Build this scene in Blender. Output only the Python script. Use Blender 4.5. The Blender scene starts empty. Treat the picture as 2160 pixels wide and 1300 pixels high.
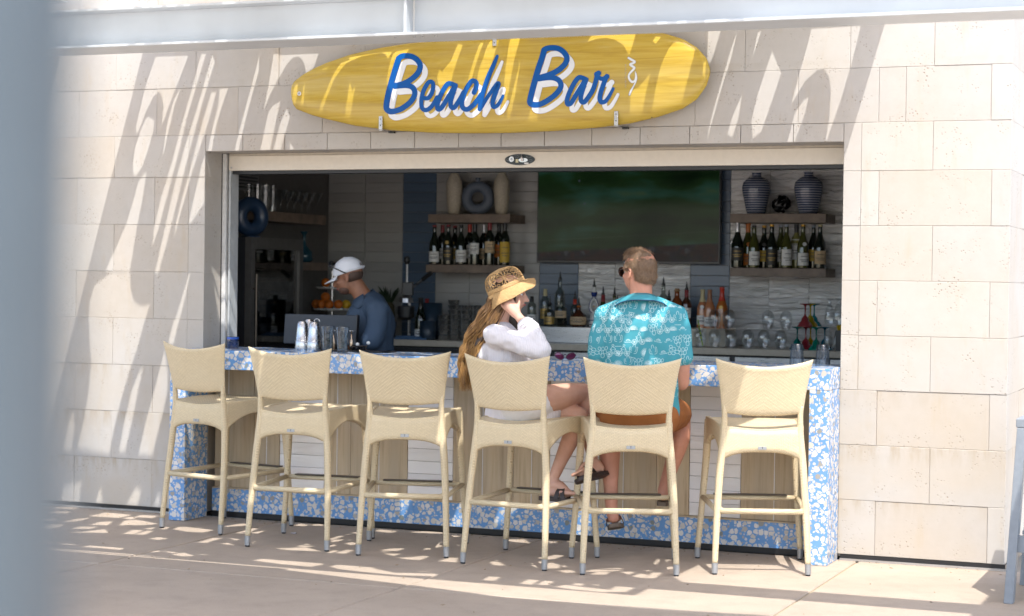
import bpy, bmesh, math, random
import numpy as np
from mathutils import Vector, Matrix, noise as mnoise
from mathutils.bvhtree import BVHTree
R = math.radians
random.seed(7)
scene = bpy.context.scene
C = scene.collection

# ------------------------------------------------------------------ camera
CAM = np.array([4.3, -10.5, 1.55])
FPX, PW, PH = 3970.0, 2160, 1300
YAW, PITCH, ROLL = R(22.1), math.atan(-59 / 3970.0), 0.0135
_f = np.array([-math.sin(YAW) * math.cos(PITCH), math.cos(YAW) * math.cos(PITCH), math.sin(PITCH)])
_r = np.cross(_f, [0, 0, 1.0]); _r /= np.linalg.norm(_r); _u = np.cross(_r, _f)
_r, _u = _r * math.cos(ROLL) + _u * math.sin(ROLL), _u * math.cos(ROLL) - _r * math.sin(ROLL)
cam_d = bpy.data.cameras.new('camera'); cam = bpy.data.objects.new('camera', cam_d); C.objects.link(cam)
M3 = Matrix(((_r[0], _u[0], -_f[0]), (_r[1], _u[1], -_f[1]), (_r[2], _u[2], -_f[2])))
cam.matrix_world = Matrix.Translation(Vector(CAM)) @ M3.to_4x4()
cam_d.sensor_width = 36.0; cam_d.lens = 36.0 * FPX / PW
cam_d.clip_start = 0.05; cam_d.clip_end = 3000
cam_d.dof.use_dof = True; cam_d.dof.focus_distance = 10.6; cam_d.dof.aperture_fstop = 2.0
scene.camera = cam

# ------------------------------------------------------------------ sky, sun, exposure
world = bpy.data.worlds.new('World'); scene.world = world; world.use_nodes = True
wn = world.node_tree; wn.nodes.clear()
sky = wn.nodes.new('ShaderNodeTexSky'); sky.sky_type = 'NISHITA'; sky.sun_disc = False
sky.sun_elevation = R(62.3); sky.sun_rotation = R(146.8); sky.dust_density = 2.5; sky.air_density = 1.0
bg = wn.nodes.new('ShaderNodeBackground'); bg.inputs['Strength'].default_value = 0.15
wo = wn.nodes.new('ShaderNodeOutputWorld')
wn.links.new(sky.outputs[0], bg.inputs[0]); wn.links.new(bg.outputs[0], wo.inputs[0])
sun_d = bpy.data.lights.new('sun', 'SUN'); sun = bpy.data.objects.new('sun', sun_d); C.objects.link(sun)
sun_d.energy = 2.0; sun_d.angle = R(0.4); sun_d.color = (1.0, 0.965, 0.92)
SUN = Vector((-0.288, 0.44, -1.0)).normalized()
sun.rotation_euler = SUN.to_track_quat('-Z', 'Y').to_euler(); sun.location = (3, -6, 12)
vs = scene.view_settings
scene.display_settings.display_device = 'sRGB'
vs.view_transform = 'Standard'; vs.look = 'None'; vs.gamma = 1.0; vs.use_curve_mapping = False
vs.exposure = 1.7
scene.render.engine = 'CYCLES'
cy = scene.cycles
cy.max_bounces = 10; cy.diffuse_bounces = 6; cy.glossy_bounces = 4; cy.transmission_bounces = 6; cy.transparent_max_bounces = 16
cy.caustics_reflective = False; cy.caustics_refractive = False
cy.use_denoising = True; cy.sample_clamp_indirect = 6.0

# ------------------------------------------------------------------ pixel helpers (a photo point to a point in the place)
def ray(px, py): return _f * FPX + _r * (px - PW / 2) + _u * (PH / 2 - py)
def at(px, py, y):                       # the point of the plane y = const seen at that pixel
    d = ray(px, py); return CAM + d * ((y - CAM[1]) / d[1])
def atx(px, py, x):
    d = ray(px, py); return CAM + d * ((x - CAM[0]) / d[0])
def floor_at(px, py):
    d = ray(px, py); return CAM + d * ((0 - CAM[2]) / d[2])
def at_depth(px, py, D): return CAM + ray(px, py) * (D / FPX)
def depth_of(p): return float((np.asarray(p, float) - CAM) @ _f)

# ------------------------------------------------------------------ material helpers
def new_mat(name):
    m = bpy.data.materials.new(name); m.use_nodes = True
    nt = m.node_tree; b = nt.nodes['Principled BSDF']
    return m, nt, b
def node(nt, t, **kw):
    n = nt.nodes.new(t)
    for k, v in kw.items():
        if k in n.inputs: n.inputs[k].default_value = v
        else: setattr(n, k, v)
    return n
def rgba(c): return (c[0], c[1], c[2], 1.0)
def mixc(nt, fac, a, b, mode='MIX'):
    n = nt.nodes.new('ShaderNodeMix'); n.data_type = 'RGBA'; n.blend_type = mode
    for idx, v in ((0, fac), (6, a), (7, b)):
        if hasattr(v, 'is_linked') or hasattr(v, 'links'): nt.links.new(v, n.inputs[idx])
        else: n.inputs[idx].default_value = v if idx == 0 else rgba(v)
    return n.outputs[2]
def ramp(nt, fac, stops):
    n = nt.nodes.new('ShaderNodeValToRGB'); e = n.color_ramp.elements
    while len(e) > 1: e.remove(e[0])
    for i, (p, c) in enumerate(stops):
        x = e[0] if i == 0 else e.new(p)
        x.position = p; x.color = rgba(c) if not isinstance(c, (int, float)) else (c, c, c, 1)
    nt.links.new(fac, n.inputs[0]); return n.outputs[0]
def maprange(nt, v, a, b, c=0.0, d=1.0):
    n = nt.nodes.new('ShaderNodeMapRange'); n.clamp = True
    nt.links.new(v, n.inputs[0])
    for i, x in enumerate((a, b, c, d)): n.inputs[i + 1].default_value = x
    return n.outputs[0]
def math_n(nt, op, a, b=None, c=None):
    n = nt.nodes.new('ShaderNodeMath'); n.operation = op
    for i, v in enumerate((a, b, c)):
        if v is None: continue
        if isinstance(v, (int, float)): n.inputs[i].default_value = v
        else: nt.links.new(v, n.inputs[i])
    return n.outputs[0]
def coords(nt, kind='Object', scale=None):
    t = nt.nodes.new('ShaderNodeTexCoord'); o = t.outputs[kind]
    if scale:
        m = nt.nodes.new('ShaderNodeMapping'); m.inputs['Scale'].default_value = scale
        nt.links.new(o, m.inputs[0]); o = m.outputs[0]
    return o
def noise_t(nt, co, scale, detail=4, rough=0.5, out=0):
    n = nt.nodes.new('ShaderNodeTexNoise'); n.inputs['Scale'].default_value = scale
    n.inputs['Detail'].default_value = detail; n.inputs['Roughness'].default_value = rough
    if co is not None: nt.links.new(co, n.inputs['Vector'])
    return n.outputs[out]
def bump(nt, b, h, strength=0.3, dist=0.01):
    n = nt.nodes.new('ShaderNodeBump'); n.inputs['Strength'].default_value = strength; n.inputs['Distance'].default_value = dist
    nt.links.new(h, n.inputs['Height']); nt.links.new(n.outputs[0], b.inputs['Normal']); return n
def obj_random(nt):
    n = nt.nodes.new('ShaderNodeObjectInfo'); return n.outputs['Random']
_plain = {}
def plain(name, col, rough=0.5, metal=0.0, var=0.08, nscale=30.0, bmp=0.0, spec=0.5, coat=0.0):
    if name in _plain: return _plain[name]
    m, nt, b = new_mat(name)
    co = coords(nt)
    f = noise_t(nt, co, nscale, 3)
    c = mixc(nt, maprange(nt, f, 0.3, 0.7), tuple(x * (1 - var) for x in col), tuple(min(1, x * (1 + var)) for x in col))
    nt.links.new(c, b.inputs['Base Color'])
    b.inputs['Roughness'].default_value = rough; b.inputs['Metallic'].default_value = metal
    b.inputs['Specular IOR Level'].default_value = spec; b.inputs['Coat Weight'].default_value = coat
    if bmp: bump(nt, b, f, bmp, 0.003)
    _plain[name] = m; return m

# ------------------------------------------------------------------ mesh helpers
class MB:
    def __init__(s): s.v = []; s.f = []
    def add(s, vs_, fs):
        o = len(s.v); s.v += [tuple(map(float, p)) for p in vs_]; s.f += [tuple(i + o for i in f) for f in fs]; return s
    def box(s, x0, x1, y0, y1, z0, z1):
        return s.add([(x0, y0, z0), (x1, y0, z0), (x1, y1, z0), (x0, y1, z0), (x0, y0, z1), (x1, y0, z1), (x1, y1, z1), (x0, y1, z1)],
                     [(0, 3, 2, 1), (4, 5, 6, 7), (0, 1, 5, 4), (1, 2, 6, 5), (2, 3, 7, 6), (3, 0, 4, 7)])
    def cbox(s, x0, x1, y0, y1, z0, z1, c=0.004):       # box with the four edges of its front (-y) face chamfered
        return s.add([(x0, y1, z0), (x1, y1, z0), (x1, y1, z1), (x0, y1, z1),
                      (x0, y0 + c, z0), (x1, y0 + c, z0), (x1, y0 + c, z1), (x0, y0 + c, z1),
                      (x0 + c, y0, z0 + c), (x1 - c, y0, z0 + c), (x1 - c, y0, z1 - c), (x0 + c, y0, z1 - c)],
                     [(0, 3, 2, 1), (0, 1, 5, 4), (1, 2, 6, 5), (2, 3, 7, 6), (3, 0, 4, 7),
                      (4, 5, 9, 8), (5, 6, 10, 9), (6, 7, 11, 10), (7, 4, 8, 11), (8, 9, 10, 11)])
    def prism(s, pts, z0, z1, axis='z'):                # a 2-D outline (anticlockwise) pushed along an axis
        n = len(pts)
        def mk(a, b, c): return {'z': (a, b, c), 'y': (a, c, b), 'x': (c, a, b)}[axis]
        vs_ = [mk(a, b, z0) for a, b in pts] + [mk(a, b, z1) for a, b in pts]
        fs = [tuple(range(n))[::-1], tuple(range(n, 2 * n))] + [(i, (i + 1) % n, n + (i + 1) % n, n + i) for i in range(n)]
        return s.add(vs_, fs)
    def lathe(s, prof, n=20, cx=0, cy=0, cz=0, cap=True, sx=1.0, sy=1.0):
        vs_ = []; fs = []
        for r, z in prof:
            for k in range(n):
                a = 2 * math.pi * k / n; vs_.append((cx + r * sx * math.cos(a), cy + r * sy * math.sin(a), cz + z))
        m = len(prof)
        for i in range(m - 1):
            for k in range(n):
                k2 = (k + 1) % n; fs.append((i * n + k, i * n + k2, (i + 1) * n + k2, (i + 1) * n + k))
        if cap:
            fs.append(tuple(range(n))[::-1]); fs.append(tuple((m - 1) * n + k for k in range(n)))
        return s.add(vs_, fs)
    def tube(s, pts, rad, n=8, cap=True, closed=False, flat=None):
        pts = [Vector(p) for p in pts]; m = len(pts)
        if isinstance(rad, (int, float)): rad = [rad] * m
        vs_ = []; fs = []; prev = None
        for i, p in enumerate(pts):
            if closed: t = pts[(i + 1) % m] - pts[i - 1]
            else: t = pts[min(i + 1, m - 1)] - pts[max(i - 1, 0)]
            t = t.normalized() if t.length > 1e-9 else Vector((0, 0, 1))
            if prev is None:
                a = Vector((0, 0, 1)) if abs(t.z) < 0.9 else Vector((1, 0, 0)); nx = t.cross(a).normalized()
            else:
                nx = prev - t * prev.dot(t); nx = nx.normalized() if nx.length > 1e-6 else t.orthogonal().normalized()
            prev = nx; ny = t.cross(nx)
            for k in range(n):
                a = 2 * math.pi * k / n; vs_.append(p + (nx * math.cos(a) + ny * math.sin(a)) * rad[i])
        rng = m if closed else m - 1
        for i in range(rng):
            for k in range(n):
                k2 = (k + 1) % n; i2 = (i + 1) % m; fs.append((i * n + k, i * n + k2, i2 * n + k2, i2 * n + k))
        if cap and not closed:
            fs.append(tuple(range(n))[::-1]); fs.append(tuple((m - 1) * n + k for k in range(n)))
        return s.add(vs_, fs)
    def grid(s, fn, nu, nv, close_u=False):
        vs_ = [fn(i / (nu if close_u else nu - 1), j / (nv - 1)) for j in range(nv) for i in range(nu)]
        fs = []
        for j in range(nv - 1):
            for i in range(nu if close_u else nu - 1):
                i2 = (i + 1) % nu; fs.append((j * nu + i, j * nu + i2, (j + 1) * nu + i2, (j + 1) * nu + i))
        return s.add(vs_, fs)
    def mesh(s, name, mat=None, smooth=False):
        me = bpy.data.meshes.new(name); me.from_pydata(s.v, [], s.f); me.update()
        if mat: me.materials.append(mat)
        if smooth: me.polygons.foreach_set('use_smooth', [True] * len(me.polygons))
        return me
    def obj(s, name, mat, parent=None, smooth=False, loc=None, bevel=0):
        o = link(name, s.mesh(name, mat, smooth), parent, loc)
        if bevel:
            b = o.modifiers.new('bevel', 'BEVEL'); b.width = bevel; b.segments = 2; b.limit_method = 'ANGLE'
        return o
def link(name, me, parent=None, loc=None):
    o = bpy.data.objects.new(name, me); C.objects.link(o)
    if parent is not None: o.parent = parent
    if loc is not None: o.location = tuple(map(float, loc))
    return o
def autosmooth(o, ang=40):
    me = o.data
    bm = bmesh.new(); bm.from_mesh(me)
    for f in bm.faces: f.smooth = True
    for e in bm.edges:
        if len(e.link_faces) == 2 and e.calc_face_angle(0) > R(ang): e.smooth = False
    bm.to_mesh(me); bm.free()
def tag(o, label=None, cat=None, group=None, kind=None):
    if label: o['label'] = label
    if cat: o['category'] = cat
    if group: o['group'] = group
    if kind: o['kind'] = kind
    return o
def thing(name, label, cat, loc=(0, 0, 0), rotz=0.0, group=None):
    o = bpy.data.objects.new(name, None); C.objects.link(o); o.empty_display_size = 0.1
    o.location = tuple(map(float, loc)); o.rotation_euler = (0, 0, rotz)
    return tag(o, label, cat, group)
def structure(o): o['kind'] = 'structure'; return o
def copy_tree(o, parent=None):
    kids = list(o.children)
    c = o.copy(); C.objects.link(c)
    if parent is not None: c.parent = parent
    for ch in kids: copy_tree(ch, c)
    return c
def interp(xs, ys, x): return float(np.interp(x, xs, ys))
def smooth_path(pts, n=6):                # Catmull-Rom through the points
    pts = [np.array(p, float) for p in pts]; out = []
    for i in range(len(pts) - 1):
        p0 = pts[max(i - 1, 0)]; p1 = pts[i]; p2 = pts[i + 1]; p3 = pts[min(i + 2, len(pts) - 1)]
        for k in range(n):
            t = k / n
            out.append(0.5 * ((2 * p1) + (p2 - p0) * t + (2 * p0 - 5 * p1 + 4 * p2 - p3) * t * t + (3 * p1 - p0 - 3 * p2 + p3) * t ** 3))
    out.append(pts[-1]); return out
# ------------------------------------------------------------------ materials of the setting
def mat_stone():
    m, nt, b = new_mat('limestone')
    g = nt.nodes.new('ShaderNodeNewGeometry'); co = g.outputs['Position']; rnd = obj_random(nt)
    n1 = noise_t(nt, co, 2.2, 5, 0.6); n2 = noise_t(nt, co, 14, 6, 0.65)
    base = ramp(nt, rnd, [(0.0, (0.425, 0.403, 0.372)), (0.5, (0.45, 0.428, 0.397)), (0.85, (0.46, 0.438, 0.402)), (0.93, (0.435, 0.397, 0.348)), (1.0, (0.435, 0.40, 0.357))])
    c = mixc(nt, maprange(nt, n1, 0.42, 0.72, 0, 0.42), base, (0.42, 0.365, 0.295))
    c = mixc(nt, maprange(nt, n2, 0.35, 0.75, 0, 0.22), c, (0.56, 0.535, 0.495))
    # pits: little voids in the stone, gathered in drifts
    v = nt.nodes.new('ShaderNodeTexVoronoi'); v.inputs['Scale'].default_value = 55; nt.links.new(co, v.inputs['Vector'])
    v.inputs['Randomness'].default_value = 1.0
    drift = maprange(nt, noise_t(nt, co, 5.5, 3, 0.6), 0.5, 0.72)
    pit = math_n(nt, 'MULTIPLY', maprange(nt, v.outputs['Distance'], 0.30, 0.16), drift)
    c = mixc(nt, math_n(nt, 'MULTIPLY', pit, 0.9), c, (0.24, 0.19, 0.14))
    # rain wash at the bed joints: brownish weather stains
    mp = nt.nodes.new('ShaderNodeMapping'); mp.inputs['Scale'].default_value = (7, 7, 1.6); nt.links.new(co, mp.inputs[0])
    st = maprange(nt, noise_t(nt, mp.outputs[0], 1.3, 5, 0.62), 0.57, 0.75, 0, 0.45)
    c = mixc(nt, st, c, (0.43, 0.345, 0.235))
    # brownish run-off marks under the bed joints of the lower courses
    sp = nt.nodes.new('ShaderNodeSeparateXYZ'); nt.links.new(co, sp.inputs[0])
    fr = math_n(nt, 'FRACT', math_n(nt, 'DIVIDE', math_n(nt, 'SUBTRACT', sp.outputs[2], 0.034), 0.3085))
    mq = nt.nodes.new('ShaderNodeMapping'); mq.inputs['Scale'].default_value = (16, 16, 3.5); nt.links.new(co, mq.inputs[0])
    run = math_n(nt, 'MULTIPLY', maprange(nt, fr, 0.62, 0.98), maprange(nt, noise_t(nt, mq.outputs[0], 1.0, 4, 0.6), 0.42, 0.62))
    patch = math_n(nt, 'MULTIPLY', maprange(nt, noise_t(nt, co, 0.9, 2), 0.45, 0.62), maprange(nt, sp.outputs[2], 1.6, 0.5, 0.12, 0.6))
    bounce_stain = math_n(nt, 'MULTIPLY', maprange(nt, sp.outputs[2], 1.9, 0.6, 0, 0.5), maprange(nt, noise_t(nt, co, 1.7, 4), 0.38, 0.62, 0.0, 1.0))  # patchy tan stain that also paints the paving's warm bounce onto the lower wall
    c = mixc(nt, bounce_stain, c, (0.46, 0.385, 0.29))
    c = mixc(nt, math_n(nt, 'MULTIPLY', run, patch), c, (0.33, 0.25, 0.15))
    nt.links.new(c, b.inputs['Base Color']); b.inputs['Roughness'].default_value = 0.85; b.inputs['Specular IOR Level'].default_value = 0.25
    h = math_n(nt, 'SUBTRACT', math_n(nt, 'MULTIPLY', n2, 0.25), pit)
    bump(nt, b, h, 0.6, 0.004)
    return m
def mat_concrete():
    m, nt, b = new_mat('pavement concrete')
    g = nt.nodes.new('ShaderNodeNewGeometry'); co = g.outputs['Position']
    n1 = noise_t(nt, co, 1.4, 6, 0.6); n2 = noise_t(nt, co, 120, 3, 0.6); n3 = noise_t(nt, co, 6, 5, 0.7)
    c = mixc(nt, maprange(nt, n1, 0.35, 0.7), (0.325, 0.262, 0.20), (0.395, 0.32, 0.248))
    c = mixc(nt, maprange(nt, n3, 0.48, 0.75, 0, 0.6), c, (0.25, 0.205, 0.16))
    c = mixc(nt, maprange(nt, n2, 0.3, 0.75, 0, 0.3), c, (0.49, 0.42, 0.35))
    nt.links.new(c, b.inputs['Base Color']); b.inputs['Roughness'].default_value = 0.8; b.inputs['Specular IOR Level'].default_value = 0.3
    bump(nt, b, math_n(nt, 'ADD', n2, n3), 0.35, 0.004)
    return m
def mat_terrazzo():
    m, nt, b = new_mat('blue terrazzo')
    g = nt.nodes.new('ShaderNodeNewGeometry'); co = g.outputs['Position']
    # distort a little so chips are rounded, not ruled
    nz = nt.nodes.new('ShaderNodeTexNoise'); nz.inputs['Scale'].default_value = 26; nz.inputs['Detail'].default_value = 1; nt.links.new(co, nz.inputs['Vector'])
    vm = nt.nodes.new('ShaderNodeVectorMath'); vm.operation = 'MULTIPLY_ADD'; nt.links.new(nz.outputs['Color'], vm.inputs[0])
    vm.inputs[1].default_value = (0.013,) * 3; nt.links.new(co, vm.inputs[2])
    def chips(scale, thr0, thr1, keep):
        e = nt.nodes.new('ShaderNodeTexVoronoi'); e.feature = 'DISTANCE_TO_EDGE'; e.inputs['Scale'].default_value = scale; nt.links.new(vm.outputs[0], e.inputs['Vector'])
        c = nt.nodes.new('ShaderNodeTexVoronoi'); c.inputs['Scale'].default_value = scale; nt.links.new(vm.outputs[0], c.inputs['Vector'])
        sep = nt.nodes.new('ShaderNodeSeparateColor'); nt.links.new(c.outputs['Color'], sep.inputs[0])
        thr = maprange(nt, sep.outputs[0], 0, 1, thr0, thr1)
        inside = maprange(nt, math_n(nt, 'SUBTRACT', e.outputs['Distance'], thr), -0.004, 0.012)
        on = math_n(nt, 'LESS_THAN', sep.outputs[1], keep)
        near = maprange(nt, c.outputs['Distance'], 0.52, 0.45)     # trims the far corners, so chips read as pebbles
        return math_n(nt, 'MULTIPLY', math_n(nt, 'MULTIPLY', inside, on), near), sep.outputs[2]
    c1, h1 = chips(28, 0.04, 0.11, 0.93); c2, h2 = chips(54, 0.06, 0.16, 0.72)
    col = mixc(nt, 1.0, (0.145, 0.315, 0.60), (0.145, 0.315, 0.60))
    small = ramp(nt, h2, [(0, (0.55, 0.53, 0.48)), (0.6, (0.72, 0.70, 0.66)), (1, (0.36, 0.34, 0.31))])
    col = mixc(nt, math_n(nt, 'MULTIPLY', c2, 0.9), col, small)
    big = ramp(nt, h1, [(0, (0.60, 0.57, 0.525)), (0.45, (0.70, 0.68, 0.645)), (0.8, (0.55, 0.52, 0.46)), (0.93, (0.36, 0.335, 0.30)), (1, (0.22, 0.25, 0.24))])
    vein = maprange(nt, noise_t(nt, co, 70, 4, 0.7), 0.5, 0.8, 0, 0.35)
    big = mixc(nt, vein, big, (0.42, 0.39, 0.34))
    col = mixc(nt, c1, col, big)
    nt.links.new(col, b.inputs['Base Color']); b.inputs['Roughness'].default_value = 0.22; b.inputs['Specular IOR Level'].default_value = 0.5
    return m
def mat_wood():
    m, nt, b = new_mat('pale oak plank')
    rnd = obj_random(nt)
    g = nt.nodes.new('ShaderNodeNewGeometry')
    mp = nt.nodes.new('ShaderNodeMapping'); mp.inputs['Scale'].default_value = (38, 38, 2.2); nt.links.new(g.outputs['Position'], mp.inputs[0])
    cmb = nt.nodes.new('ShaderNodeCombineXYZ'); nt.links.new(math_n(nt, 'MULTIPLY', rnd, 40), cmb.inputs[2])
    ad = nt.nodes.new('ShaderNodeVectorMath'); nt.links.new(mp.outputs[0], ad.inputs[0]); nt.links.new(cmb.outputs[0], ad.inputs[1])
    n = noise_t(nt, ad.outputs[0], 1.0, 6, 0.6); n2 = noise_t(nt, ad.outputs[0], 0.25, 3, 0.5)
    c = ramp(nt, n, [(0.25, (0.36, 0.255, 0.145)), (0.5, (0.58, 0.45, 0.285)), (0.75, (0.66, 0.53, 0.36))])
    c = mixc(nt, maprange(nt, n2, 0.4, 0.7, 0, 0.5), c, (0.40, 0.34, 0.26))
    c = mixc(nt, math_n(nt, 'MULTIPLY', rnd, 0.45), c, (0.36, 0.29, 0.205))
    nt.links.new(c, b.inputs['Base Color']); b.inputs['Roughness'].default_value = 0.5
    bump(nt, b, n, 0.15, 0.002); return m
def mat_tile(name, col, rough, wav, scale=(3.2, 3.2, 26), sh=0.6):
    m, nt, b = new_mat(name)
    rnd = obj_random(nt); g = nt.nodes.new('ShaderNodeNewGeometry')
    mp = nt.nodes.new('ShaderNodeMapping'); mp.inputs['Scale'].default_value = scale; nt.links.new(g.outputs['Position'], mp.inputs[0])
    cmb = nt.nodes.new('ShaderNodeCombineXYZ'); nt.links.new(math_n(nt, 'MULTIPLY', rnd, 30), cmb.inputs[0])
    ad = nt.nodes.new('ShaderNodeVectorMath'); nt.links.new(mp.outputs[0], ad.inputs[0]); nt.links.new(cmb.outputs[0], ad.inputs[1])
    n = nt.nodes.new('ShaderNodeTexNoise'); n.inputs['Scale'].default_value = 1.0; n.inputs['Detail'].default_value = 2; n.inputs['Distortion'].default_value = 1.2
    nt.links.new(ad.outputs[0], n.inputs['Vector'])
    c = mixc(nt, rnd, tuple(x * 0.9 for x in col), tuple(min(1, x * 1.08) for x in col))
    nt.links.new(c, b.inputs['Base Color']); b.inputs['Roughness'].default_value = rough; b.inputs['Specular IOR Level'].default_value = sh
    if wav: bump(nt, b, n.outputs[0], wav, 0.05 if wav > 0.8 else 0.02)
    return m
def mat_weave(flat=True):
    m, nt, b = new_mat('woven cream resin' if flat else 'wrapped cream resin')
    t = nt.nodes.new('ShaderNodeTexCoord'); sp = nt.nodes.new('ShaderNodeSeparateXYZ'); nt.links.new(t.outputs['Object'], sp.inputs[0])
    ax = math_n(nt, 'ABSOLUTE', sp.outputs[0])
    u = math_n(nt, 'ADD', ax, math_n(nt, 'MULTIPLY', sp.outputs[1], 0.8 if flat else 1.0))
    v = math_n(nt, 'ADD', math_n(nt, 'ADD', sp.outputs[2], math_n(nt, 'MULTIPLY', sp.outputs[1], 0.35 if flat else 0.9)), math_n(nt, 'MULTIPLY', ax, -0.42 if flat else 0.7))
    cb = nt.nodes.new('ShaderNodeCombineXYZ'); nt.links.new(u, cb.inputs[0]); nt.links.new(v, cb.inputs[1])
    br = nt.nodes.new('ShaderNodeTexBrick'); nt.links.new(cb.outputs[0], br.inputs['Vector'])
    br.offset = 0.5; br.inputs['Scale'].default_value = 1.0
    br.inputs['Brick Width'].default_value = 0.019 if flat else 0.017; br.inputs['Row Height'].default_value = 0.0078
    br.inputs['Mortar Size'].default_value = 0.0012; br.inputs['Mortar Smooth'].default_value = 0.9
    br.inputs['Color1'].default_value = rgba((0.80, 0.665, 0.435)); br.inputs['Color2'].default_value = rgba((0.73, 0.60, 0.385)); br.inputs['Mortar'].default_value = rgba((0.50, 0.385, 0.22))
    n = noise_t(nt, t.outputs['Object'], 9, 3)
    c = mixc(nt, maprange(nt, n, 0.35, 0.7, 0, 0.25), br.outputs['Color'], (0.80, 0.68, 0.47))
    c = mixc(nt, math_n(nt, 'MULTIPLY', obj_random(nt), 0.14), c, (0.62, 0.48, 0.29))
    nt.links.new(c, b.inputs['Base Color']); b.inputs['Roughness'].default_value = 0.45; b.inputs['Specular IOR Level'].default_value = 0.45
    bump(nt, b, math_n(nt, 'SUBTRACT', 1.0, br.outputs['Fac']), 0.75, 0.004)
    return m
def mat_glass(name, col=(0.96, 0.97, 0.975), tint=1.0, gloss=1.0, rough=0.03):
    m, nt, b = new_mat(name); nt.nodes.remove(b)
    out = nt.nodes['Material Output']
    tr = nt.nodes.new('ShaderNodeBsdfTransparent'); tr.inputs[0].default_value = rgba(tuple(c * tint for c in col))
    gl = nt.nodes.new('ShaderNodeBsdfGlossy'); gl.inputs['Roughness'].default_value = rough; gl.inputs[0].default_value = (gloss, gloss, gloss, 1)
    lw = nt.nodes.new('ShaderNodeLayerWeight'); lw.inputs['Blend'].default_value = 0.35
    n = noise_t(nt, coords(nt), 25, 2)
    fac = math_n(nt, 'ADD', maprange(nt, lw.outputs['Facing'], 0, 1, 0.035, 0.36), maprange(nt, n, 0.4, 0.7, 0, 0.05))
    mx = nt.nodes.new('ShaderNodeMixShader'); nt.links.new(fac, mx.inputs[0]); nt.links.new(tr.outputs[0], mx.inputs[1]); nt.links.new(gl.outputs[0], mx.inputs[2])
    nt.links.new(mx.outputs[0], out.inputs[0]); return m
def mat_board():
    m, nt, b = new_mat('lacquered yellow wood')
    g = nt.nodes.new('ShaderNodeNewGeometry')
    mp = nt.nodes.new('ShaderNodeMapping'); mp.inputs['Scale'].default_value = (1.6, 1, 22); nt.links.new(g.outputs['Position'], mp.inputs[0])
    n = nt.nodes.new('ShaderNodeTexNoise'); n.inputs['Scale'].default_value = 1.5; n.inputs['Detail'].default_value = 7; n.inputs['Roughness'].default_value = 0.6; n.inputs['Distortion'].default_value = 0.8
    nt.links.new(mp.outputs[0], n.inputs['Vector'])
    c = ramp(nt, n.outputs[0], [(0.25, (0.36, 0.225, 0.018)), (0.48, (0.49, 0.335, 0.04)), (0.62, (0.54, 0.385, 0.062)), (0.8, (0.50, 0.37, 0.10))])
    n2 = noise_t(nt, mp.outputs[0], 0.55, 3)
    c = mixc(nt, maprange(nt, n2, 0.45, 0.7, 0, 0.4), c, (0.48, 0.37, 0.12))
    nt.links.new(c, b.inputs['Base Color']); b.inputs['Roughness'].default_value = 0.18; b.inputs['Coat Weight'].default_value = 0.25; b.inputs['Coat Roughness'].default_value = 0.06; b.inputs['Specular IOR Level'].default_value = 0.35
    return m
def mat_metal(name, col, rough=0.3, brushed=True):
    m, nt, b = new_mat(name)
    mp = coords(nt, 'Object', (2, 2, 90) if brushed else (8, 8, 8)); n = noise_t(nt, mp, 4, 3)
    c = mixc(nt, n, tuple(x * 0.8 for x in col), col); nt.links.new(c, b.inputs['Base Color'])
    b.inputs['Metallic'].default_value = 1.0
    nt.links.new(maprange(nt, n, 0.3, 0.7, rough * 0.8, rough * 1.3), b.inputs['Roughness']); return m

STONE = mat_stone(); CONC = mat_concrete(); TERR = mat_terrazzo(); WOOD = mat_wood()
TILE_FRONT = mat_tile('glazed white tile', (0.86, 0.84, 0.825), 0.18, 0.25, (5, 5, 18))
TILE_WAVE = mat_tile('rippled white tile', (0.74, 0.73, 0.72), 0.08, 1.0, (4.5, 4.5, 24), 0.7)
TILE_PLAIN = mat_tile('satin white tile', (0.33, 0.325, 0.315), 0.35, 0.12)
TILE_BLUE = mat_tile('slate blue tile', (0.075, 0.115, 0.175), 0.3, 0.1)
WEAVE = mat_weave(True); WRAP = mat_weave(False); BOARD = mat_board()
GROUT = plain('grey grout', (0.30, 0.27, 0.24), 0.9, bmp=0.3); GROUT_B = plain('pale grout', (0.40, 0.39, 0.38), 0.9)
MORTAR = plain('stone joint mortar', (0.56, 0.51, 0.44), 0.95, bmp=0.4)
BLACK = plain('black rubber', (0.012, 0.012, 0.013), 0.4); DARK = plain('dark charcoal', (0.02, 0.021, 0.024), 0.35)
CREAM = plain('cream powder coat', (0.68, 0.62, 0.53), 0.45, var=0.03); GREYP = plain('grey steel paint', (0.40, 0.44, 0.48), 0.42, var=0.05, nscale=6)
GREYW = plain('painted grey timber', (0.23, 0.255, 0.28), 0.5, var=0.06); STEEL = mat_metal('brushed stainless', (0.62, 0.62, 0.63), 0.3); CHROME = mat_metal('bright steel', (0.60, 0.60, 0.61), 0.24, False)
ALU = plain('grey aluminium cap', (0.36, 0.37, 0.38), 0.4, metal=0.6); BRONZE = plain('dark bronze metal', (0.10, 0.085, 0.07), 0.35, metal=0.8)
SHELF = plain('brown oak shelf', (0.17, 0.125, 0.095), 0.5, var=0.25, nscale=14); WHITE = plain('white paint', (0.74, 0.73, 0.71), 0.6, var=0.03)
GLASS = mat_glass('clear glass'); FROST = mat_glass('clouded plastic', (0.72, 0.80, 0.88), 0.82, 0.8, 0.25)
COUNTER2 = plain('beige worktop', (0.46, 0.41, 0.33), 0.35)

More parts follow.
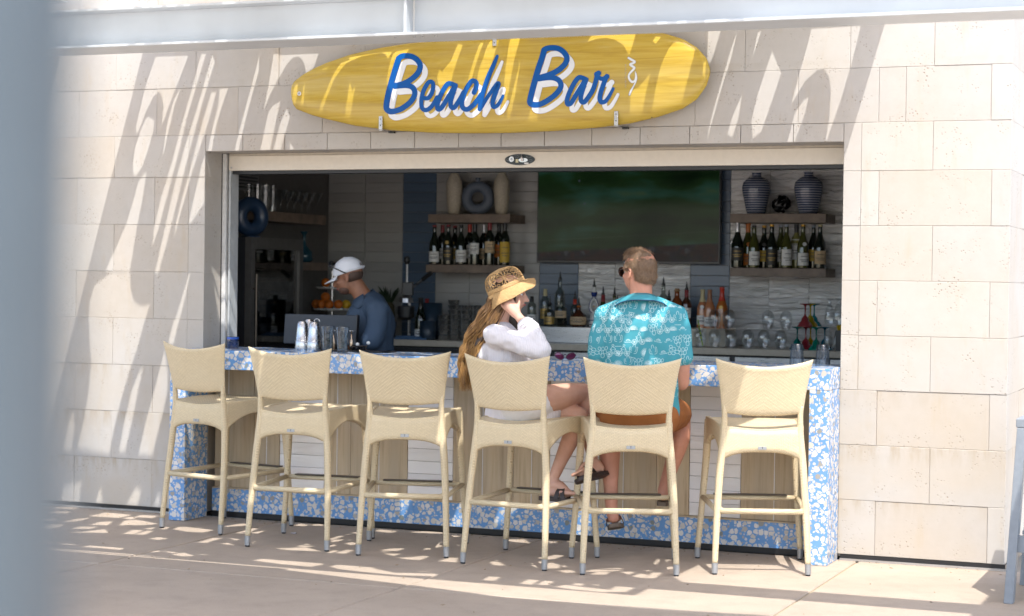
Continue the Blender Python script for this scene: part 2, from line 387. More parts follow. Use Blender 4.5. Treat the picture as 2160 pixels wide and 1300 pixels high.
# ------------------------------------------------------------------ ground
pave = structure(MB().box(-14, 16, -26, 0.03, -0.16, -0.010).obj('pavement', plain('joint grit', (0.36, 0.30, 0.20), 0.95, bmp=0.5)))
FILL_PAVE = plain('pale fill paving', (0.62, 0.56, 0.48), 0.8, var=0.06, nscale=3, bmp=0.1)  # unseen paving rows made paler, added to bounce fill light onto the wall
xs = [-14, -10.6, -8.8, -7.0, -5.2, -3.37, -1.53, 0.25, 2.15, 4.0, 5.8, 7.6, 9.4, 16]; ys = [-26, -14.5, -11.0, -7.0, -4.5, -1.985, 0.02]
for i in range(len(xs) - 1):
    for j in range(len(ys) - 1):
        a, b_, c_, d_ = xs[i] + 0.007, xs[i + 1] - 0.007, ys[j] + 0.0035, ys[j + 1] - 0.0035
        mb = MB(); e = 0.006; dz = random.uniform(-0.002, 0.0)
        mb.add([(a, c_, -0.08), (b_, c_, -0.08), (b_, d_, -0.08), (a, d_, -0.08), (a, c_, -e + dz), (b_, c_, -e + dz), (b_, d_, -e + dz), (a, d_, -e + dz),
                (a + e, c_ + e, dz), (b_ - e, c_ + e, dz), (b_ - e, d_ - e, dz), (a + e, d_ - e, dz)],
               [(0, 3, 2, 1), (0, 1, 5, 4), (1, 2, 6, 5), (2, 3, 7, 6), (3, 0, 4, 7), (4, 5, 9, 8), (5, 6, 10, 9), (6, 7, 11, 10), (7, 4, 8, 11), (8, 9, 10, 11)])
        mb.obj('paving_slab', CONC if j >= 3 else FILL_PAVE, pave)
ground = structure(MB().box(-900, 900, -900, 900, -0.5, -0.2).obj('ground', plain('distant ground', (0.50, 0.44, 0.36), 0.9)))

# ------------------------------------------------------------------ stone facade with the bar opening
fac = thing('stone_facade', 'pale limestone block wall around the bar opening', 'building', (0, 0, 0))
Zc = [0.034, 0.342, 0.652, 0.960, 1.266, 1.573, 1.880, 2.187, 2.457, 2.762, 3.070, 3.378, 3.686, 3.994]
OX0, OX1, OZ = -2.11, 2.034, 2.352
bk = MB()
bk.box(-6.0, OX0 - 0.004, 0.014, 0.21, 0.02, 3.99); bk.box(OX1 + 0.004, 2.94, 0.014, 0.21, 0.02, 3.99); bk.box(OX0 - 0.003, OX1 + 0.003, 0.014, 0.21, OZ + 0.006, 3.985)
bk.box(2.80, 2.94, 0.22, 3.0, 0.02, 3.985)
bk.obj('backing_wall', MORTAR, fac)
def stone(x0, x1, z0, z1, y1=0.12, y0=None):
    g = 0.0006; y0 = random.uniform(-0.0025, 0.0015) if y0 is None else y0
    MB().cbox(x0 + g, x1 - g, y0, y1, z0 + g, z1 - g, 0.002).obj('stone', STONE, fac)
for i in range(len(Zc) - 1):
    z0, z1 = Zc[i], Zc[i + 1]
    rowA = (i % 2 == 1)                     # rows whose joints fall at -2.80 ...
    if i >= 8:
        off = -2.793 if rowA else -3.086
        xj = [off + 0.607 * k for k in range(-5, 10)]
        xj = [x for x in xj if -5.9 < x < 2.6]; xj = [-6.0] + xj + [2.227 + (0.3 if rowA else 0), 2.84] if not rowA else [-6.0] + [x for x in xj if x < 2.4] + [2.53]
        xj = sorted(set(round(x, 3) for x in xj)) + [2.952]
        xj = [x for k, x in enumerate(xj) if k == 0 or x - xj[k - 1] > 0.09]
        for a, b_ in zip(xj[:-1], xj[1:]): stone(a, b_, z0, z1, 0.5 if b_ > 2.9 else 0.013)
    else:
        off = -2.80 if rowA else -3.095
        L = [-6.0] + [off + 0.605 * k for k in range(-5, 3) if -5.9 < off + 0.605 * k < -2.3] + [-2.232, OX0]
        for a, b_ in zip(L[:-1], L[1:]): stone(a, b_, z0, z1, 0.205 if b_ == OX0 else 0.013)
        if i >= 3: Rr = [OX1, 2.134] + ([2.535] if rowA else [2.235, 2.85]) + [2.952]
        else: Rr = [OX1] + ([2.541] if rowA else [2.243, 2.858]) + [2.952]
        if i == 7: Rr = [OX1, 2.134, 2.53, 2.952]
        for a, b_ in zip(Rr[:-1], Rr[1:]): stone(a, b_, z0, z1, 0.5 if b_ > 2.9 else (0.205 if a == OX1 else 0.013))
    for k in range(4):                       # the return wall beyond the right corner
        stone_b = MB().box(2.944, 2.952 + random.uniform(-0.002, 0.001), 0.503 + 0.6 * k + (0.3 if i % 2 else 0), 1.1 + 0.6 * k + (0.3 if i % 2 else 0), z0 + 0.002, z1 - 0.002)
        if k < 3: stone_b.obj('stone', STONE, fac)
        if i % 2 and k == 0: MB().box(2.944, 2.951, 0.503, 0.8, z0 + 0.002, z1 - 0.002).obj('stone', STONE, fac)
lx = [OX0, -1.835, -1.532, -1.229, -0.926, -0.626, -0.33, -0.05, 0.23, 0.53, 0.831, 1.132, 1.436, 1.743, OX1]
for a, b_ in zip(lx[:-1], lx[1:]):           # lintel stones with their soffit
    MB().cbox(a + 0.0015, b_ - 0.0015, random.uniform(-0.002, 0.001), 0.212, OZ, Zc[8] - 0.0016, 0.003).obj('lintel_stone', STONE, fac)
for bx in ((-6.0, OX0 - 0.08, -0.004, 0.013), (2.05, 2.9525, -0.004, 0.013), (2.953, 2.958, -0.004, 2.6)): MB().box(*bx, 0.0, 0.033).obj('base_strip', BLACK, fac)
for bx in ((-6.0, OX0 - 0.08), (2.05, 2.966)): MB().box(*bx, -0.014, -0.0045, 0.0, 0.012).obj('base_channel', STEEL, fac)
MB().box(-6.0, 2.95, 0.0, 4.2, 4.0, 4.2).obj('roof', WHITE, fac)

# ------------------------------------------------------------------ rolling shutter housing, tracks
sh = thing('shutter_housing', 'cream rolling shutter box under the stone lintel', 'shutter', (0, 0.22, 2.24))
MB().box(-2.066, 2.032, 0.0, 0.16, 0.0, 0.096).obj('housing', CREAM, sh, bevel=0.003)
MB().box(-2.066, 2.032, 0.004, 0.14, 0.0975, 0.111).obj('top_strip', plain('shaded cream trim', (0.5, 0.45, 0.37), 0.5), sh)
MB().box(-2.05, 2.03, 0.02, 0.12, -0.022, -0.001).obj('bottom_slot', BLACK, sh)
MB().box(-2.106, -2.078, -0.012, 0.10, -1.152, 0.110).obj('track', plain('white track', (0.62, 0.62, 0.61), 0.35), sh, bevel=0.002)
MB().box(-2.077, -2.064, 0.02, 0.10, -1.152, 0.095).obj('track_groove', BLACK, sh)
MB().box(-2.0635, -2.050, 0.0, 0.10, -1.152, -0.001).obj('track', plain('grey track', (0.45, 0.47, 0.48), 0.35), sh)
def bolt(parent, x, y, z, r=0.006, mat=None):
    mb = MB(); mb.tube([(x, y, z), (x, y - 0.004, z)], r, 10); return mb.obj('screw', mat or STEEL, parent)
bolt(sh, -2.045, -0.0005, 0.02); bolt(sh, 0.0, -0.0005, 0.045, 0.004)
p = at(1097, 337, 0.22) - np.array([0, 0.22, 2.24])
lk = MB(); ov = [(p[0] + 0.099 * math.cos(t), p[2] + 0.034 * math.sin(t)) for t in np.linspace(0, 2 * math.pi, 40, endpoint=False)]
lk.prism(ov, -0.005, -0.0005, 'y'); lock = lk.obj('lock_plate', plain('black lock plate', (0.02, 0.03, 0.035), 0.3), sh)
mb = MB(); mb.tube([(p[0] - 0.05, -0.005, p[2] + 0.002), (p[0] - 0.05, -0.018, p[2] + 0.002)], [0.0185, 0.0165], 24); mb.obj('lock_cylinder', CHROME, lock)
mb = MB(); mb.tube([(p[0] - 0.05, -0.018, p[2] + 0.002), (p[0] - 0.05, -0.021, p[2] + 0.002)], 0.007, 16); mb.obj('keyhole', ALU, lock)
mb = MB(); mb.prism([(p[0] + 0.025 + 0.031 * math.cos(t), p[2] - 0.004 + 0.013 * math.sin(t)) for t in np.linspace(0, 2 * math.pi, 28, endpoint=False)], -0.012, -0.005, 'y'); mb.obj('handle_plate', CHROME, lock)
mb = MB(); mb.tube([(p[0] + 0.02, -0.014, p[2] - 0.006), (p[0] + 0.018, -0.022, p[2] + 0.012), (p[0] + 0.016, -0.022, p[2] + 0.031)], [0.0085, 0.0065, 0.003], 10); mb.obj('handle', CHROME, lock)
mb = MB(); mb.box(p[0] - 0.027, p[0] - 0.009, -0.0062, -0.005, p[2] - 0.018, p[2] + 0.003); mb.obj('sticker', plain('pale sticker', (0.6, 0.55, 0.36), 0.6), lock)
mb = MB(); mb.box(p[0] + 0.03, p[0] + 0.058, -0.0062, -0.005, p[2] - 0.028, p[2] - 0.019); mb.obj('sticker', WHITE, lock)
for (ax, az, w_) in ((-0.022, 0.018, 0.022), (0.062, 0.016, 0.02), (0.07, -0.006, 0.016), (-0.08, 0.0, 0.012)):
    ml = MB(); ml.tube([(p[0] + ax + w_ * math.cos(t), -0.0056, p[2] + az + 0.005 * math.sin(t)) for t in np.linspace(0.3, 5.6, 14)], 0.0007, 4); ml.obj('engraved_mark', ALU, lock)

# ------------------------------------------------------------------ bar room: walls, tiles, ceiling, floor
YB = 2.60; XL, XR = -2.58, 2.40; ZT = 2.62
bw = structure(MB().box(XL - 0.1, XR + 0.1, YB + 0.012, YB + 0.14, 0, ZT).obj('back_wall', GROUT_B))
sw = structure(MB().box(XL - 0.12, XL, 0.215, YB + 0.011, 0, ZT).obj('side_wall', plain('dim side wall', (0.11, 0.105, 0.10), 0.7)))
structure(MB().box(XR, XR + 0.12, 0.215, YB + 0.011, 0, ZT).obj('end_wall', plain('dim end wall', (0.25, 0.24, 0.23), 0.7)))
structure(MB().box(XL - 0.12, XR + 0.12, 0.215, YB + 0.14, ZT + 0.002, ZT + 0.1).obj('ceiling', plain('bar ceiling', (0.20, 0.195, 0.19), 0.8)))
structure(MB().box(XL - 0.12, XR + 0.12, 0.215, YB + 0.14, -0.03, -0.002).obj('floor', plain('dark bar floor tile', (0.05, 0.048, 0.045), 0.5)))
def colx(px, py): return at(px, py, YB)[0]
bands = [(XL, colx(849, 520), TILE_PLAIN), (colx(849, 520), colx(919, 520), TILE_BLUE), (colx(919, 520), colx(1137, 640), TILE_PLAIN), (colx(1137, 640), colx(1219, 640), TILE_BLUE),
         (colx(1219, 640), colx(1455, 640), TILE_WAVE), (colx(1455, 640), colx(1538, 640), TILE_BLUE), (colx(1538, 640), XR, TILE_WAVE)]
TH = 0.0765
def tile_mesh(w, h, mat, key, _c={}):
    k = (round(w, 3), key)
    if k not in _c: _c[k] = MB().cbox(0.001, w - 0.001, 0, 0.012, 0.001, h - 0.001, 0.0022).mesh('tile', mat)
    return _c[k]
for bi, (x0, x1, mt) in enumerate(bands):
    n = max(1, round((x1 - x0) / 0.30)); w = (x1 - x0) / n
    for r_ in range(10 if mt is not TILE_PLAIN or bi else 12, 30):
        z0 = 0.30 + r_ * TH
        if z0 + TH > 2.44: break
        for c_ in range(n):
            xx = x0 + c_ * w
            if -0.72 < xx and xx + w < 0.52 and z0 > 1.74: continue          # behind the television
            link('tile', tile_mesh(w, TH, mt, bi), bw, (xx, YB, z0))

# ------------------------------------------------------------------ the bar counter
bar = thing('bar_counter', 'blue terrazzo bar counter with oak and white tile front', 'bar counter', (0, 0, 0))
mb = MB(); mb.prism([(-2.18, -0.28), (2.036, -0.28), (2.036, -0.012), (2.028, -0.012), (2.028, 0.34), (-2.047, 0.34), (-2.047, 0.205), (-2.104, 0.205), (-2.104, -0.006), (-2.18, -0.006)], 0.9655, 1.085)
mb.obj('countertop', TERR, bar, bevel=0.004)
MB().box(-2.18, -2.066, -0.28, -0.006, 0.001, 0.965).obj('end_panel', TERR, bar, bevel=0.003)
MB().box(1.925, 2.036, -0.28, -0.006, 0.001, 0.965).obj('end_panel', TERR, bar, bevel=0.003)
for a, b_ in ((-2.065, -0.62), (-0.62, 0.82), (0.82, 1.924)): MB().box(a + 0.0008, b_ - 0.0008, 0.05, 0.11, 0.034, 0.178).obj('plinth_panel', TERR, bar)
MB().box(-2.065, 1.924, 0.044, 0.1, 0.0, 0.033).obj('plinth_strip', BLACK, bar)
MB().box(-2.065, 1.924, 0.112, 0.30, 0.0, 0.964).obj('carcass', plain('counter carcass', (0.5, 0.46, 0.4), 0.8), bar)
MB().box(-2.065, 1.924, 0.054, 0.1115, 0.1785, 0.186).obj('plinth_ledge', WOOD, bar)
wood = [[-2.065, -1.965, -1.776, -1.682, -1.589], [-1.265, -1.175, -1.08, -0.88, -0.685], [-0.376, -0.177, 0.026, 0.145, 0.26], [0.575, 0.73, 0.935, 1.135], [1.446, 1.645, 1.805, 1.924]]
tiles = [(-1.589, -1.265), (-0.685, -0.376), (0.26, 0.575), (1.135, 1.446)]
for sec in wood:
    for k, (a, b_) in enumerate(zip(sec[:-1], sec[1:])):
        MB().cbox(a + 0.0012, b_ - 0.0012, 0.082 + random.uniform(-0.0008, 0.0008), 0.1115, 0.187, 0.9645, 0.0012).obj('plank', WOOD, bar)
    for k in sec[1:-1:2]: MB().box(k - 0.0022, k + 0.0022, 0.0795, 0.0815, 0.187, 0.9645).obj('seam_strip', WHITE, bar)
for a, b_ in tiles:
    for r_ in range(10):
        z0 = 0.187 + r_ * 0.0777
        link('tile', tile_mesh(b_ - a - 0.002, 0.0777, TILE_FRONT, 'front'), bar, (a + 0.001, 0.084 + random.uniform(-0.0006, 0.0006), z0))
# cut-outs of the shade panel (metres, seen from above)
HOLES = [[(-2.385,-0.167),(-2.135,-0.167),(-2.153,-0.226),(-2.179,-0.290),(-2.201,-0.366),(-2.225,-0.312),(-2.256,-0.283),(-2.287,-0.267),(-2.322,-0.279),(-2.351,-0.323),(-2.367,-0.371),(-2.380,-0.386),(-2.401,-0.364),(-2.405,-0.261)],
[(-2.325,-0.335),(-2.272,-0.346),(-2.256,-0.379),(-2.258,-0.431),(-2.270,-0.482),(-2.302,-0.511),(-2.328,-0.501),(-2.350,-0.471),(-2.364,-0.425),(-2.356,-0.378),(-2.342,-0.343)],
[(-2.127,-0.251),(-2.143,-0.305),(-2.138,-0.395),(-2.131,-0.452),(-2.139,-0.444),(-2.166,-0.358),(-2.163,-0.290)],
[(-2.042,-0.164),(-2.004,-0.164),(-2.013,-0.245),(-2.025,-0.337),(-2.020,-0.451),(-2.024,-0.572),(-2.026,-0.661),(-2.037,-0.711),(-2.062,-0.661),(-2.068,-0.561),(-2.053,-0.473),(-2.054,-0.358),(-2.045,-0.250)],
[(-1.958,-0.168),(-1.922,-0.190),(-1.937,-0.287),(-1.941,-0.400),(-1.941,-0.531),(-1.935,-0.682),(-1.939,-0.786),(-1.970,-0.786),(-1.978,-0.682),(-1.990,-0.545),(-1.985,-0.421),(-1.968,-0.302)],
[(-1.893,-0.272),(-1.855,-0.272),(-1.856,-0.354),(-1.870,-0.442),(-1.884,-0.536),(-1.889,-0.629),(-1.889,-0.684),(-1.906,-0.645),(-1.909,-0.562),(-1.903,-0.493),(-1.902,-0.359)],
[(-1.837,-0.263),(-1.775,-0.261),(-1.785,-0.309),(-1.790,-0.371),(-1.776,-0.444),(-1.805,-0.444),(-1.815,-0.381),(-1.816,-0.309)],
[(-1.732,-0.587),(-1.796,-0.645),(-1.811,-0.640),(-1.818,-0.587),(-1.825,-0.473),(-1.817,-0.452)],
[(-2.229,-0.494),(-2.274,-0.523),(-2.274,-0.576),(-2.284,-0.644),(-2.320,-0.717),(-2.353,-0.784),(-2.162,-0.784),(-2.175,-0.733),(-2.195,-0.656),(-2.206,-0.576)],
[(-2.312,-0.785),(-2.411,-0.821),(-2.416,-0.870),(-2.388,-0.921),(-2.329,-0.996),(-2.278,-1.052),(-2.244,-1.133),(-2.227,-1.214),(-2.222,-1.301),(-1.959,-1.313),(-1.972,-1.238),(-1.974,-1.157),(-1.968,-1.077),(-1.951,-1.003),(-1.949,-0.929),(-1.942,-0.872),(-2.004,-0.881),(-2.074,-0.867),(-2.126,-0.828),(-2.156,-0.785)],
[(-2.326,-1.193),(-2.340,-1.224),(-2.329,-1.304),(-2.265,-1.308),(-2.283,-1.242)],
[(-1.699,-0.779),(-1.712,-0.790),(-1.717,-0.870),(-1.731,-0.937),(-1.727,-0.992),(-1.686,-0.991),(-1.689,-0.937),(-1.690,-0.858)],
[(-1.742,-1.006),(-1.742,-1.121),(-1.744,-1.215),(-1.734,-1.312),(-1.626,-1.313),(-1.631,-1.249),(-1.630,-1.188),(-1.641,-1.125),(-1.671,-1.073)],
[(-1.870,-1.059),(-1.889,-1.065),(-1.913,-1.123),(-1.904,-1.225),(-1.889,-1.307),(-1.842,-1.309),(-1.845,-1.260),(-1.850,-1.199),(-1.863,-1.133)],
[(-1.963,-1.408),(-1.974,-1.460),(-1.909,-1.461)],
[(-1.690,-1.404),(-1.731,-1.456),(-1.642,-1.461),(-1.642,-1.414)],
[(-1.510,-1.414),(-1.518,-1.458),(-1.463,-1.455)],
[(-1.609,-0.175),(-1.580,-0.220),(-1.584,-0.283),(-1.583,-0.367),(-1.579,-0.444),(-1.610,-0.444),(-1.610,-0.360),(-1.608,-0.267),(-1.606,-0.212)],
[(-1.506,-0.172),(-1.182,-0.171),(-1.192,-0.212),(-1.234,-0.229),(-1.258,-0.207),(-1.285,-0.190),(-1.321,-0.180),(-1.360,-0.182),(-1.395,-0.204),(-1.424,-0.243),(-1.452,-0.286),(-1.470,-0.336),(-1.482,-0.270),(-1.493,-0.216)],
[(-1.367,-0.303),(-1.348,-0.441),(-1.420,-0.442),(-1.433,-0.333),(-1.417,-0.317)],
[(-1.309,-0.323),(-1.267,-0.349),(-1.272,-0.442),(-1.325,-0.442),(-1.325,-0.367)],
[(1.333,-0.153),(1.411,-0.153),(1.409,-0.219),(1.405,-0.238),(1.380,-0.228)],
[(1.511,-0.153),(1.521,-0.226),(1.517,-0.313),(1.519,-0.421),(1.513,-0.419),(1.504,-0.353),(1.502,-0.258),(1.504,-0.191)],
[(1.653,-0.155),(1.648,-0.228),(1.633,-0.160)],
[(1.751,-0.208),(1.843,-0.264),(1.838,-0.336),(1.828,-0.411),(1.791,-0.429),(1.750,-0.386),(1.740,-0.317),(1.746,-0.250)],
[(1.648,-0.315),(1.670,-0.380),(1.665,-0.426),(1.630,-0.417),(1.630,-0.369)],
[(1.410,-0.344),(1.435,-0.395),(1.416,-0.388),(1.399,-0.358)],
[(1.942,-0.156),(2.220,-0.153),(2.232,-0.236),(2.234,-0.332),(2.223,-0.438),(2.215,-0.438),(2.198,-0.381),(2.162,-0.316),(2.129,-0.281),(2.082,-0.259),(2.044,-0.264),(1.996,-0.289),(1.968,-0.330),(1.955,-0.348),(1.948,-0.272),(1.946,-0.200)],
[(2.043,-0.327),(2.052,-0.365),(2.040,-0.440),(1.997,-0.440),(1.991,-0.365),(2.018,-0.334)],
[(-0.886,-0.323),(-0.939,-0.331),(-0.969,-0.380),(-0.986,-0.423),(-1.014,-0.476),(-0.980,-0.478),(-0.963,-0.430),(-0.946,-0.388),(-0.898,-0.339),(-0.814,-0.315),(-0.675,-0.308),(-0.642,-0.318),(-0.615,-0.337),(-0.602,-0.304),(-0.896,-0.308)],
[(-1.207,-0.376),(-1.225,-0.384),(-1.224,-0.413),(-1.200,-0.447),(-1.180,-0.449),(-1.186,-0.421)],
[(-1.162,-0.374),(-1.148,-0.428),(-1.155,-0.458),(-1.112,-0.461),(-1.139,-0.414)],
[(-1.003,-0.338),(-1.032,-0.342),(-1.070,-0.347),(-1.044,-0.351),(-1.020,-0.346)],
[(-0.833,-0.400),(-0.810,-0.487),(-0.769,-0.487),(-0.786,-0.409),(-0.798,-0.425)],
[(-0.579,-0.306),(-0.493,-0.299),(-0.503,-0.327),(-0.509,-0.368),(-0.495,-0.421),(-0.493,-0.463),(-0.581,-0.406),(-0.593,-0.350),(-0.593,-0.318)],
[(-0.301,-0.303),(-0.295,-0.293),(-0.261,-0.289),(-0.285,-0.295)],
[(-0.176,-0.290),(-0.140,-0.298),(-0.141,-0.328),(-0.144,-0.360),(-0.145,-0.391),(-0.141,-0.411),(-0.134,-0.448),(-0.189,-0.447),(-0.244,-0.401),(-0.249,-0.377),(-0.221,-0.384),(-0.212,-0.374),(-0.184,-0.354),(-0.181,-0.325)],
[(-0.028,-0.291),(-0.007,-0.295),(-0.010,-0.324),(-0.011,-0.355),(-0.012,-0.387),(-0.012,-0.413),(-0.007,-0.467),(-0.029,-0.467),(-0.037,-0.391),(-0.035,-0.347),(-0.034,-0.309)],
[(0.031,-0.285),(0.089,-0.286),(0.088,-0.324),(0.090,-0.352),(0.093,-0.389),(0.096,-0.432),(0.109,-0.504),(0.059,-0.504),(0.016,-0.388),(0.021,-0.350),(0.023,-0.307)],
[(0.159,-0.277),(0.218,-0.278),(0.226,-0.313),(0.230,-0.365),(0.244,-0.417),(0.258,-0.499),(0.223,-0.499),(0.210,-0.429),(0.181,-0.364),(0.161,-0.303)],
[(0.268,-0.350),(0.300,-0.452),(0.303,-0.502),(0.276,-0.501),(0.276,-0.456)],
[(0.347,-0.273),(0.368,-0.273),(0.364,-0.294)],
[(0.677,-0.274),(0.941,-0.278),(0.947,-0.332),(0.944,-0.353),(0.933,-0.349),(0.890,-0.323),(0.825,-0.303),(0.770,-0.296),(0.719,-0.297),(0.659,-0.309),(0.663,-0.292)],
[(1.066,-0.283),(1.102,-0.285),(1.084,-0.317),(1.056,-0.306)],
[(1.205,-0.297),(1.246,-0.299),(1.322,-0.315),(1.333,-0.346),(1.339,-0.404),(1.341,-0.473),(1.176,-0.488),(1.163,-0.440),(1.153,-0.381),(1.169,-0.331),(1.184,-0.310)],
[(1.105,-0.399),(1.113,-0.447),(1.122,-0.490),(1.045,-0.489),(1.016,-0.446),(1.059,-0.434)],
[(0.427,-0.457),(0.417,-0.505),(0.481,-0.506),(0.462,-0.471)],
[(-2.206,-1.606),(-2.253,-1.417),(-2.120,-1.397),(-2.057,-1.577)],
[(-2.100,-1.806),(-2.102,-1.696),(-2.012,-1.671),(-1.971,-1.780)],
[(-1.771,-1.827),(-1.787,-1.618),(-1.667,-1.618),(-1.565,-1.638),(-1.547,-1.803)],
[(-1.513,-1.822),(-1.527,-1.720),(-1.457,-1.733),(-1.438,-1.832)],
[(-1.494,-1.722),(-1.513,-1.606),(-1.396,-1.595),(-1.359,-1.719)],
[(-1.341,-2.116),(-1.450,-1.898),(-1.407,-1.830),(-1.307,-1.864),(-1.175,-1.937),(-1.221,-2.037),(-1.308,-2.059)],
[(-1.735,-2.160),(-1.769,-1.982),(-1.718,-1.868),(-1.679,-2.046)],
[(-1.520,-2.169),(-1.547,-2.016),(-1.492,-1.963),(-1.411,-2.139)],
[(-1.509,-2.380),(-1.531,-2.257),(-1.423,-2.222),(-1.410,-2.332)],
[(-1.686,-2.502),(-1.747,-2.265),(-1.664,-2.222),(-1.607,-2.405)],
[(-1.451,-2.526),(-1.376,-2.445),(-1.327,-2.287),(-1.212,-2.427)],
[(-1.908,-2.148),(-1.938,-2.055),(-1.868,-2.038),(-1.838,-2.131)],
[(-1.107,-2.430),(-1.161,-2.236),(-1.097,-2.220),(-1.042,-2.398)],
[(-1.032,-2.413),(-1.067,-2.226),(-1.021,-2.219),(-0.976,-2.386)],
[(-0.864,-2.515),(-0.844,-2.439),(-0.754,-2.475),(-0.787,-2.549)],
[(-0.961,-2.103),(-0.993,-1.989),(-0.882,-1.944),(-0.721,-2.020),(-0.721,-2.149),(-0.820,-2.163)],
[(-1.127,-2.176),(-1.111,-2.066),(-1.067,-2.175)],
[(-1.040,-2.134),(-1.058,-2.037),(-1.031,-2.024),(-0.995,-2.137)],
[(-0.762,-1.845),(-0.731,-1.681),(-0.681,-1.659),(-0.644,-1.736),(-0.730,-1.856)],
[(-0.532,-2.088),(-0.564,-1.839),(-0.519,-1.833),(-0.466,-2.070)],
[(-0.465,-2.009),(-0.442,-1.896),(-0.378,-2.046),(-0.410,-2.102)],
[(-0.523,-2.532),(-0.546,-2.320),(-0.494,-2.309),(-0.471,-2.522)],
[(-0.384,-2.516),(-0.362,-2.457),(-0.275,-2.531)],
[(-0.466,-2.279),(-0.375,-2.298),(-0.375,-2.355)],
[(-0.266,-2.432),(-0.263,-2.312),(-0.218,-2.418)],
[(-1.161,-2.972),(-1.202,-2.811),(-1.117,-2.807),(-1.088,-2.937)],
[(-1.349,-2.963),(-1.392,-2.801),(-1.298,-2.807),(-1.248,-2.949)],
[(-1.012,-2.989),(-0.994,-2.825),(-0.795,-2.799),(-0.749,-2.986),(-0.898,-2.975)],
[(-1.070,-2.868),(-1.045,-2.794),(-1.012,-2.861)],
[(-0.721,-2.917),(-0.746,-2.799),(-0.710,-2.803),(-0.668,-2.927)],
[(-0.676,-2.904),(-0.690,-2.791),(-0.640,-2.796),(-0.600,-2.911)],
[(-0.544,-2.996),(-0.615,-2.780),(-0.546,-2.802),(-0.517,-2.950)],
[(-0.512,-2.919),(-0.499,-2.816),(-0.413,-2.867),(-0.417,-2.965)],
[(-0.401,-3.005),(-0.384,-2.905),(-0.257,-2.994),(-0.311,-3.041)],
[(-0.267,-2.936),(-0.289,-2.802),(-0.219,-2.804),(-0.205,-2.920)],
[(-1.240,-3.120),(-1.078,-3.102),(-0.760,-3.093),(-0.318,-3.100),(-0.571,-3.120),(-0.913,-3.120),(-1.130,-3.120)],
[(0.106,-2.987),(0.145,-2.830),(0.324,-2.814),(0.521,-2.933),(0.498,-3.049),(0.306,-3.037)],
[(0.045,-2.836),(0.111,-2.802),(0.104,-2.865)],
[(-0.010,-2.531),(0.124,-2.410),(0.280,-2.515),(0.087,-2.561)],
[(0.058,-2.408),(0.055,-2.275),(0.153,-2.359),(0.115,-2.408)],
[(-0.397,-1.606),(-0.405,-1.508),(-0.321,-1.543),(-0.326,-1.628)],
[(-0.259,-1.739),(-0.272,-1.620),(-0.180,-1.600),(-0.135,-1.737)],
[(-0.330,-1.516),(-0.277,-1.466),(-0.218,-1.542),(-0.291,-1.555)],
[(0.083,-2.068),(0.063,-1.901),(0.101,-1.883),(0.123,-2.064)],
[(-0.068,-1.730),(-0.051,-1.633),(-0.012,-1.668),(0.073,-1.754),(0.089,-1.664),(0.142,-1.745),(0.093,-1.822)],
[(0.248,-2.172),(0.263,-2.094),(0.334,-2.147),(0.315,-2.219)],
[(0.379,-2.534),(0.375,-2.389),(0.418,-2.383),(0.440,-2.540)],
[(0.324,-2.542),(0.319,-2.432),(0.359,-2.457),(0.362,-2.560)],
[(0.206,-2.399),(0.216,-2.228),(0.254,-2.293)],
[(0.161,-1.601),(0.159,-1.523),(0.285,-1.535),(0.296,-1.646)],
[(0.265,-1.756),(0.270,-1.682),(0.367,-1.672),(0.370,-1.779)],
[(0.770,-2.199),(0.697,-1.948),(0.738,-1.811),(0.810,-1.975),(0.788,-2.168)],
[(0.720,-1.772),(0.761,-1.697),(0.815,-1.796),(0.791,-1.850)],
[(0.840,-1.957),(0.849,-1.853),(0.897,-1.921)],
[(0.878,-1.790),(0.862,-1.672),(1.121,-1.513),(1.209,-1.658),(1.222,-1.733),(1.041,-1.811),(0.931,-1.885)],
[(0.840,-1.553),(0.939,-1.499),(0.945,-1.581)],
[(0.628,-2.431),(0.716,-2.384),(0.720,-2.489)],
[(0.765,-2.541),(0.825,-2.478),(0.863,-2.395),(0.906,-2.413),(0.916,-2.559),(0.851,-2.571)],
[(1.025,-2.552),(1.014,-2.398),(1.067,-2.386),(1.132,-2.548)],
[(0.582,-2.994),(0.590,-2.868),(0.731,-2.825),(0.832,-2.954),(0.987,-3.023),(1.202,-2.952),(1.220,-3.037),(1.036,-3.092),(0.819,-3.076),(0.668,-3.049)],
[(1.073,-2.925),(1.087,-2.835),(1.144,-2.847),(1.141,-2.924)],
[(1.292,-2.462),(1.293,-2.356),(1.365,-2.474),(1.416,-2.533),(1.352,-2.554)],
[(1.496,-3.049),(1.468,-2.845),(1.536,-2.844),(1.559,-3.037)],
[(1.706,-3.058),(1.697,-2.879),(1.754,-2.853),(1.778,-3.071)],
[(1.801,-3.057),(1.779,-2.867),(1.837,-2.870),(1.857,-3.043)],
[(1.452,-2.190),(1.499,-2.116),(1.514,-2.015),(1.571,-2.032),(1.570,-2.188),(1.538,-2.224)],
[(1.512,-2.418),(1.526,-2.290),(1.586,-2.307),(1.670,-2.376),(1.707,-2.487),(1.628,-2.554),(1.556,-2.488)],
[(1.272,-1.533),(1.343,-1.527),(1.324,-1.610)],
[(1.684,-2.404),(1.708,-2.379),(1.731,-2.452)],
[(1.729,-2.562),(1.789,-2.515),(1.840,-2.587),(1.794,-2.627)],
[(1.463,-1.811),(1.446,-1.694),(1.478,-1.615),(1.594,-1.538),(1.595,-1.618),(1.520,-1.734),(1.529,-1.811)],
[(1.769,-1.772),(1.781,-1.707),(1.730,-1.574),(1.826,-1.574),(1.832,-1.757)],
[(1.867,-2.537),(1.894,-2.413),(1.995,-2.330),(2.043,-2.363),(2.020,-2.443),(1.915,-2.523)],
[(1.928,-2.614),(1.935,-2.514),(2.000,-2.487),(2.010,-2.591)],
[(2.040,-2.452),(2.117,-2.414),(2.120,-2.529)],
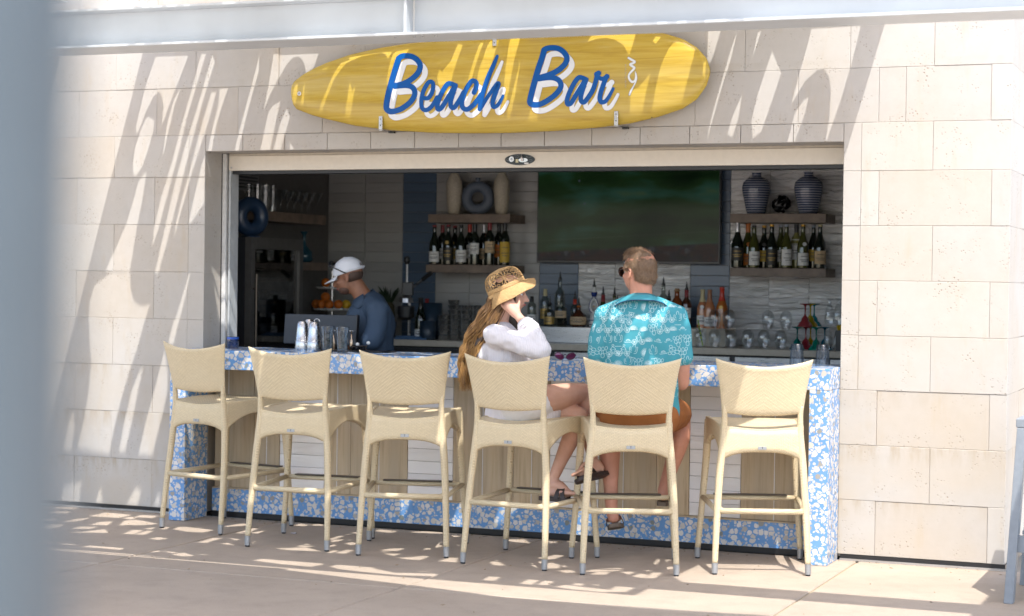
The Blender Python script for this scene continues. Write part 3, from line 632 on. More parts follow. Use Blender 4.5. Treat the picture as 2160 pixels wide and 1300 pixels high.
[(2.150,-2.578),(2.159,-2.462),(2.208,-2.485),(2.228,-2.608)],
[(2.228,-2.606),(2.208,-2.405),(2.254,-2.372),(2.280,-2.581)],
[(2.134,-2.340),(2.179,-2.299),(2.182,-2.373)],
[(1.903,-3.075),(1.935,-2.991),(2.035,-3.015),(2.189,-3.037),(2.176,-2.904),(2.277,-2.898),(2.283,-3.062),(2.176,-3.120),(2.017,-3.109)],
[(1.964,-2.983),(1.960,-2.893),(2.000,-2.889),(2.020,-2.976)],
[(2.040,-2.921),(2.088,-2.872),(2.095,-2.944)],
[(2.122,-2.158),(2.080,-1.896),(2.115,-1.968),(2.144,-2.161)],
[(2.154,-2.041),(2.133,-1.903),(2.162,-1.912)],
[(2.184,-2.242),(2.238,-2.150),(2.291,-2.203),(2.233,-2.281)],
[(-0.968,-1.540),(-1.019,-1.518),(-1.049,-1.496),(-1.060,-1.474),(-1.051,-1.450),(-1.022,-1.426),(-0.972,-1.402),(-0.977,-1.425),(-0.981,-1.448),(-0.981,-1.471),(-0.979,-1.494),(-0.974,-1.517)],
[(-0.835,-1.640),(-0.872,-1.645),(-0.897,-1.642),(-0.912,-1.632),(-0.916,-1.615),(-0.911,-1.590),(-0.894,-1.557),(-0.868,-1.559),(-0.849,-1.566),(-0.836,-1.578),(-0.829,-1.594),(-0.828,-1.614)],
[(-0.258,-2.054),(-0.265,-2.015),(-0.268,-1.976),(-0.271,-1.937),(-0.272,-1.898),(-0.272,-1.859),(-0.269,-1.820),(-0.229,-1.857),(-0.205,-1.895),(-0.196,-1.934),(-0.201,-1.973),(-0.222,-2.013)],
[(-0.117,-1.826),(-0.118,-1.802),(-0.120,-1.777),(-0.123,-1.753),(-0.128,-1.729),(-0.136,-1.705),(-0.143,-1.682),(-0.106,-1.700),(-0.083,-1.721),(-0.072,-1.744),(-0.074,-1.769),(-0.089,-1.796)],
[(-0.321,-1.781),(-0.328,-1.759),(-0.329,-1.741),(-0.323,-1.726),(-0.312,-1.715),(-0.296,-1.708),(-0.272,-1.706),(-0.273,-1.723),(-0.277,-1.738),(-0.284,-1.751),(-0.293,-1.763),(-0.305,-1.773)],
[(0.372,-1.939),(0.368,-1.903),(0.372,-1.869),(0.381,-1.838),(0.396,-1.809),(0.416,-1.782),(0.445,-1.758),(0.452,-1.796),(0.451,-1.831),(0.443,-1.863),(0.427,-1.891),(0.404,-1.917)],
[(0.507,-1.801),(0.498,-1.776),(0.495,-1.751),(0.494,-1.726),(0.497,-1.702),(0.504,-1.678),(0.516,-1.654),(0.544,-1.680),(0.560,-1.706),(0.564,-1.731),(0.557,-1.755),(0.539,-1.779)],
[(0.404,-1.716),(0.406,-1.693),(0.413,-1.675),(0.424,-1.661),(0.439,-1.652),(0.457,-1.646),(0.481,-1.647),(0.475,-1.666),(0.467,-1.682),(0.456,-1.696),(0.441,-1.706),(0.425,-1.713)],
[(1.671,-1.873),(1.669,-1.840),(1.674,-1.810),(1.683,-1.782),(1.697,-1.757),(1.717,-1.733),(1.742,-1.712),(1.762,-1.753),(1.768,-1.788),(1.762,-1.817),(1.744,-1.842),(1.714,-1.861)],
[(1.558,-1.823),(1.550,-1.786),(1.551,-1.754),(1.561,-1.725),(1.578,-1.700),(1.602,-1.679),(1.636,-1.663),(1.639,-1.697),(1.634,-1.728),(1.624,-1.756),(1.608,-1.781),(1.586,-1.804)],
[(0.810,-1.855),(0.814,-1.838),(0.819,-1.821),(0.821,-1.804),(0.822,-1.787),(0.822,-1.769),(0.821,-1.751),(0.857,-1.773),(0.877,-1.793),(0.883,-1.811),(0.874,-1.827),(0.850,-1.842)],
[(0.812,-1.744),(0.782,-1.723),(0.766,-1.704),(0.762,-1.686),(0.770,-1.669),(0.790,-1.653),(0.823,-1.639),(0.823,-1.657),(0.822,-1.674),(0.820,-1.692),(0.818,-1.709),(0.815,-1.727)],
[(1.632,-1.527),(1.576,-1.536),(1.539,-1.532),(1.520,-1.519),(1.518,-1.496),(1.533,-1.462),(1.568,-1.417),(1.579,-1.435),(1.589,-1.454),(1.600,-1.472),(1.611,-1.490),(1.622,-1.509)],
[(1.015,-1.911),(1.031,-1.876),(1.052,-1.846),(1.076,-1.819),(1.104,-1.796),(1.135,-1.777),(1.171,-1.763),(1.165,-1.809),(1.150,-1.846),(1.128,-1.874),(1.098,-1.895),(1.061,-1.907)],
[(1.264,-1.787),(1.264,-1.765),(1.269,-1.744),(1.275,-1.724),(1.284,-1.705),(1.295,-1.687),(1.310,-1.671),(1.340,-1.705),(1.354,-1.733),(1.354,-1.755),(1.339,-1.772),(1.309,-1.783)],
[(-0.192,-1.113),(-0.192,-1.042),(-0.181,-0.996),(-0.160,-0.973),(-0.129,-0.974),(-0.088,-0.997),(-0.036,-1.047),(-0.067,-1.046),(-0.096,-1.050),(-0.123,-1.058),(-0.148,-1.072),(-0.171,-1.091)],
[(0.674,-1.725),(0.620,-1.662),(0.595,-1.615),(0.596,-1.582),(0.623,-1.564),(0.676,-1.560),(0.758,-1.572),(0.734,-1.591),(0.712,-1.613),(0.696,-1.637),(0.684,-1.664),(0.678,-1.694)],
[(-0.676,-0.858),(-0.626,-0.834),(-0.583,-0.827),(-0.545,-0.833),(-0.511,-0.853),(-0.483,-0.887),(-0.461,-0.937),(-0.503,-0.942),(-0.542,-0.938),(-0.580,-0.929),(-0.614,-0.912),(-0.646,-0.889)],
[(0.443,-0.844),(0.473,-0.849),(0.502,-0.851),(0.532,-0.850),(0.561,-0.845),(0.589,-0.836),(0.617,-0.825),(0.595,-0.884),(0.569,-0.921),(0.541,-0.935),(0.511,-0.927),(0.478,-0.898)],
[(1.933,-1.656),(1.915,-1.588),(1.914,-1.541),(1.929,-1.512),(1.960,-1.502),(2.007,-1.511),(2.071,-1.540),(2.035,-1.545),(2.004,-1.554),(1.979,-1.571),(1.958,-1.593),(1.943,-1.622)],
[(1.061,-0.722),(1.110,-0.674),(1.149,-0.650),(1.179,-0.648),(1.200,-0.670),(1.212,-0.714),(1.214,-0.783),(1.191,-0.766),(1.168,-0.750),(1.143,-0.738),(1.117,-0.730),(1.090,-0.725)],
[(0.369,-1.558),(0.402,-1.506),(0.439,-1.471),(0.480,-1.453),(0.525,-1.451),(0.574,-1.464),(0.627,-1.496),(0.586,-1.515),(0.544,-1.529),(0.501,-1.541),(0.458,-1.550),(0.414,-1.556)],
[(0.162,-2.164),(0.134,-2.119),(0.123,-2.082),(0.128,-2.054),(0.148,-2.033),(0.184,-2.021),(0.237,-2.017),(0.218,-2.038),(0.201,-2.060),(0.187,-2.084),(0.176,-2.109),(0.168,-2.136)],
[(-1.464,-1.419),(-1.410,-1.383),(-1.362,-1.367),(-1.319,-1.369),(-1.281,-1.390),(-1.248,-1.428),(-1.221,-1.487),(-1.261,-1.473),(-1.301,-1.460),(-1.341,-1.448),(-1.381,-1.437),(-1.422,-1.428)],
[(1.027,-1.179),(1.046,-1.097),(1.077,-1.041),(1.118,-1.009),(1.169,-1.002),(1.230,-1.019),(1.303,-1.063),(1.255,-1.077),(1.207,-1.093),(1.161,-1.111),(1.115,-1.132),(1.071,-1.155)],
[(0.869,-0.560),(0.902,-0.551),(0.934,-0.542),(0.967,-0.532),(0.998,-0.520),(1.029,-0.506),(1.060,-0.493),(1.044,-0.549),(1.021,-0.586),(0.993,-0.606),(0.958,-0.608),(0.917,-0.593)],
[(-0.102,-0.570),(-0.067,-0.561),(-0.035,-0.560),(-0.005,-0.566),(0.023,-0.578),(0.050,-0.596),(0.073,-0.623),(0.032,-0.654),(-0.004,-0.668),(-0.035,-0.666),(-0.062,-0.650),(-0.085,-0.618)],
[(-0.311,-1.141),(-0.264,-1.167),(-0.218,-1.195),(-0.172,-1.224),(-0.127,-1.253),(-0.082,-1.283),(-0.039,-1.315),(-0.105,-1.319),(-0.163,-1.309),(-0.212,-1.286),(-0.253,-1.251),(-0.287,-1.203)],
[(0.862,-1.404),(0.864,-1.366),(0.871,-1.330),(0.879,-1.294),(0.889,-1.258),(0.900,-1.223),(0.915,-1.189),(0.969,-1.240),(0.996,-1.285),(1.000,-1.324),(0.979,-1.357),(0.933,-1.383)],
[(-1.316,-0.735),(-1.280,-0.714),(-1.244,-0.694),(-1.210,-0.670),(-1.178,-0.645),(-1.148,-0.616),(-1.118,-0.588),(-1.111,-0.666),(-1.120,-0.722),(-1.146,-0.757),(-1.187,-0.771),(-1.243,-0.764)],
[(-1.316,-1.177),(-1.301,-1.151),(-1.282,-1.130),(-1.261,-1.112),(-1.238,-1.098),(-1.212,-1.087),(-1.183,-1.081),(-1.186,-1.124),(-1.197,-1.155),(-1.215,-1.176),(-1.241,-1.187),(-1.274,-1.188)],
[(-0.202,-0.861),(-0.166,-0.793),(-0.129,-0.752),(-0.089,-0.736),(-0.048,-0.745),(-0.004,-0.780),(0.041,-0.841),(-0.001,-0.824),(-0.042,-0.814),(-0.083,-0.813),(-0.123,-0.821),(-0.163,-0.837)],
[(-1.583,-0.696),(-1.554,-0.672),(-1.524,-0.654),(-1.492,-0.640),(-1.459,-0.629),(-1.424,-0.621),(-1.387,-0.619),(-1.407,-0.666),(-1.432,-0.697),(-1.462,-0.717),(-1.497,-0.723),(-1.537,-0.716)],
[(1.502,-0.677),(1.534,-0.666),(1.564,-0.664),(1.593,-0.667),(1.620,-0.676),(1.647,-0.690),(1.672,-0.712),(1.634,-0.754),(1.600,-0.775),(1.569,-0.779),(1.543,-0.764),(1.521,-0.731)],
[(0.189,-0.936),(0.197,-0.902),(0.208,-0.869),(0.219,-0.835),(0.230,-0.802),(0.241,-0.768),(0.254,-0.735),(0.281,-0.781),(0.292,-0.822),(0.289,-0.858),(0.271,-0.889),(0.238,-0.915)],
[(-1.011,-1.340),(-0.974,-1.304),(-0.935,-1.273),(-0.895,-1.244),(-0.852,-1.218),(-0.809,-1.193),(-0.762,-1.173),(-0.775,-1.244),(-0.799,-1.296),(-0.835,-1.333),(-0.882,-1.352),(-0.940,-1.355)],
[(-0.510,-0.614),(-0.474,-0.640),(-0.437,-0.665),(-0.398,-0.686),(-0.358,-0.704),(-0.315,-0.718),(-0.272,-0.731),(-0.334,-0.757),(-0.387,-0.764),(-0.431,-0.753),(-0.466,-0.725),(-0.493,-0.679)],
[(-0.909,-1.011),(-0.842,-0.956),(-0.783,-0.930),(-0.730,-0.930),(-0.684,-0.956),(-0.645,-1.007),(-0.614,-1.088),(-0.659,-1.060),(-0.706,-1.038),(-0.754,-1.022),(-0.804,-1.012),(-0.856,-1.009)],
[(0.603,-2.393),(0.575,-2.352),(0.562,-2.314),(0.562,-2.278),(0.574,-2.245),(0.600,-2.213),(0.640,-2.185),(0.652,-2.223),(0.655,-2.259),(0.652,-2.294),(0.642,-2.328),(0.627,-2.361)],
[(1.733,-0.963),(1.673,-0.916),(1.642,-0.877),(1.637,-0.844),(1.657,-0.818),(1.704,-0.799),(1.780,-0.788),(1.766,-0.815),(1.753,-0.843),(1.744,-0.872),(1.738,-0.902),(1.735,-0.932)],
[(-1.053,-1.295),(-1.046,-1.205),(-1.024,-1.142),(-0.986,-1.102),(-0.934,-1.087),(-0.867,-1.095),(-0.784,-1.130),(-0.837,-1.144),(-0.887,-1.163),(-0.934,-1.187),(-0.977,-1.218),(-1.016,-1.254)],
[(1.428,-1.550),(1.387,-1.489),(1.368,-1.431),(1.368,-1.378),(1.388,-1.328),(1.427,-1.283),(1.489,-1.241),(1.486,-1.294),(1.479,-1.347),(1.470,-1.398),(1.459,-1.450),(1.445,-1.500)],
[(-0.489,-1.082),(-0.486,-1.009),(-0.474,-0.963),(-0.453,-0.943),(-0.424,-0.947),(-0.387,-0.975),(-0.340,-1.032),(-0.364,-1.042),(-0.389,-1.050),(-0.414,-1.058),(-0.439,-1.066),(-0.464,-1.075)],
[(1.822,-1.826),(1.851,-1.821),(1.878,-1.823),(1.903,-1.829),(1.926,-1.839),(1.948,-1.854),(1.968,-1.875),(1.935,-1.893),(1.906,-1.899),(1.880,-1.896),(1.858,-1.883),(1.838,-1.860)],
[(0.580,-1.445),(0.581,-1.411),(0.588,-1.380),(0.599,-1.351),(0.614,-1.323),(0.633,-1.297),(0.658,-1.274),(0.680,-1.318),(0.687,-1.356),(0.681,-1.387),(0.661,-1.413),(0.628,-1.432)],
[(-0.035,-0.956),(0.015,-0.896),(0.058,-0.865),(0.093,-0.859),(0.122,-0.881),(0.145,-0.929),(0.160,-1.005),(0.130,-0.987),(0.099,-0.972),(0.068,-0.962),(0.035,-0.956),(0.000,-0.954)],
[(1.918,-1.323),(1.935,-1.280),(1.957,-1.251),(1.984,-1.233),(2.016,-1.226),(2.053,-1.231),(2.095,-1.249),(2.072,-1.276),(2.046,-1.297),(2.018,-1.312),(1.987,-1.322),(1.954,-1.326)],
[(0.248,-1.405),(0.198,-1.349),(0.175,-1.301),(0.174,-1.260),(0.197,-1.226),(0.243,-1.198),(0.315,-1.178),(0.307,-1.217),(0.297,-1.255),(0.286,-1.293),(0.275,-1.331),(0.263,-1.368)],
[(-0.779,-0.609),(-0.729,-0.611),(-0.679,-0.610),(-0.629,-0.604),(-0.581,-0.595),(-0.533,-0.581),(-0.486,-0.564),(-0.528,-0.617),(-0.572,-0.650),(-0.620,-0.667),(-0.670,-0.665),(-0.723,-0.646)],
[(1.697,-0.971),(1.732,-0.977),(1.765,-0.987),(1.798,-0.998),(1.831,-1.010),(1.863,-1.024),(1.894,-1.041),(1.853,-1.053),(1.815,-1.055),(1.781,-1.048),(1.749,-1.031),(1.721,-1.006)],
[(-1.611,-0.684),(-1.599,-0.617),(-1.578,-0.573),(-1.549,-0.550),(-1.512,-0.548),(-1.467,-0.567),(-1.413,-0.609),(-1.448,-0.617),(-1.482,-0.626),(-1.515,-0.638),(-1.548,-0.651),(-1.580,-0.667)],
[(-1.531,-1.213),(-1.503,-1.191),(-1.472,-1.175),(-1.441,-1.162),(-1.408,-1.153),(-1.374,-1.147),(-1.338,-1.147),(-1.351,-1.213),(-1.373,-1.256),(-1.401,-1.278),(-1.437,-1.278),(-1.480,-1.257)]]
# ------------------------------------------------------------------ steel beam in front of the facade, shade panel and canopies
BY, BZ0, BZ1 = -2.52, 2.676, 2.868
beam = thing('steel_beam', 'long grey steel beam crossing above the surfboard sign', 'steel beam', (0, BY, BZ0))
BEAMP = plain('pale grey beam paint', (0.52, 0.56, 0.60), 0.35, var=0.05, nscale=4, bmp=0.05)
H = BZ1 - BZ0
MB().box(-7.5, 4.6, -0.10, 0.17, 0.0, 0.012).obj('lower_flange', BEAMP, beam, bevel=0.002)
MB().box(-7.5, 4.6, -0.10, 0.10, H - 0.012, H).obj('upper_flange', BEAMP, beam, bevel=0.002)
MB().box(-7.5, 4.6, -0.005, 0.005, 0.0125, H - 0.0125).obj('web', BEAMP, beam)
for px in (871, -700, 2450):
    x = at(px, 30, BY)[0]
    o = MB().box(x - 0.006, x + 0.006, -0.085, -0.0055, 0.0125, H - 0.0125).obj('stiffener', BEAMP, beam)
    mb = MB(); mb.tube([(x + 0.009, -0.008, 0.0145), (x + 0.009, -0.008, H - 0.015)], 0.004, 6); mb.obj('weld_bead', WHITE, beam)
for px in (840, 880, 897, 925):
    q = at(px, 70, BY - 0.02); mb = MB(); mb.tube([(q[0], -0.05, 0.0), (q[0], -0.05, -0.006)], 0.007, 8); mb.obj('bolt', ALU, beam)

for x in (-7.35, 4.45): MB().box(x - 0.06, x + 0.06, -0.06, 0.06, -BZ0, -0.001).obj('column', BEAMP, beam)
PX0, PX1, PY0, PY1, PZ = -2.49, 2.352, -3.14, -0.065, 3.35
pan = thing('shade_panel', 'pale metal shade panel with leaf cut-outs above the stools', 'shade panel', (0, 0, PZ))
cu = bpy.data.curves.new('plate', 'CURVE'); cu.dimensions = '2D'; cu.fill_mode = 'BOTH'; cu.extrude = 0.003
def spl(pts):
    s = cu.splines.new('POLY'); s.points.add(len(pts) - 1); s.use_cyclic_u = True
    for q, (x, y) in zip(s.points, pts): q.co = (x, y, 0, 1)
spl([(PX0, PY0), (PX1, PY0), (PX1, PY1), (PX0, PY1)])
for h in HOLES: spl(h)
tmp = bpy.data.objects.new('plate_curve', cu); C.objects.link(tmp)
me = bpy.data.meshes.new_from_object(tmp.evaluated_get(bpy.context.evaluated_depsgraph_get()))
bpy.data.objects.remove(tmp)
me.materials.clear(); me.materials.append(plain('panel paint', (0.78, 0.78, 0.76), 0.5))
link('plate', me, pan)
for x in (PX0 + 0.02, PX1 - 0.02):
    MB().box(x - 0.02, x + 0.02, BY - 0.03, BY + 0.03, BZ1 - PZ + 0.002, -0.004).obj('stub_post', GREYP, pan)
pl2 = thing('shade_panel', 'plain pale shade panel at the far left above the wall', 'shade panel', (0, 0, PZ))
MB().box(-4.8, -3.14, PY0, PY1, -0.003, 0.003).obj('plate', plain('panel paint', (0.78, 0.78, 0.76), 0.5), pl2)
MB().box(-4.6, -4.56, BY - 0.03, BY + 0.03, BZ1 - PZ + 0.002, -0.004).obj('stub_post', GREYP, pl2)
can = thing('canopy_roof', 'pale flat canopy in front of the beam', 'canopy', (0, 0, PZ))
edge = [(-2.4, -3.16), (-1.25, -3.16), (0.42, -3.165)]
e2 = [(0.415, -3.20), (1.27, -3.36), (1.80, -3.475), (2.69, -3.44), (3.16, -3.385), (5.2, -3.36)]
mb = MB(); mb.prism([(-2.4, -4.9), (5.2, -4.9)] + e2[::-1] + edge[::-1], -0.03, 0.0); mb.obj('roof_sheet', WHITE, can)
for x in (-2.3, 5.1): MB().box(x - 0.04, x + 0.04, -4.85, -4.77, -PZ, -0.032).obj('post', GREYP, can)
can2 = thing('side_canopy', 'pale flat canopy to the right of the bar corner', 'canopy', (0, 0, PZ))
MB().box(3.955, 5.6, -3.35, -1.83, -0.03, 0.0).obj('roof_sheet', WHITE, can2)
MB().box(5.45, 5.55, -3.2, -3.1, -PZ, -0.032).obj('post', GREYP, can2); MB().box(5.45, 5.55, -1.98, -1.88, -PZ, -0.032).obj('post', GREYP, can2)

# the out-of-focus post close to the camera
pc = at_depth(-122, 640, 0.75)
post = thing('grey_post', 'blurred blue-grey steel post close by at the left edge', 'post', (pc[0], pc[1], 0))
mb = MB(); mb.box(-0.045, 0.045, -0.045, 0.045, 0.012, 3.3); mb.obj('shaft', plain('blue grey post paint', (0.055, 0.072, 0.085), 0.5, var=0.04), post, bevel=0.008)
MB().box(-0.08, 0.08, -0.08, 0.08, 0.0, 0.0115).obj('base_plate', GREYP, post, bevel=0.003)
post.rotation_euler = (0, 0, YAW)

# grey timber stand at the right corner
fs = floor_at(2147, 1232)
st = thing('timber_stand', 'grey painted timber stand cut off by the right edge', 'stand', (fs[0] + 0.035, fs[1], 0))
def leg_box(x0, y0, x1, y1, z1, w=0.022, d=0.04):
    mb = MB(); mb.add([(x0 - w, y0 - d, 0.0), (x0 + w, y0 - d, 0.0), (x0 + w, y0 + d, 0.0), (x0 - w, y0 + d, 0.0),
                       (x1 - w, y1 - d, z1), (x1 + w, y1 - d, z1), (x1 + w, y1 + d, z1), (x1 - w, y1 + d, z1)],
                      [(0, 3, 2, 1), (4, 5, 6, 7), (0, 1, 5, 4), (1, 2, 6, 5), (2, 3, 7, 6), (3, 0, 4, 7)]); return mb
l1 = leg_box(0, 0, 0.045, 0.02, 0.86).obj('leg', GREYW, st, bevel=0.003)
for z in (0.17, 0.52): bolt(l1, 0.01 + 0.05 * z, -0.042, z, 0.009, plain('brass bolt', (0.55, 0.45, 0.15), 0.35, metal=0.8))
leg_box(0.62, 0, 0.575, 0.02, 0.86).obj('leg', GREYW, st, bevel=0.003)
leg_box(0.0, -0.62, 0.045, -0.58, 0.86).obj('leg', GREYW, st, bevel=0.003); leg_box(0.62, -0.62, 0.575, -0.58, 0.86).obj('leg', GREYW, st, bevel=0.003)
MB().box(0.018, 0.66, -0.62, 0.07, 0.861, 0.905).obj('top_board', GREYW, st, bevel=0.004)
MB().box(0.03, 0.60, -0.02, 0.02, 0.25, 0.33).obj('rail', GREYW, st); MB().box(0.03, 0.60, -0.62, -0.58, 0.25, 0.33).obj('rail', GREYW, st)
mb = MB(); mb.add([(0.02, -0.03, 0.55), (0.06, -0.03, 0.5), (0.06, 0.03, 0.5), (0.02, 0.03, 0.55), (0.25, -0.03, 0.86), (0.32, -0.03, 0.86), (0.32, 0.03, 0.86), (0.25, 0.03, 0.86)],
                  [(0, 3, 2, 1), (4, 5, 6, 7), (0, 1, 5, 4), (1, 2, 6, 5), (2, 3, 7, 6), (3, 0, 4, 7)]); mb.obj('brace', GREYW, st)
for k in range(5): MB().box(0.045 + 0.005, 0.60, -0.56 + 0.11 * k, -0.47 + 0.11 * k, 0.332, 0.35).obj('slat', GREYW, st)

# ------------------------------------------------------------------ surfboard sign
TOP = [(616, 187), (617, 178), (622, 171), (640, 157), (665, 143), (690, 132), (740, 115), (800, 101), (870, 90), (950, 81), (1040, 72), (1120, 66), (1200, 62), (1290, 60.5), (1350, 63), (1400, 70), (1440, 82), (1470, 100), (1490, 122), (1497, 142), (1498, 150)]
BOT = [(616, 190), (616, 205), (619, 222), (626, 231), (660, 244), (690, 252), (750, 266), (830, 276), (920, 281), (1000, 282), (1080, 281), (1170, 277), (1260, 270), (1330, 261), (1390, 247), (1440, 230), (1470, 210), (1490, 182), (1497, 160), (1498, 152)]
BYF = -0.095
tp = np.array([at(x, y, BYF) for x, y in TOP]); bp = np.array([at(x, y, BYF) for x, y in BOT])
bx0, bx1 = min(tp[:, 0].min(), bp[:, 0].min()), max(tp[:, 0].max(), bp[:, 0].max())
def edges(x): return np.interp(x, tp[:, 0], tp[:, 2]), np.interp(x, bp[:, 0], bp[:, 2])
def bthick(x): t = (x - bx0) / (bx1 - bx0); return 0.036 * (max(0.0, 1 - abs(2 * t - 1) ** 4)) ** 0.5 + 0.012
def board_y(x, z):                        # the domed front of the board
    zt, zb = edges(x); h = max((zt - zb) / 2, 1e-3); s = min(1.0, abs(z - (zt + zb) / 2) / h)
    return BYF - bthick(x) * (1 - s ** 3.2) ** 0.6
NX, NS = 110, 36
def bsurf(u, v):
    x = bx0 + 0.0008 + (bx1 - bx0 - 0.0016) * (0.5 - 0.5 * math.cos(math.pi * v))
    zt, zb = edges(x); a = 2 * math.pi * u; cz = math.cos(a); sy = math.sin(a)
    s = math.copysign(abs(cz) ** 0.75, cz); zz = (zt + zb) / 2 + s * (zt - zb) / 2
    th = bthick(x)
    y = BYF - th * (1 - min(1, abs(s)) ** 3.2) ** 0.6 if sy >= 0 else BYF + 0.6 * th * (1 - min(1, abs(s)) ** 4) ** 0.5
    return (x, y, zz)
sb = thing('surfboard_sign', 'yellow wooden surfboard sign lettered Beach Bar above the opening', 'surfboard sign', (0, 0, 0))
mb = MB(); mb.grid(bsurf, NS, NX, close_u=True)
mb.f.append(tuple(range(NS))[::-1]); mb.f.append(tuple((NX - 1) * NS + k for k in range(NS)))
brd = mb.obj('board', BOARD, sb, smooth=True)
def stroke(mb, pts, widths, org, sc, off, lift, n=7, taper=True):
    """a painted stroke: a ribbon with round ends that lies on the domed board; pts are pixels of the photo"""
    P_ = smooth_path([(org[0] + x / sc + off[0], org[1] + y / sc + off[1]) for x, y in pts], n)
    if isinstance(widths, (int, float)): widths = [widths] * len(pts)
    W_ = np.interp(np.linspace(0, 1, len(P_)), np.linspace(0, 1, len(pts)), widths) / sc / 2
    t0 = P_[1] - P_[0]; t1 = P_[-1] - P_[-2]; t0 = t0 / np.linalg.norm(t0); t1 = t1 / np.linalg.norm(t1)
    rows = []
    for k in range(5, 0, -1): a = math.pi / 2 * k / 5.2; rows.append((P_[0] - t0 * W_[0] * math.sin(a), t0, W_[0] * math.cos(a)))
    for i in range(len(P_)):
        t = P_[min(i + 1, len(P_) - 1)] - P_[max(i - 1, 0)]; t = t / max(1e-6, np.linalg.norm(t)); rows.append((P_[i], t, W_[i]))
    for k in range(1, 6): a = math.pi / 2 * k / 5.2; rows.append((P_[-1] + t1 * W_[-1] * math.sin(a), t1, W_[-1] * math.cos(a)))
    vs_ = []
    for p_, t, w in rows:
        nrm = np.array([-t[1], t[0]])
        for s in (-1, -0.33, 0.33, 1):
            q = p_ + nrm * w * s; P3 = at(q[0], q[1], -0.13); y = board_y(P3[0], P3[2])
            P3 = at(q[0], q[1], y); vs_.append((P3[0], board_y(P3[0], P3[2]) - lift, P3[2]))
    fs = []
    for i in range(len(rows) - 1):
        for s in range(3): fs.append((i * 4 + s, i * 4 + s + 1, (i + 1) * 4 + s + 1, (i + 1) * 4 + s))
    mb.add(vs_, fs)
S1, O1, O2 = 6.843, (800, 80), (1090, 80)
B1 = [[(285, 300), (245, 420), (200, 570), (160, 710), (130, 830), (108, 960), (112, 1030), (170, 1066), (260, 1050), (340, 1015), (440, 940), (500, 860), (516, 780), (480, 715), (410, 690), (330, 690), (230, 700)],
      [(285, 300), (325, 270), (400, 262), (480, 275), (550, 320), (592, 390), (582, 470), (530, 545), (460, 605), (380, 650), (290, 680), (200, 690)]]
W1 = [[84] * 8 + [78] * 9, [80] * 12]
LET = [('B', O1, B1, W1),
  ('e', O1, [[(655, 872), (715, 868), (765, 790), (782, 690), (765, 642), (720, 640), (675, 700), (630, 800), (610, 920), (620, 1010), (668, 1045), (730, 1020), (790, 950), (840, 860)]], [[62] * 14]),
  ('a', O1, [[(1100, 690), (1050, 668), (995, 664), (935, 740), (880, 850), (845, 960), (850, 1030), (895, 1018), (960, 920), (1035, 800), (1085, 710)], [(1105, 690), (1070, 800), (1035, 920), (1040, 995), (1080, 1010), (1135, 940), (1190, 850), (1220, 790)]], [[68] * 11, [68] * 8]),
  ('c', O1, [[(1372, 790), (1400, 720), (1402, 650), (1350, 622), (1295, 680), (1235, 790), (1197, 920), (1208, 1005), (1270, 1035), (1345, 985), (1420, 900), (1475, 820)]], [[70] * 12]),
  ('h', O1, [[(1706, 265), (1650, 400), (1580, 560), (1520, 730), (1475, 890), (1455, 1028)], [(1470, 1010), (1550, 880), (1630, 765), (1705, 668), (1722, 672), (1690, 770), (1652, 880), (1638, 955), (1660, 1000), (1715, 970), (1760, 900), (1790, 838)]], [[40, 62, 70, 70, 70, 66], [60, 56, 58, 66, 68, 70, 70, 68, 62, 56, 48, 40]]),
  ('B', O2, [[(400, 178), (365, 300), (320, 430), (270, 600), (230, 750), (195, 900), (205, 950), (260, 968), (340, 960), (440, 910), (550, 830), (620, 750), (641, 680), (610, 615), (540, 580), (450, 575), (320, 592)],
      [(395, 180), (440, 155), (530, 145), (620, 165), (695, 225), (728, 300), (705, 370), (640, 440), (560, 495), (470, 535), (390, 560), (300, 585)]], [[84] * 8 + [78] * 9, [80] * 12]),
  ('a', O2, [[(1000, 602), (950, 580), (895, 577), (835, 650), (775, 765), (732, 880), (735, 955), (785, 945), (850, 840), (930, 715), (985, 620)], [(1005, 603), (965, 720), (930, 840), (935, 915), (975, 930), (1035, 860), (1100, 755), (1140, 640), (1165, 530)]], [[68] * 11, [68] * 9]),
  ('r', O2, [[(1160, 530), (1185, 512)], [(1160, 545), (1210, 588), (1260, 590), (1305, 560)], [(1285, 590), (1245, 700), (1213, 800), (1202, 880), (1225, 930), (1285, 915), (1345, 830), (1395, 735)]], [[84, 76], [50, 62, 62, 74], [70, 70, 70, 70, 68, 60, 50, 42]])]
BLUEP = plain('blue sign paint', (0.0, 0.085, 0.34), 0.3, var=0.04, spec=0.25); WHITEP = plain('white sign paint', (0.72, 0.75, 0.78), 0.25, var=0.02, coat=0.4)
GREYO = plain('grey outline paint', (0.34, 0.31, 0.30), 0.4)
for dx, dy, mt, nm, lift0, extra in ((9.9, 12.3, GREYO, 'shadow_outline', 0.0012, 7), (9.9, 12.3, WHITEP, 'white_shadow', 0.0020, 0), (0, 0, BLUEP, 'letter', 0.0034, 0)):
    k = 0
    for ch, og, strokes, wid in LET:
        mb = MB()
        for sp_, w in zip(strokes, wid): k += 1; stroke(mb, sp_, [a + extra for a in w], og, S1, (dx, dy), lift0 + 0.00003 * k)
        mb.obj(nm, mt, sb)
OL, SL = (1290, 100), 10.84
lg1 = [(392, 245), (460, 285), (530, 330), (500, 362), (430, 392), (470, 430), (520, 465), (500, 510), (430, 585), (396, 650), (410, 730), (470, 790), (530, 770), (553, 690), (545, 560)]
lg2 = [(560, 600), (572, 690), (560, 770), (510, 880), (440, 1010), (412, 1085)]
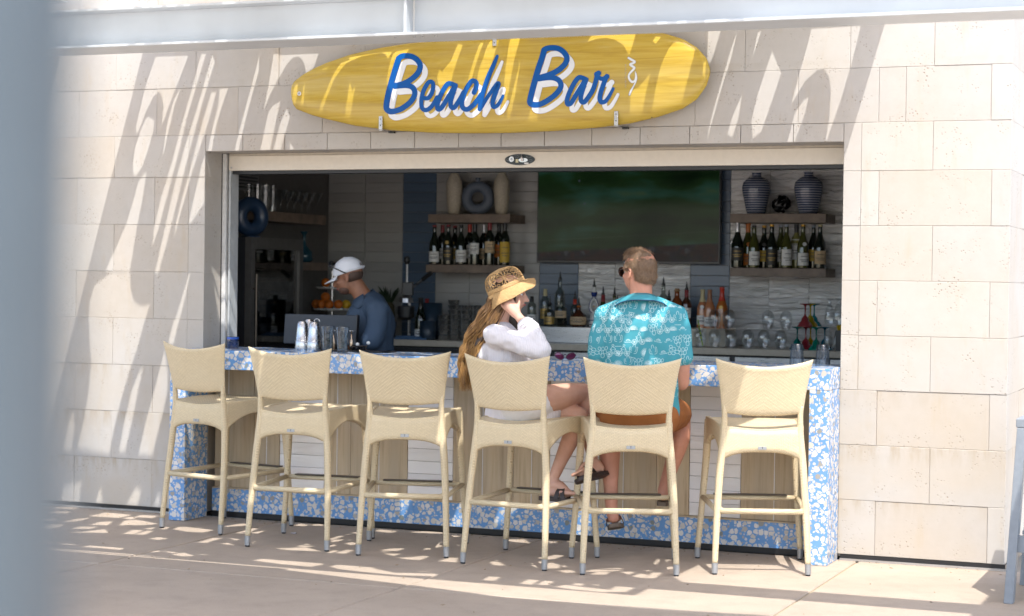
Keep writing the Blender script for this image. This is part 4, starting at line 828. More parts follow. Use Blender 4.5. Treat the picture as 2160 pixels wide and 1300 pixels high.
for ex, mt, li in ((16, plain('grey logo line', (0.30, 0.30, 0.32), 0.4), 0.0012), (0, WHITEP, 0.002)):
    mb = MB(); stroke(mb, lg1, [a + ex for a in [40, 46, 44, 44, 46, 48, 46, 44, 40, 36, 40, 46, 40, 26, 10]], OL, SL, (0, 0), li); mb.obj('logo_squiggle', mt, sb)
    mb = MB(); stroke(mb, lg2, [a + ex for a in [18, 26, 26, 22, 40, 34]], OL, SL, (0, 0), li + 0.0003); mb.obj('logo_squiggle', mt, sb)
mb = MB()
for k in range(24):
    y = 395 + k * 23.0; s = ((-14, 12), (14, -10), (-12, -12), (10, 14))[k % 4]
    if k == 15: continue
    stroke(mb, [(322 + s[0], y), (322 + s[1], y + 9)], 8, OL, SL, (0, 0), 0.001 + k * 0.00002, n=2)
mb.obj('small_lettering', plain('grey logo line', (0.30, 0.30, 0.32), 0.4), sb)
q = at(633, 198, BYF - 0.02); yb = board_y(q[0], q[2])
mb = MB(); mb.lathe([(0.0075, 0), (0.0125, 0), (0.0125, 0.004), (0.0075, 0.004)], 18, cap=False); o = mb.obj('leash_plug', WHITE, sb, loc=(q[0], yb - 0.001, q[2])); o.rotation_euler = (R(90), 0, 0)
mb = MB(); mb.tube([(q[0], yb - 0.0015, q[2]), (q[0], yb - 0.003, q[2])], 0.007, 14); mb.obj('plug_hole', ALU, sb)
q = at(1375, 248, BYF - 0.01); mb = MB(); mb.tube([(q[0], board_y(q[0], q[2]) + 0.002, q[2]), (q[0], board_y(q[0], q[2]) - 0.0015, q[2])], 0.0035, 8); mb.obj('drill_hole', BLACK, sb)
for (px, py, up) in ((805, 249, 0), (1301, 239, 0), (1045, 92, 1)):    # the three wall brackets
    q = at(px, py + 13 if not up else py - 8, BYF - 0.03); x = q[0]
    zt, zb = edges(x); ze = zt if up else zb; s = -1 if up else 1
    yo = min(board_y(x, ze + s * z_) for z_ in np.linspace(0.0, 0.085, 6)) - 0.003
    br = MB(); zo = ze - s * 0.005
    br.box(x - 0.0125, x + 0.0125, yo - 0.004, yo, min(zo, ze + s * 0.078), max(zo, ze + s * 0.078)); b_ = br.obj('bracket', CHROME, sb, bevel=0.002)
    MB().box(x - 0.012, x + 0.012, yo + 0.0003, -0.001, min(zo - s * 0.004, zo), max(zo - s * 0.004, zo)).obj('bracket_arm', CHROME, sb)
    for dz in (0.022, 0.06):
        mb = MB(); mb.tube([(x, yo - 0.004, ze + s * dz), (x, yo - 0.006, ze + s * dz)], 0.0035, 8); mb.obj('screw', DARK, b_)
    MB().box(x + 0.0, x + 0.035, -0.03, -0.001, zo - s * 0.012, zo - s * 0.002).obj('wall_foot', BLACK, sb) if s > 0 else MB().box(x + 0.005, x + 0.035, -0.04, -0.001, zo + 0.001, zo + 0.016).obj('wall_foot', BLACK, sb)
# ------------------------------------------------------------------ bar stools (local frame: origin midway between the back feet, +y towards the bar)
def pillow(fu, nu, nv, thick):
    """closed shell: fu(u, v) gives the mid surface (u -1..1, v 0..1), thick(u, v) its half thickness along y"""
    vs_ = []; fs = []
    def tv(u, v): return thick(u, v) * max(0.0, 1 - abs(u) ** 10) ** 0.5 * max(0.0, 1 - abs(2 * v - 1) ** 14) ** 0.5
    us = [math.sin(math.pi / 2 * (2 * i / (nu - 1) - 1)) for i in range(nu)]; vv = [0.5 - 0.5 * math.cos(math.pi * j / (nv - 1)) for j in range(nv)]
    for side in (-1, 1):
        for v in vv:
            for u in us:
                x, y, z = fu(u, v); vs_.append((x, y + side * tv(u, v), z))
    N = nu * nv
    for j in range(nv - 1):
        for i in range(nu - 1):
            a = j * nu + i; fs.append((a, a + 1, a + 1 + nu, a + nu)); fs.append((N + a, N + a + nu, N + a + 1 + nu, N + a + 1))
    for j in range(nv - 1):
        a, b = j * nu, (j + 1) * nu; fs.append((a, b, N + b, N + a)); a, b = j * nu + nu - 1, (j + 1) * nu + nu - 1; fs.append((a, N + a, N + b, b))
    for i in range(nu - 1):
        a = i; fs.append((a, N + a, N + a + 1, a + 1)); a = (nv - 1) * nu + i; fs.append((a, a + 1, N + a + 1, N + a))
    m = MB(); m.add(vs_, fs); return m
def weld(o, d=0.0008):
    bm = bmesh.new(); bm.from_mesh(o.data); bmesh.ops.remove_doubles(bm, verts=bm.verts, dist=d); bmesh.ops.recalc_face_normals(bm, faces=bm.faces)
    for f in bm.faces: f.smooth = True
    bm.to_mesh(o.data); bm.free(); return o
RL = [(0.247, 0.0, 0.055), (0.243, 0.012, 0.16), (0.235, 0.032, 0.34), (0.224, 0.05, 0.52), (0.214, 0.058, 0.64), (0.203, 0.06, 0.76), (0.202, 0.055, 0.84), (0.205, 0.049, 0.90)]
def make_stool():
    t = thing('bar_stool', 'x', 'bar stool')
    def back(u, v):
        zt = 1.108 + 0.042 * abs(u) ** 2.0; zb = 0.842 + 0.018 * u * u - 0.012 * max(0, abs(u) - 0.85) / 0.15; z = zb + (zt - zb) * v
        hw = 0.217 + 0.043 * v ** 1.35; return (u * hw, 0.058 - 0.052 * v - 0.028 * (1 - u * u) * (0.4 + 0.6 * v), z)
    weld(pillow(back, 23, 15, lambda u, v: 0.015 + 0.006 * (v > 0.9)).obj('backrest', WEAVE, t))
    def apron(u, v):
        zt = 0.766 + 0.022 * u * u; zb = 0.648 - 0.052 * abs(u) ** 3; z = zb + (zt - zb) * v
        hw = 0.226 - 0.016 * v; return (u * hw, 0.057 - 0.006 * (1 - u * u), z)
    weld(pillow(apron, 19, 7, lambda u, v: 0.0135).obj('back_apron', WEAVE, t))
    for s in (-1, 1):
        def side(u, v, s=s):
            k = (u + 1) / 2; y = 0.07 + 0.49 * k; zt = 0.790 + 0.012 * min(1, 2 * k); zb = 0.605 + 0.105 * math.sin(math.pi * min(1, k * 0.98 + 0.02)) ** 0.7 + 0.02 * k
            return (s * (0.212 + 0.034 * k), y, zb + (zt - zb) * v)
        m = pillow(side, 15, 6, lambda u, v: 0.0)
        n = len(m.v) // 2
        m.v = [(x + (-0.011 if i < n else 0.011) * (1 - 0.0), y, z) for i, (x, y, z) in enumerate(m.v)]
        weld(m.obj('side_apron', WEAVE, t))
    def front(u, v): zb = 0.70 - 0.05 * abs(u) ** 4; return (u * 0.245, 0.563, zb + (0.795 - zb) * v)
    weld(pillow(front, 15, 5, lambda u, v: 0.012).obj('front_apron', WEAVE, t))
    def seat(u, v):
        y = 0.045 + 0.535 * v; hw = 0.209 + 0.042 * v
        return (u * hw, y, 0.800 - 0.030 * (1 - v) ** 2 * (1 - 0.7 * u * u) - 0.010 * (1 - u * u) * math.sin(math.pi * v) - 0.02 * max(0, v - 0.93) / 0.07 * 0.6)
    m = MB(); nu, nv = 15, 15; top = [seat(2 * i / (nu - 1) - 1, j / (nv - 1)) for j in range(nv) for i in range(nu)]
    bot = [(x, y, z - 0.028) for x, y, z in top]; N = nu * nv; fs = []
    for j in range(nv - 1):
        for i in range(nu - 1):
            a = j * nu + i; fs += [(a, a + 1, a + 1 + nu, a + nu), (N + a, N + a + nu, N + a + 1 + nu, N + a + 1)]
    rim = [i for i in range(nu)] + [j * nu + nu - 1 for j in range(1, nv)] + [(nv - 1) * nu + i for i in range(nu - 2, -1, -1)] + [j * nu for j in range(nv - 2, 0, -1)]
    for a, b in zip(rim, rim[1:] + rim[:1]): fs.append((a, N + a, N + b, b))
    m.add(top + bot, fs); so = m.obj('seat', WEAVE, t, smooth=True); autosmooth(so, 50)
    for s in (-1, 1):
        m = MB(); pts = smooth_path([(s * x, y, z) for x, y, z in RL], 3); m.tube(pts, list(np.interp([p[2] for p in pts], [0.05, 0.3, 0.6, 0.8, 0.9], [0.0158, 0.019, 0.021, 0.0175, 0.012])), 12)
        lg = m.obj('leg', WRAP, t, smooth=True)
        m = MB(); m.tube([(s * 0.2475, -0.002, 0.008), (s * 0.2470, 0.0, 0.062)], [0.0158, 0.0172], 14); cp = m.obj('foot_cap', ALU, lg); autosmooth(cp)
        m = MB(); m.tube([(s * 0.2476, -0.003, 0.0), (s * 0.2475, -0.002, 0.0085)], 0.013, 10); m.obj('glide', BLACK, lg)
        m = MB(); pts = smooth_path([(s * 0.288, 0.585, 0.055), (s * 0.272, 0.577, 0.25), (s * 0.258, 0.567, 0.45), (s * 0.247, 0.558, 0.62), (s * 0.243, 0.553, 0.785)], 4); m.tube(pts, [0.0158 + 0.005 * min(1, i / 12) for i in range(len(pts))], 12)
        lg = m.obj('leg', WRAP, t, smooth=True)
        m = MB(); m.tube([(s * 0.2885, 0.586, 0.008), (s * 0.2878, 0.585, 0.062)], [0.0158, 0.0172], 14); cp = m.obj('foot_cap', ALU, lg); autosmooth(cp)
        m = MB(); m.tube([(s * 0.2886, 0.586, 0.0), (s * 0.2885, 0.586, 0.0085)], 0.013, 10); m.obj('glide', BLACK, lg)
        m = MB(); m.tube([(s * 0.236, 0.03, 0.335), (s * 0.25, 0.30, 0.341), (s * 0.264, 0.572, 0.348)], 0.0145, 10); m.obj('stretcher', WRAP, t, smooth=True)
        m = MB(); m.tube(smooth_path([(s * 0.232, 0.033, 0.375), (s * 0.218, 0.031, 0.35), (s * 0.19, 0.03, 0.338)], 4), 0.008, 8); m.obj('corner_gusset', WRAP, t, smooth=True)
    m = MB(); m.tube([(-0.236, 0.03, 0.335), (0.236, 0.03, 0.335)], 0.0155, 10); m.obj('stretcher', WRAP, t, smooth=True)
    m = MB(); m.tube([(-0.266, 0.573, 0.348), (0.266, 0.573, 0.348)], 0.0145, 10); fr = m.obj('footrest', WRAP, t, smooth=True)
    MB().box(-0.205, 0.205, 0.548, 0.596, 0.3615, 0.3685).obj('metal_plate', BRONZE, fr, bevel=0.002)
    np_ = MB().box(-0.023, 0.023, 0.0325, 0.0345, 0.664, 0.681).obj('maker_plate', ALU, t, bevel=0.001)
    MB().box(-0.0012, 0.0012, 0.0318, 0.0325, 0.668, 0.677).box(-0.004, 0.004, 0.0318, 0.0325, 0.6772, 0.679).obj('plate_mark', DARK, np_)
    return t
stool = make_stool()
POSE = [(-1.775, -0.667, -13.0, 'leftmost cream woven bar stool in front of the blue counter end'),
        (-0.903, -1.05, 4.4, 'empty cream woven bar stool in front of the steel shakers'),
        (-0.19, -1.02, 16.6, 'empty cream woven bar stool beside the long-haired woman'),
        (0.459, -1.115, -5.0, 'cream woven bar stool that the woman in the straw hat sits on'),
        (1.163, -1.078, 22.0, 'cream woven bar stool that the man in the turquoise shirt sits on'),
        (1.79, -0.748, 21.4, 'empty sunlit cream woven bar stool at the right end of the bar')]
for i, (x, y, a, lab) in enumerate(POSE):
    o = stool if i == 0 else copy_tree(stool)
    o.location = (x, y, 0.0); o.rotation_euler = (0, 0, R(a)); tag(o, lab, 'bar stool', 'woven bar stools along the counter')
# pavement_litter and a dropped screw on the paving
q = floor_at(620, 1126); sc_ = thing('dropped_screw', 'small steel screw lying on the paving below the second stool', 'screw', (q[0], q[1], 0))
m = MB(); m.tube([(-0.022, 0, 0.003), (0.012, 0.003, 0.003)], [0.0012, 0.0025], 6); m.obj('shank', CHROME, sc_)
m = MB(); m.tube([(0.0122, 0.003, 0.003), (0.016, 0.0033, 0.003)], [0.003, 0.0055], 8); m.obj('head', CHROME, sc_)

m = MB(); rl = random.Random(21)
for k in range(170):
    x = rl.uniform(-3.2, 3.0); y = -0.02 - abs(rl.gauss(0, 0.10)) if k % 3 else rl.uniform(-2.8, -0.1); r = rl.uniform(0.002, 0.006); a = rl.uniform(0, 6.28); l = rl.uniform(1, 3)
    ex = (math.cos(a) * r * l, math.sin(a) * r * l); ey = (-math.sin(a) * r, math.cos(a) * r)
    m.add([(x - ex[0], y - ex[1], 0.0006), (x + ey[0], y + ey[1], 0.0008), (x + ex[0], y + ex[1], 0.003), (x - ey[0], y - ey[1], 0.0007), (x, y, 0.004)], [(0, 1, 4), (1, 2, 4), (2, 3, 4), (3, 0, 4)])
tag(m.obj('litter', plain('dry leaf crumbs', (0.20, 0.14, 0.075), 0.9, var=0.5, nscale=8)), 'tiny dry leaf crumbs and grit scattered on the paving', 'litter', kind='stuff')
# ------------------------------------------------------------------ people
_dg = bpy.context.evaluated_depsgraph_get
class Body:
    """a figure grown as ONE surface: swept limbs and ellipsoids fused by a voxel remesh, then relaxed"""
    def __init__(s): s.bm = bmesh.new()
    def ell(s, c, r, rot=None):
        M = Matrix.Translation(Vector(c)) @ ((rot or Matrix.Identity(3)).to_4x4()) @ Matrix.Diagonal((r[0], r[1], r[2], 1)) if not isinstance(r, (int, float)) else Matrix.Translation(Vector(c)) @ Matrix.Diagonal((r, r, r, 1))
        bmesh.ops.create_icosphere(s.bm, subdivisions=3, radius=1.0, matrix=M); return s
    def cap(s, pts, rad, n=5):
        pts = [Vector(p) for p in smooth_path(pts, n)]; m = len(pts)
        rs = np.interp(np.linspace(0, 1, m), np.linspace(0, 1, len(rad)), rad)
        mb = MB(); P_ = []; Rr = []
        t0 = (pts[1] - pts[0]).normalized(); t1 = (pts[-1] - pts[-2]).normalized()
        for k in range(4, 0, -1): a = math.pi / 2 * k / 4.3; P_.append(pts[0] - t0 * rs[0] * math.sin(a)); Rr.append(rs[0] * math.cos(a))
        P_ += pts; Rr += list(rs)
        for k in range(1, 5): a = math.pi / 2 * k / 4.3; P_.append(pts[-1] + t1 * rs[-1] * math.sin(a)); Rr.append(rs[-1] * math.cos(a))
        mb.tube(P_, Rr, 16); s._join(mb); return s
    def _join(s, mb):
        vv = [s.bm.verts.new(p) for p in mb.v]
        for f in mb.f:
            try: s.bm.faces.new([vv[i] for i in f])
            except ValueError: pass
    def done(s, name, mat, parent, voxel=0.008, it=6, wr=None, loc=None, cut=None):
        bmesh.ops.recalc_face_normals(s.bm, faces=s.bm.faces)
        me = bpy.data.meshes.new(name); s.bm.to_mesh(me); s.bm.free()
        o = bpy.data.objects.new(name, me); C.objects.link(o)
        rm = o.modifiers.new('r', 'REMESH'); rm.mode = 'VOXEL'; rm.voxel_size = voxel
        sm = o.modifiers.new('s', 'SMOOTH'); sm.factor = 0.5; sm.iterations = it
        dg = _dg(); dg.update(); nm = bpy.data.meshes.new_from_object(o.evaluated_get(dg))
        bpy.data.objects.remove(o); nm.name = name
        if wr or cut:
            bm = bmesh.new(); bm.from_mesh(nm); bm.normal_update()
            if wr:
                for v in bm.verts: v.co += v.normal * wr(v.co)
            if cut: bmesh.ops.delete(bm, geom=[v for v in bm.verts if cut(v.co)], context='VERTS')
            bm.to_mesh(nm); bm.free()
        nm.materials.clear(); nm.materials.append(mat)
        nm.polygons.foreach_set('use_smooth', [True] * len(nm.polygons)); nm.update()
        org = Vector(parent.location) if loc is None else Vector(loc)
        nm.transform(Matrix.Translation(-org))
        return link(name, nm, parent)
def mat_skin(name, col, col2):
    m, nt, b = new_mat(name); co = coords(nt)
    n = noise_t(nt, co, 12, 4, 0.6); c = mixc(nt, maprange(nt, n, 0.35, 0.7), col, col2); nt.links.new(c, b.inputs['Base Color'])
    b.inputs['Roughness'].default_value = 0.5; b.inputs['Specular IOR Level'].default_value = 0.35
    b.inputs['Subsurface Weight'].default_value = 0.12; b.inputs['Subsurface Radius'].default_value = (0.01, 0.004, 0.002); b.inputs['Subsurface Scale'].default_value = 0.5
    bump(nt, b, noise_t(nt, co, 240, 2), 0.08, 0.001); return m
def mat_hair(name, c1, c2, sc=(60, 60, 6)):
    m, nt, b = new_mat(name); co = coords(nt, 'Object', sc); n = noise_t(nt, co, 3, 4, 0.6)
    nt.links.new(ramp(nt, n, [(0.3, c1), (0.7, c2)]), b.inputs['Base Color']); b.inputs['Roughness'].default_value = 0.42
    bump(nt, b, n, 0.5, 0.003); return m
def mat_cloth(name, col, sc=60, stripes=None, rough=0.75, weave=0.15):
    m, nt, b = new_mat(name); co = coords(nt); n = noise_t(nt, co, 7, 4, 0.6)
    c = mixc(nt, maprange(nt, n, 0.3, 0.75), tuple(x * 0.9 for x in col), tuple(min(1, x * 1.06) for x in col))
    h = noise_t(nt, co, sc * 6, 2)
    if stripes:
        w = nt.nodes.new('ShaderNodeTexWave'); w.wave_type = 'BANDS'; w.bands_direction = 'X'; w.inputs['Scale'].default_value = stripes; w.inputs['Distortion'].default_value = 1.6; w.inputs['Detail'].default_value = 1; w.inputs['Detail Scale'].default_value = 1.5
        nt.links.new(co, w.inputs['Vector']); c = mixc(nt, maprange(nt, w.outputs['Fac'], 0.55, 0.9, 0, 0.5), c, tuple(x * 0.84 for x in col)); h = math_n(nt, 'ADD', h, w.outputs['Fac'])
    nt.links.new(c, b.inputs['Base Color']); b.inputs['Roughness'].default_value = rough; b.inputs['Sheen Weight'].default_value = 0.08 if max(col) > 0.5 else 0.0; b.inputs['Specular IOR Level'].default_value = 0.25
    bump(nt, b, h, weave, 0.004); return m
CR = Vector(_r); CU = Vector(_u); CF = Vector(_f)
def frame(fwd_px, up=(0, 0, 1)):          # head frame: x across, y forward, z up
    y = Vector(fwd_px).normalized(); x = y.cross(Vector(up)).normalized(); z = x.cross(y).normalized()
    return Matrix((x, y, z)).transposed()
def head_shape(bd, c, M, s=1.0, nose=1.0, female=False):
    c = Vector(c)
    def L(x, y, z): return c + M @ Vector((x * s, y * s, z * s))
    bd.ell(L(0, -0.012, 0.028), (0.076 * s, 0.094 * s, 0.088 * s), M)
    bd.ell(L(0, 0.028, -0.035), (0.060 * s, 0.066 * s, 0.078 * s), M)
    bd.ell(L(0, 0.052, -0.088), (0.027 * s, 0.027 * s, 0.022 * s), M)
    bd.ell(L(0.034, 0.055, -0.025), (0.026 * s, 0.03 * s, 0.024 * s), M); bd.ell(L(-0.034, 0.055, -0.025), (0.026 * s, 0.03 * s, 0.024 * s), M)
    bd.ell(L(0, 0.078, 0.018), (0.05 * s, 0.018 * s, 0.014 * s), M)
    bd.cap([L(0, 0.088, 0.008), L(0, 0.103, -0.016), L(0, 0.110 * nose, -0.034)], [0.009 * s, 0.0105 * s, 0.0125 * s], 3)
    bd.ell(L(0.011, 0.096, -0.036), 0.0085 * s); bd.ell(L(-0.011, 0.096, -0.036), 0.0085 * s)
    bd.ell(L(0, 0.088, -0.058), (0.021 * s, 0.010 * s, 0.0055 * s), M); bd.ell(L(0, 0.085, -0.069), (0.018 * s, 0.010 * s, 0.006 * s), M)
    for sx in (-1, 1):
        e = L(sx * 0.077, -0.008, -0.012); Me = M @ Matrix.Rotation(sx * 0.35, 3, 'Z')
        bd.ell(e, (0.0075 * s, 0.019 * s, 0.031 * s), Me); bd.ell(L(sx * 0.079, 0.0, -0.036), (0.006 * s, 0.011 * s, 0.012 * s), M)
    return L
def hand_shape(bd, wrist, palm_end, side, curl, fl=0.075, r=0.0085, thumb=None):
    """palm + five fingers. side = unit vector across the knuckles (towards the little finger); curl = direction the fingers bend to"""
    w, e = Vector(wrist), Vector(palm_end); d = (e - w).normalized(); side = Vector(side).normalized(); curl = Vector(curl).normalized()
    bd.cap([w, w.lerp(e, 0.5), e], [0.024, 0.03, 0.026], 3)
    for k in (-1, 1): bd.cap([w.lerp(e, 0.25) + side * 0.013 * k, e + side * 0.022 * k], [0.017, 0.014], 3)
    for k, ln in enumerate((0.92, 1.06, 1.0, 0.80)):
        o = e + side * (-0.030 + 0.020 * k); a = o + (d * 0.75 + curl * 0.35 + side * (0.10 * (k - 1.4))) * fl * 0.45 * ln
        b = a + (d * 0.35 + curl * 0.85) * fl * 0.32 * ln; c_ = b + (d * -0.15 + curl * 0.9) * fl * 0.25 * ln
        bd.cap([o - d * 0.012, a, b, c_], [r * 1.1, r, r * 0.92, r * 0.8], 3)
    t = thumb or (-side * 0.6 + d * 0.55 + curl * 0.35); t = Vector(t).normalized()
    s0 = w.lerp(e, 0.35) - side * 0.022; bd.cap([s0, s0 + t * 0.032, s0 + t * 0.058 + d * 0.006], [r * 1.4, r * 1.15, r * 0.95], 3)
def wrinkles(amp, sc, stretch=(1, 1, 1)):
    return lambda co: amp * (mnoise.noise(Vector((co.x * sc * stretch[0], co.y * sc * stretch[1], co.z * sc * stretch[2]))) + 0.5 * mnoise.noise(Vector((co.x, co.y, co.z)) * sc * 2.3))
def foot_shape(bd, ankle, heel, ball, toe_dir, w=0.036):
    a, h, b = Vector(ankle), Vector(heel), Vector(ball); t = Vector(toe_dir).normalized(); f = (b - h).normalized(); up = (a - h); up = (up - f * up.dot(f)).normalized(); sd = f.cross(up).normalized()
    bd.cap([a, a.lerp(h, 0.55), h], [0.034, 0.036, 0.030], 3); bd.cap([a - up * 0.02 + f * 0.01, a.lerp(b, 0.55) + up * 0.004, b], [0.034, 0.032, 0.024], 3)
    bd.cap([h, h.lerp(b, 0.5), b], [0.028, 0.027, 0.027], 3)
    for k, (ln, r) in enumerate(((0.05, 0.0125), (0.048, 0.0095), (0.043, 0.009), (0.037, 0.0085), (0.03, 0.0085))):
        o = b + sd * (0.030 - 0.0165 * k); bd.cap([o - f * 0.03, o + t * ln * 0.5 + up * 0.002, o + t * ln], [0.014, r, r * 0.9], 3)
    return f, up, sd
def sandal(parent, heel, ball, toe_dir, f, up, sd, mat_sole, mat_strap, nm='sandal', toe=0.055):
    h, b, t = Vector(heel), Vector(ball), Vector(toe_dir).normalized()
    dn = -up * 0.030
    out = []
    L_ = (b - h).length
    prof = [(-0.034, 0.022), (-0.025, 0.031), (0.02, 0.036), (0.45 * L_, 0.033), (0.9 * L_, 0.046), (L_ + 0.02, 0.048), (L_ + toe - 0.012, 0.036), (L_ + toe, 0.015)]
    pts = [(a, w) for a, w in prof] + [(a, -w) for a, w in prof[::-1]]
    m = MB(); n = len(pts); org = Vector(parent.location)
    vs_ = []
    for lay in (0.0, -0.024):
        for a, w in pts: vs_.append(h + f * a + sd * w + dn + up * lay - org)
    m.add(vs_, [tuple(range(n)), tuple(range(2 * n - 1, n - 1, -1))] + [(i, n + i, n + (i + 1) % n, (i + 1) % n) for i in range(n)])
    so = m.obj(nm, mat_sole, parent, bevel=0.003)
    for a0, a1 in ((0.62 * L_, 0.95 * L_), (0.95 * L_, 0.66 * L_)):
        m = MB(); rows = []
        for k in range(11):
            q = k / 10; an = math.pi * q; c_ = h + f * (a0 + (a1 - a0) * q) + sd * 0.046 * math.cos(an) + up * (-0.034 + 0.064 * math.sin(an)) - org
            rows.append((c_ - f * 0.013, c_ + f * 0.013))
        m.add([p_ for r_ in rows for p_ in r_], [(2 * i, 2 * i + 1, 2 * i + 3, 2 * i + 2) for i in range(10)])
        so2 = m.obj('strap', mat_strap, so); sl = so2.modifiers.new('t', 'SOLIDIFY'); sl.thickness = 0.004; sl.offset = 1
    return so
SANDAL = plain('dark brown sandal leather', (0.035, 0.022, 0.018), 0.5); SOLE = plain('taupe sandal sole', (0.13, 0.10, 0.075), 0.7)

# ---- the woman in the straw hat
WD = depth_of((0.36, -0.77, 1.2))
def W(px, py, dd=0.0): return Vector(at_depth(px, py, WD + dd))
wl = W(1085, 850, 0.0); wom = thing('person', 'long-haired woman in a straw hat and white blouse with her hand at her cheek', 'person', (wl.x, wl.y, 0.80))
SKIN_W = mat_skin('fair skin', (0.56, 0.315, 0.225), (0.63, 0.38, 0.285))
wfwd = (CR * 1.0 + CF * 0.10).normalized(); Mw = frame(wfwd - Vector((0, 0, 0.06)))
bd = Body()
hc = W(1074, 620, 0.0)
head_shape(bd, hc, Mw, 0.93, 1.02, True)
bd.cap([W(1062, 640, 0.0), W(1056, 672, 0.0), W(1050, 700, 0.0)], [0.050, 0.047, 0.062])
bd.cap([W(1052, 712, -0.13), W(1050, 706, 0.0), W(1056, 712, 0.14)], [0.048, 0.062, 0.048])
bd.cap([W(1054, 715, 0), W(1068, 775, 0), W(1078, 850, 0)], [0.105, 0.095, 0.125])
bd.cap([W(1043, 708, -0.15), W(1095, 722, -0.21), W(1140, 737, -0.23)], [0.045, 0.038, 0.034])          # right upper arm
bd.cap([W(1140, 737, -0.23), W(1120, 702, -0.2), W(1093, 667, -0.15)], [0.034, 0.034, 0.0225])           # right forearm up to the cheek
hand_shape(bd, W(1093, 667, -0.15), W(1073, 643, -0.118), -CR * 0.75 - CU * 0.55 + CF * 0.1, CF * 0.35 + CU * 0.55 - CR * 0.25, 0.068, 0.0078, thumb=(CR * 0.15 + CU * 0.9 + CF * 0.25))
bd.cap([W(1060, 715, 0.15), W(1066, 765, 0.20), W(1080, 805, 0.20)], [0.045, 0.038, 0.034])
bd.cap([W(1080, 805, 0.20), W(1105, 822, 0.14), W(1128, 828, 0.08)], [0.034, 0.03, 0.023])
hand_shape(bd, W(1128, 828, 0.08), W(1146, 832, 0.04), CF, -CU * 0.6 + CR * 0.3)
# crossed legs: the upper one swings over, the lower one stands on the footrest
bd.cap([W(1095, 855, -0.09), W(1165, 840, -0.03), W(1228, 828, 0.07)], [0.088, 0.079, 0.054])
bd.cap([W(1228, 828, 0.07), W(1240, 870, 0.10), W(1246, 930, 0.06), W(1250, 972, 0.0)], [0.053, 0.054, 0.043, 0.027])
k1 = foot_shape(bd, W(1250, 976, -0.01), W(1264, 988, 0.0), W(1226, 996, -0.10), (-CR * 0.55 - CF * 0.75 - CU * 0.02), 0.034)
bd.cap([W(1098, 862, 0.08), W(1160, 866, 0.06), W(1222, 878, 0.0)], [0.086, 0.074, 0.052])
bd.cap([W(1222, 878, 0.0), W(1207, 918, 0.03), W(1184, 970, 0.05), W(1166, 1012, 0.06)], [0.052, 0.054, 0.038, 0.028])
k2 = foot_shape(bd, W(1164, 1014, 0.06), W(1152, 1036, 0.07), W(1196, 1040, 0.02), (CR * 0.95 - CF * 0.25 - CU * 0.02), 0.034)
bd.done('body', SKIN_W, wom, 0.0055, 5)
sandal(wom, W(1264, 988, 0.0), W(1226, 996, -0.10), (-CR * 0.55 - CF * 0.75), *k1, SANDAL, SANDAL)
sandal(wom, W(1152, 1036, 0.07), W(1196, 1040, 0.02), (CR * 0.95 - CF * 0.25), *k2, SANDAL, SANDAL)
BLOUSE = mat_cloth('white crinkle cotton', (0.76, 0.73, 0.76), 50, 34, weave=0.35)
bd = Body()
bd.cap([W(1050, 716, -0.12), W(1048, 708, 0.0), W(1058, 716, 0.13)], [0.062, 0.07, 0.062])
bd.cap([W(1052, 722, 0), W(1064, 775, 0), W(1074, 830, 0), W(1078, 878, 0.0)], [0.125, 0.128, 0.135, 0.15])
bd.ell(W(1088, 755, 0.0), (0.075, 0.13, 0.085)); bd.ell(W(1030, 745, 0.0), (0.06, 0.12, 0.11))
bd.cap([W(1078, 862, 0.0), W(1130, 868, 0.0), W(1150, 870, 0.0)], [0.125, 0.10, 0.09])
bd.cap([W(1043, 706, -0.15), W(1090, 722, -0.20), W(1128, 738, -0.22), W(1143, 738, -0.225)], [0.062, 0.058, 0.056, 0.05])
bd.cap([W(1141, 740, -0.228), W(1132, 716, -0.21), W(1116, 692, -0.185)], [0.05, 0.052, 0.046])
bd.cap([W(1119, 697, -0.19), W(1111, 687, -0.18)], [0.050, 0.050]); bd.cap([W(1123, 692, -0.19), W(1134, 686, -0.185)], [0.016, 0.008])
bd.cap([W(1060, 715, 0.15), W(1066, 765, 0.20), W(1080, 805, 0.20)], [0.058, 0.052, 0.048]); bd.cap([W(1080, 805, 0.20), W(1110, 824, 0.13)], [0.048, 0.042])
wb = wrinkles(0.0075, 13, (1.3, 1.3, 1.9)); neckc = W(1061, 676, 0.0)
blouse = bd.done('blouse', BLOUSE, wom, 0.0065, 4, wr=wb)
m = MB()                                                           # rolled cuff, two turns
for k in range(2):
    c0 = W(1113 - 3.5 * k, 690 - 5 * k, -0.183); ax = (W(1098, 664, -0.155) - W(1119, 697, -0.19)).normalized(); a1 = ax.orthogonal().normalized(); a2 = ax.cross(a1)
    m.tube([c0 + (a1 * math.cos(t) + a2 * math.sin(t)) * (0.043 + 0.003 * math.sin(5 * t)) - Vector(wom.location) for t in np.linspace(0, 2 * math.pi, 24, endpoint=False)], 0.0095 - 0.002 * k, 8, closed=True)
m.obj('cuff', BLOUSE, blouse, smooth=True)
SHORTW = mat_cloth('white shorts cotton', (0.75, 0.74, 0.76), 50)
bd = Body(); bd.cap([W(1092, 860, -0.09), W(1125, 852, -0.07), W(1140, 848, -0.05)], [0.104, 0.098, 0.090]); bd.cap([W(1092, 866, 0.07), W(1132, 868, 0.07)], [0.104, 0.088])
bd.done('shorts', SHORTW, wom, 0.008, 4, wr=wrinkles(0.003, 18))
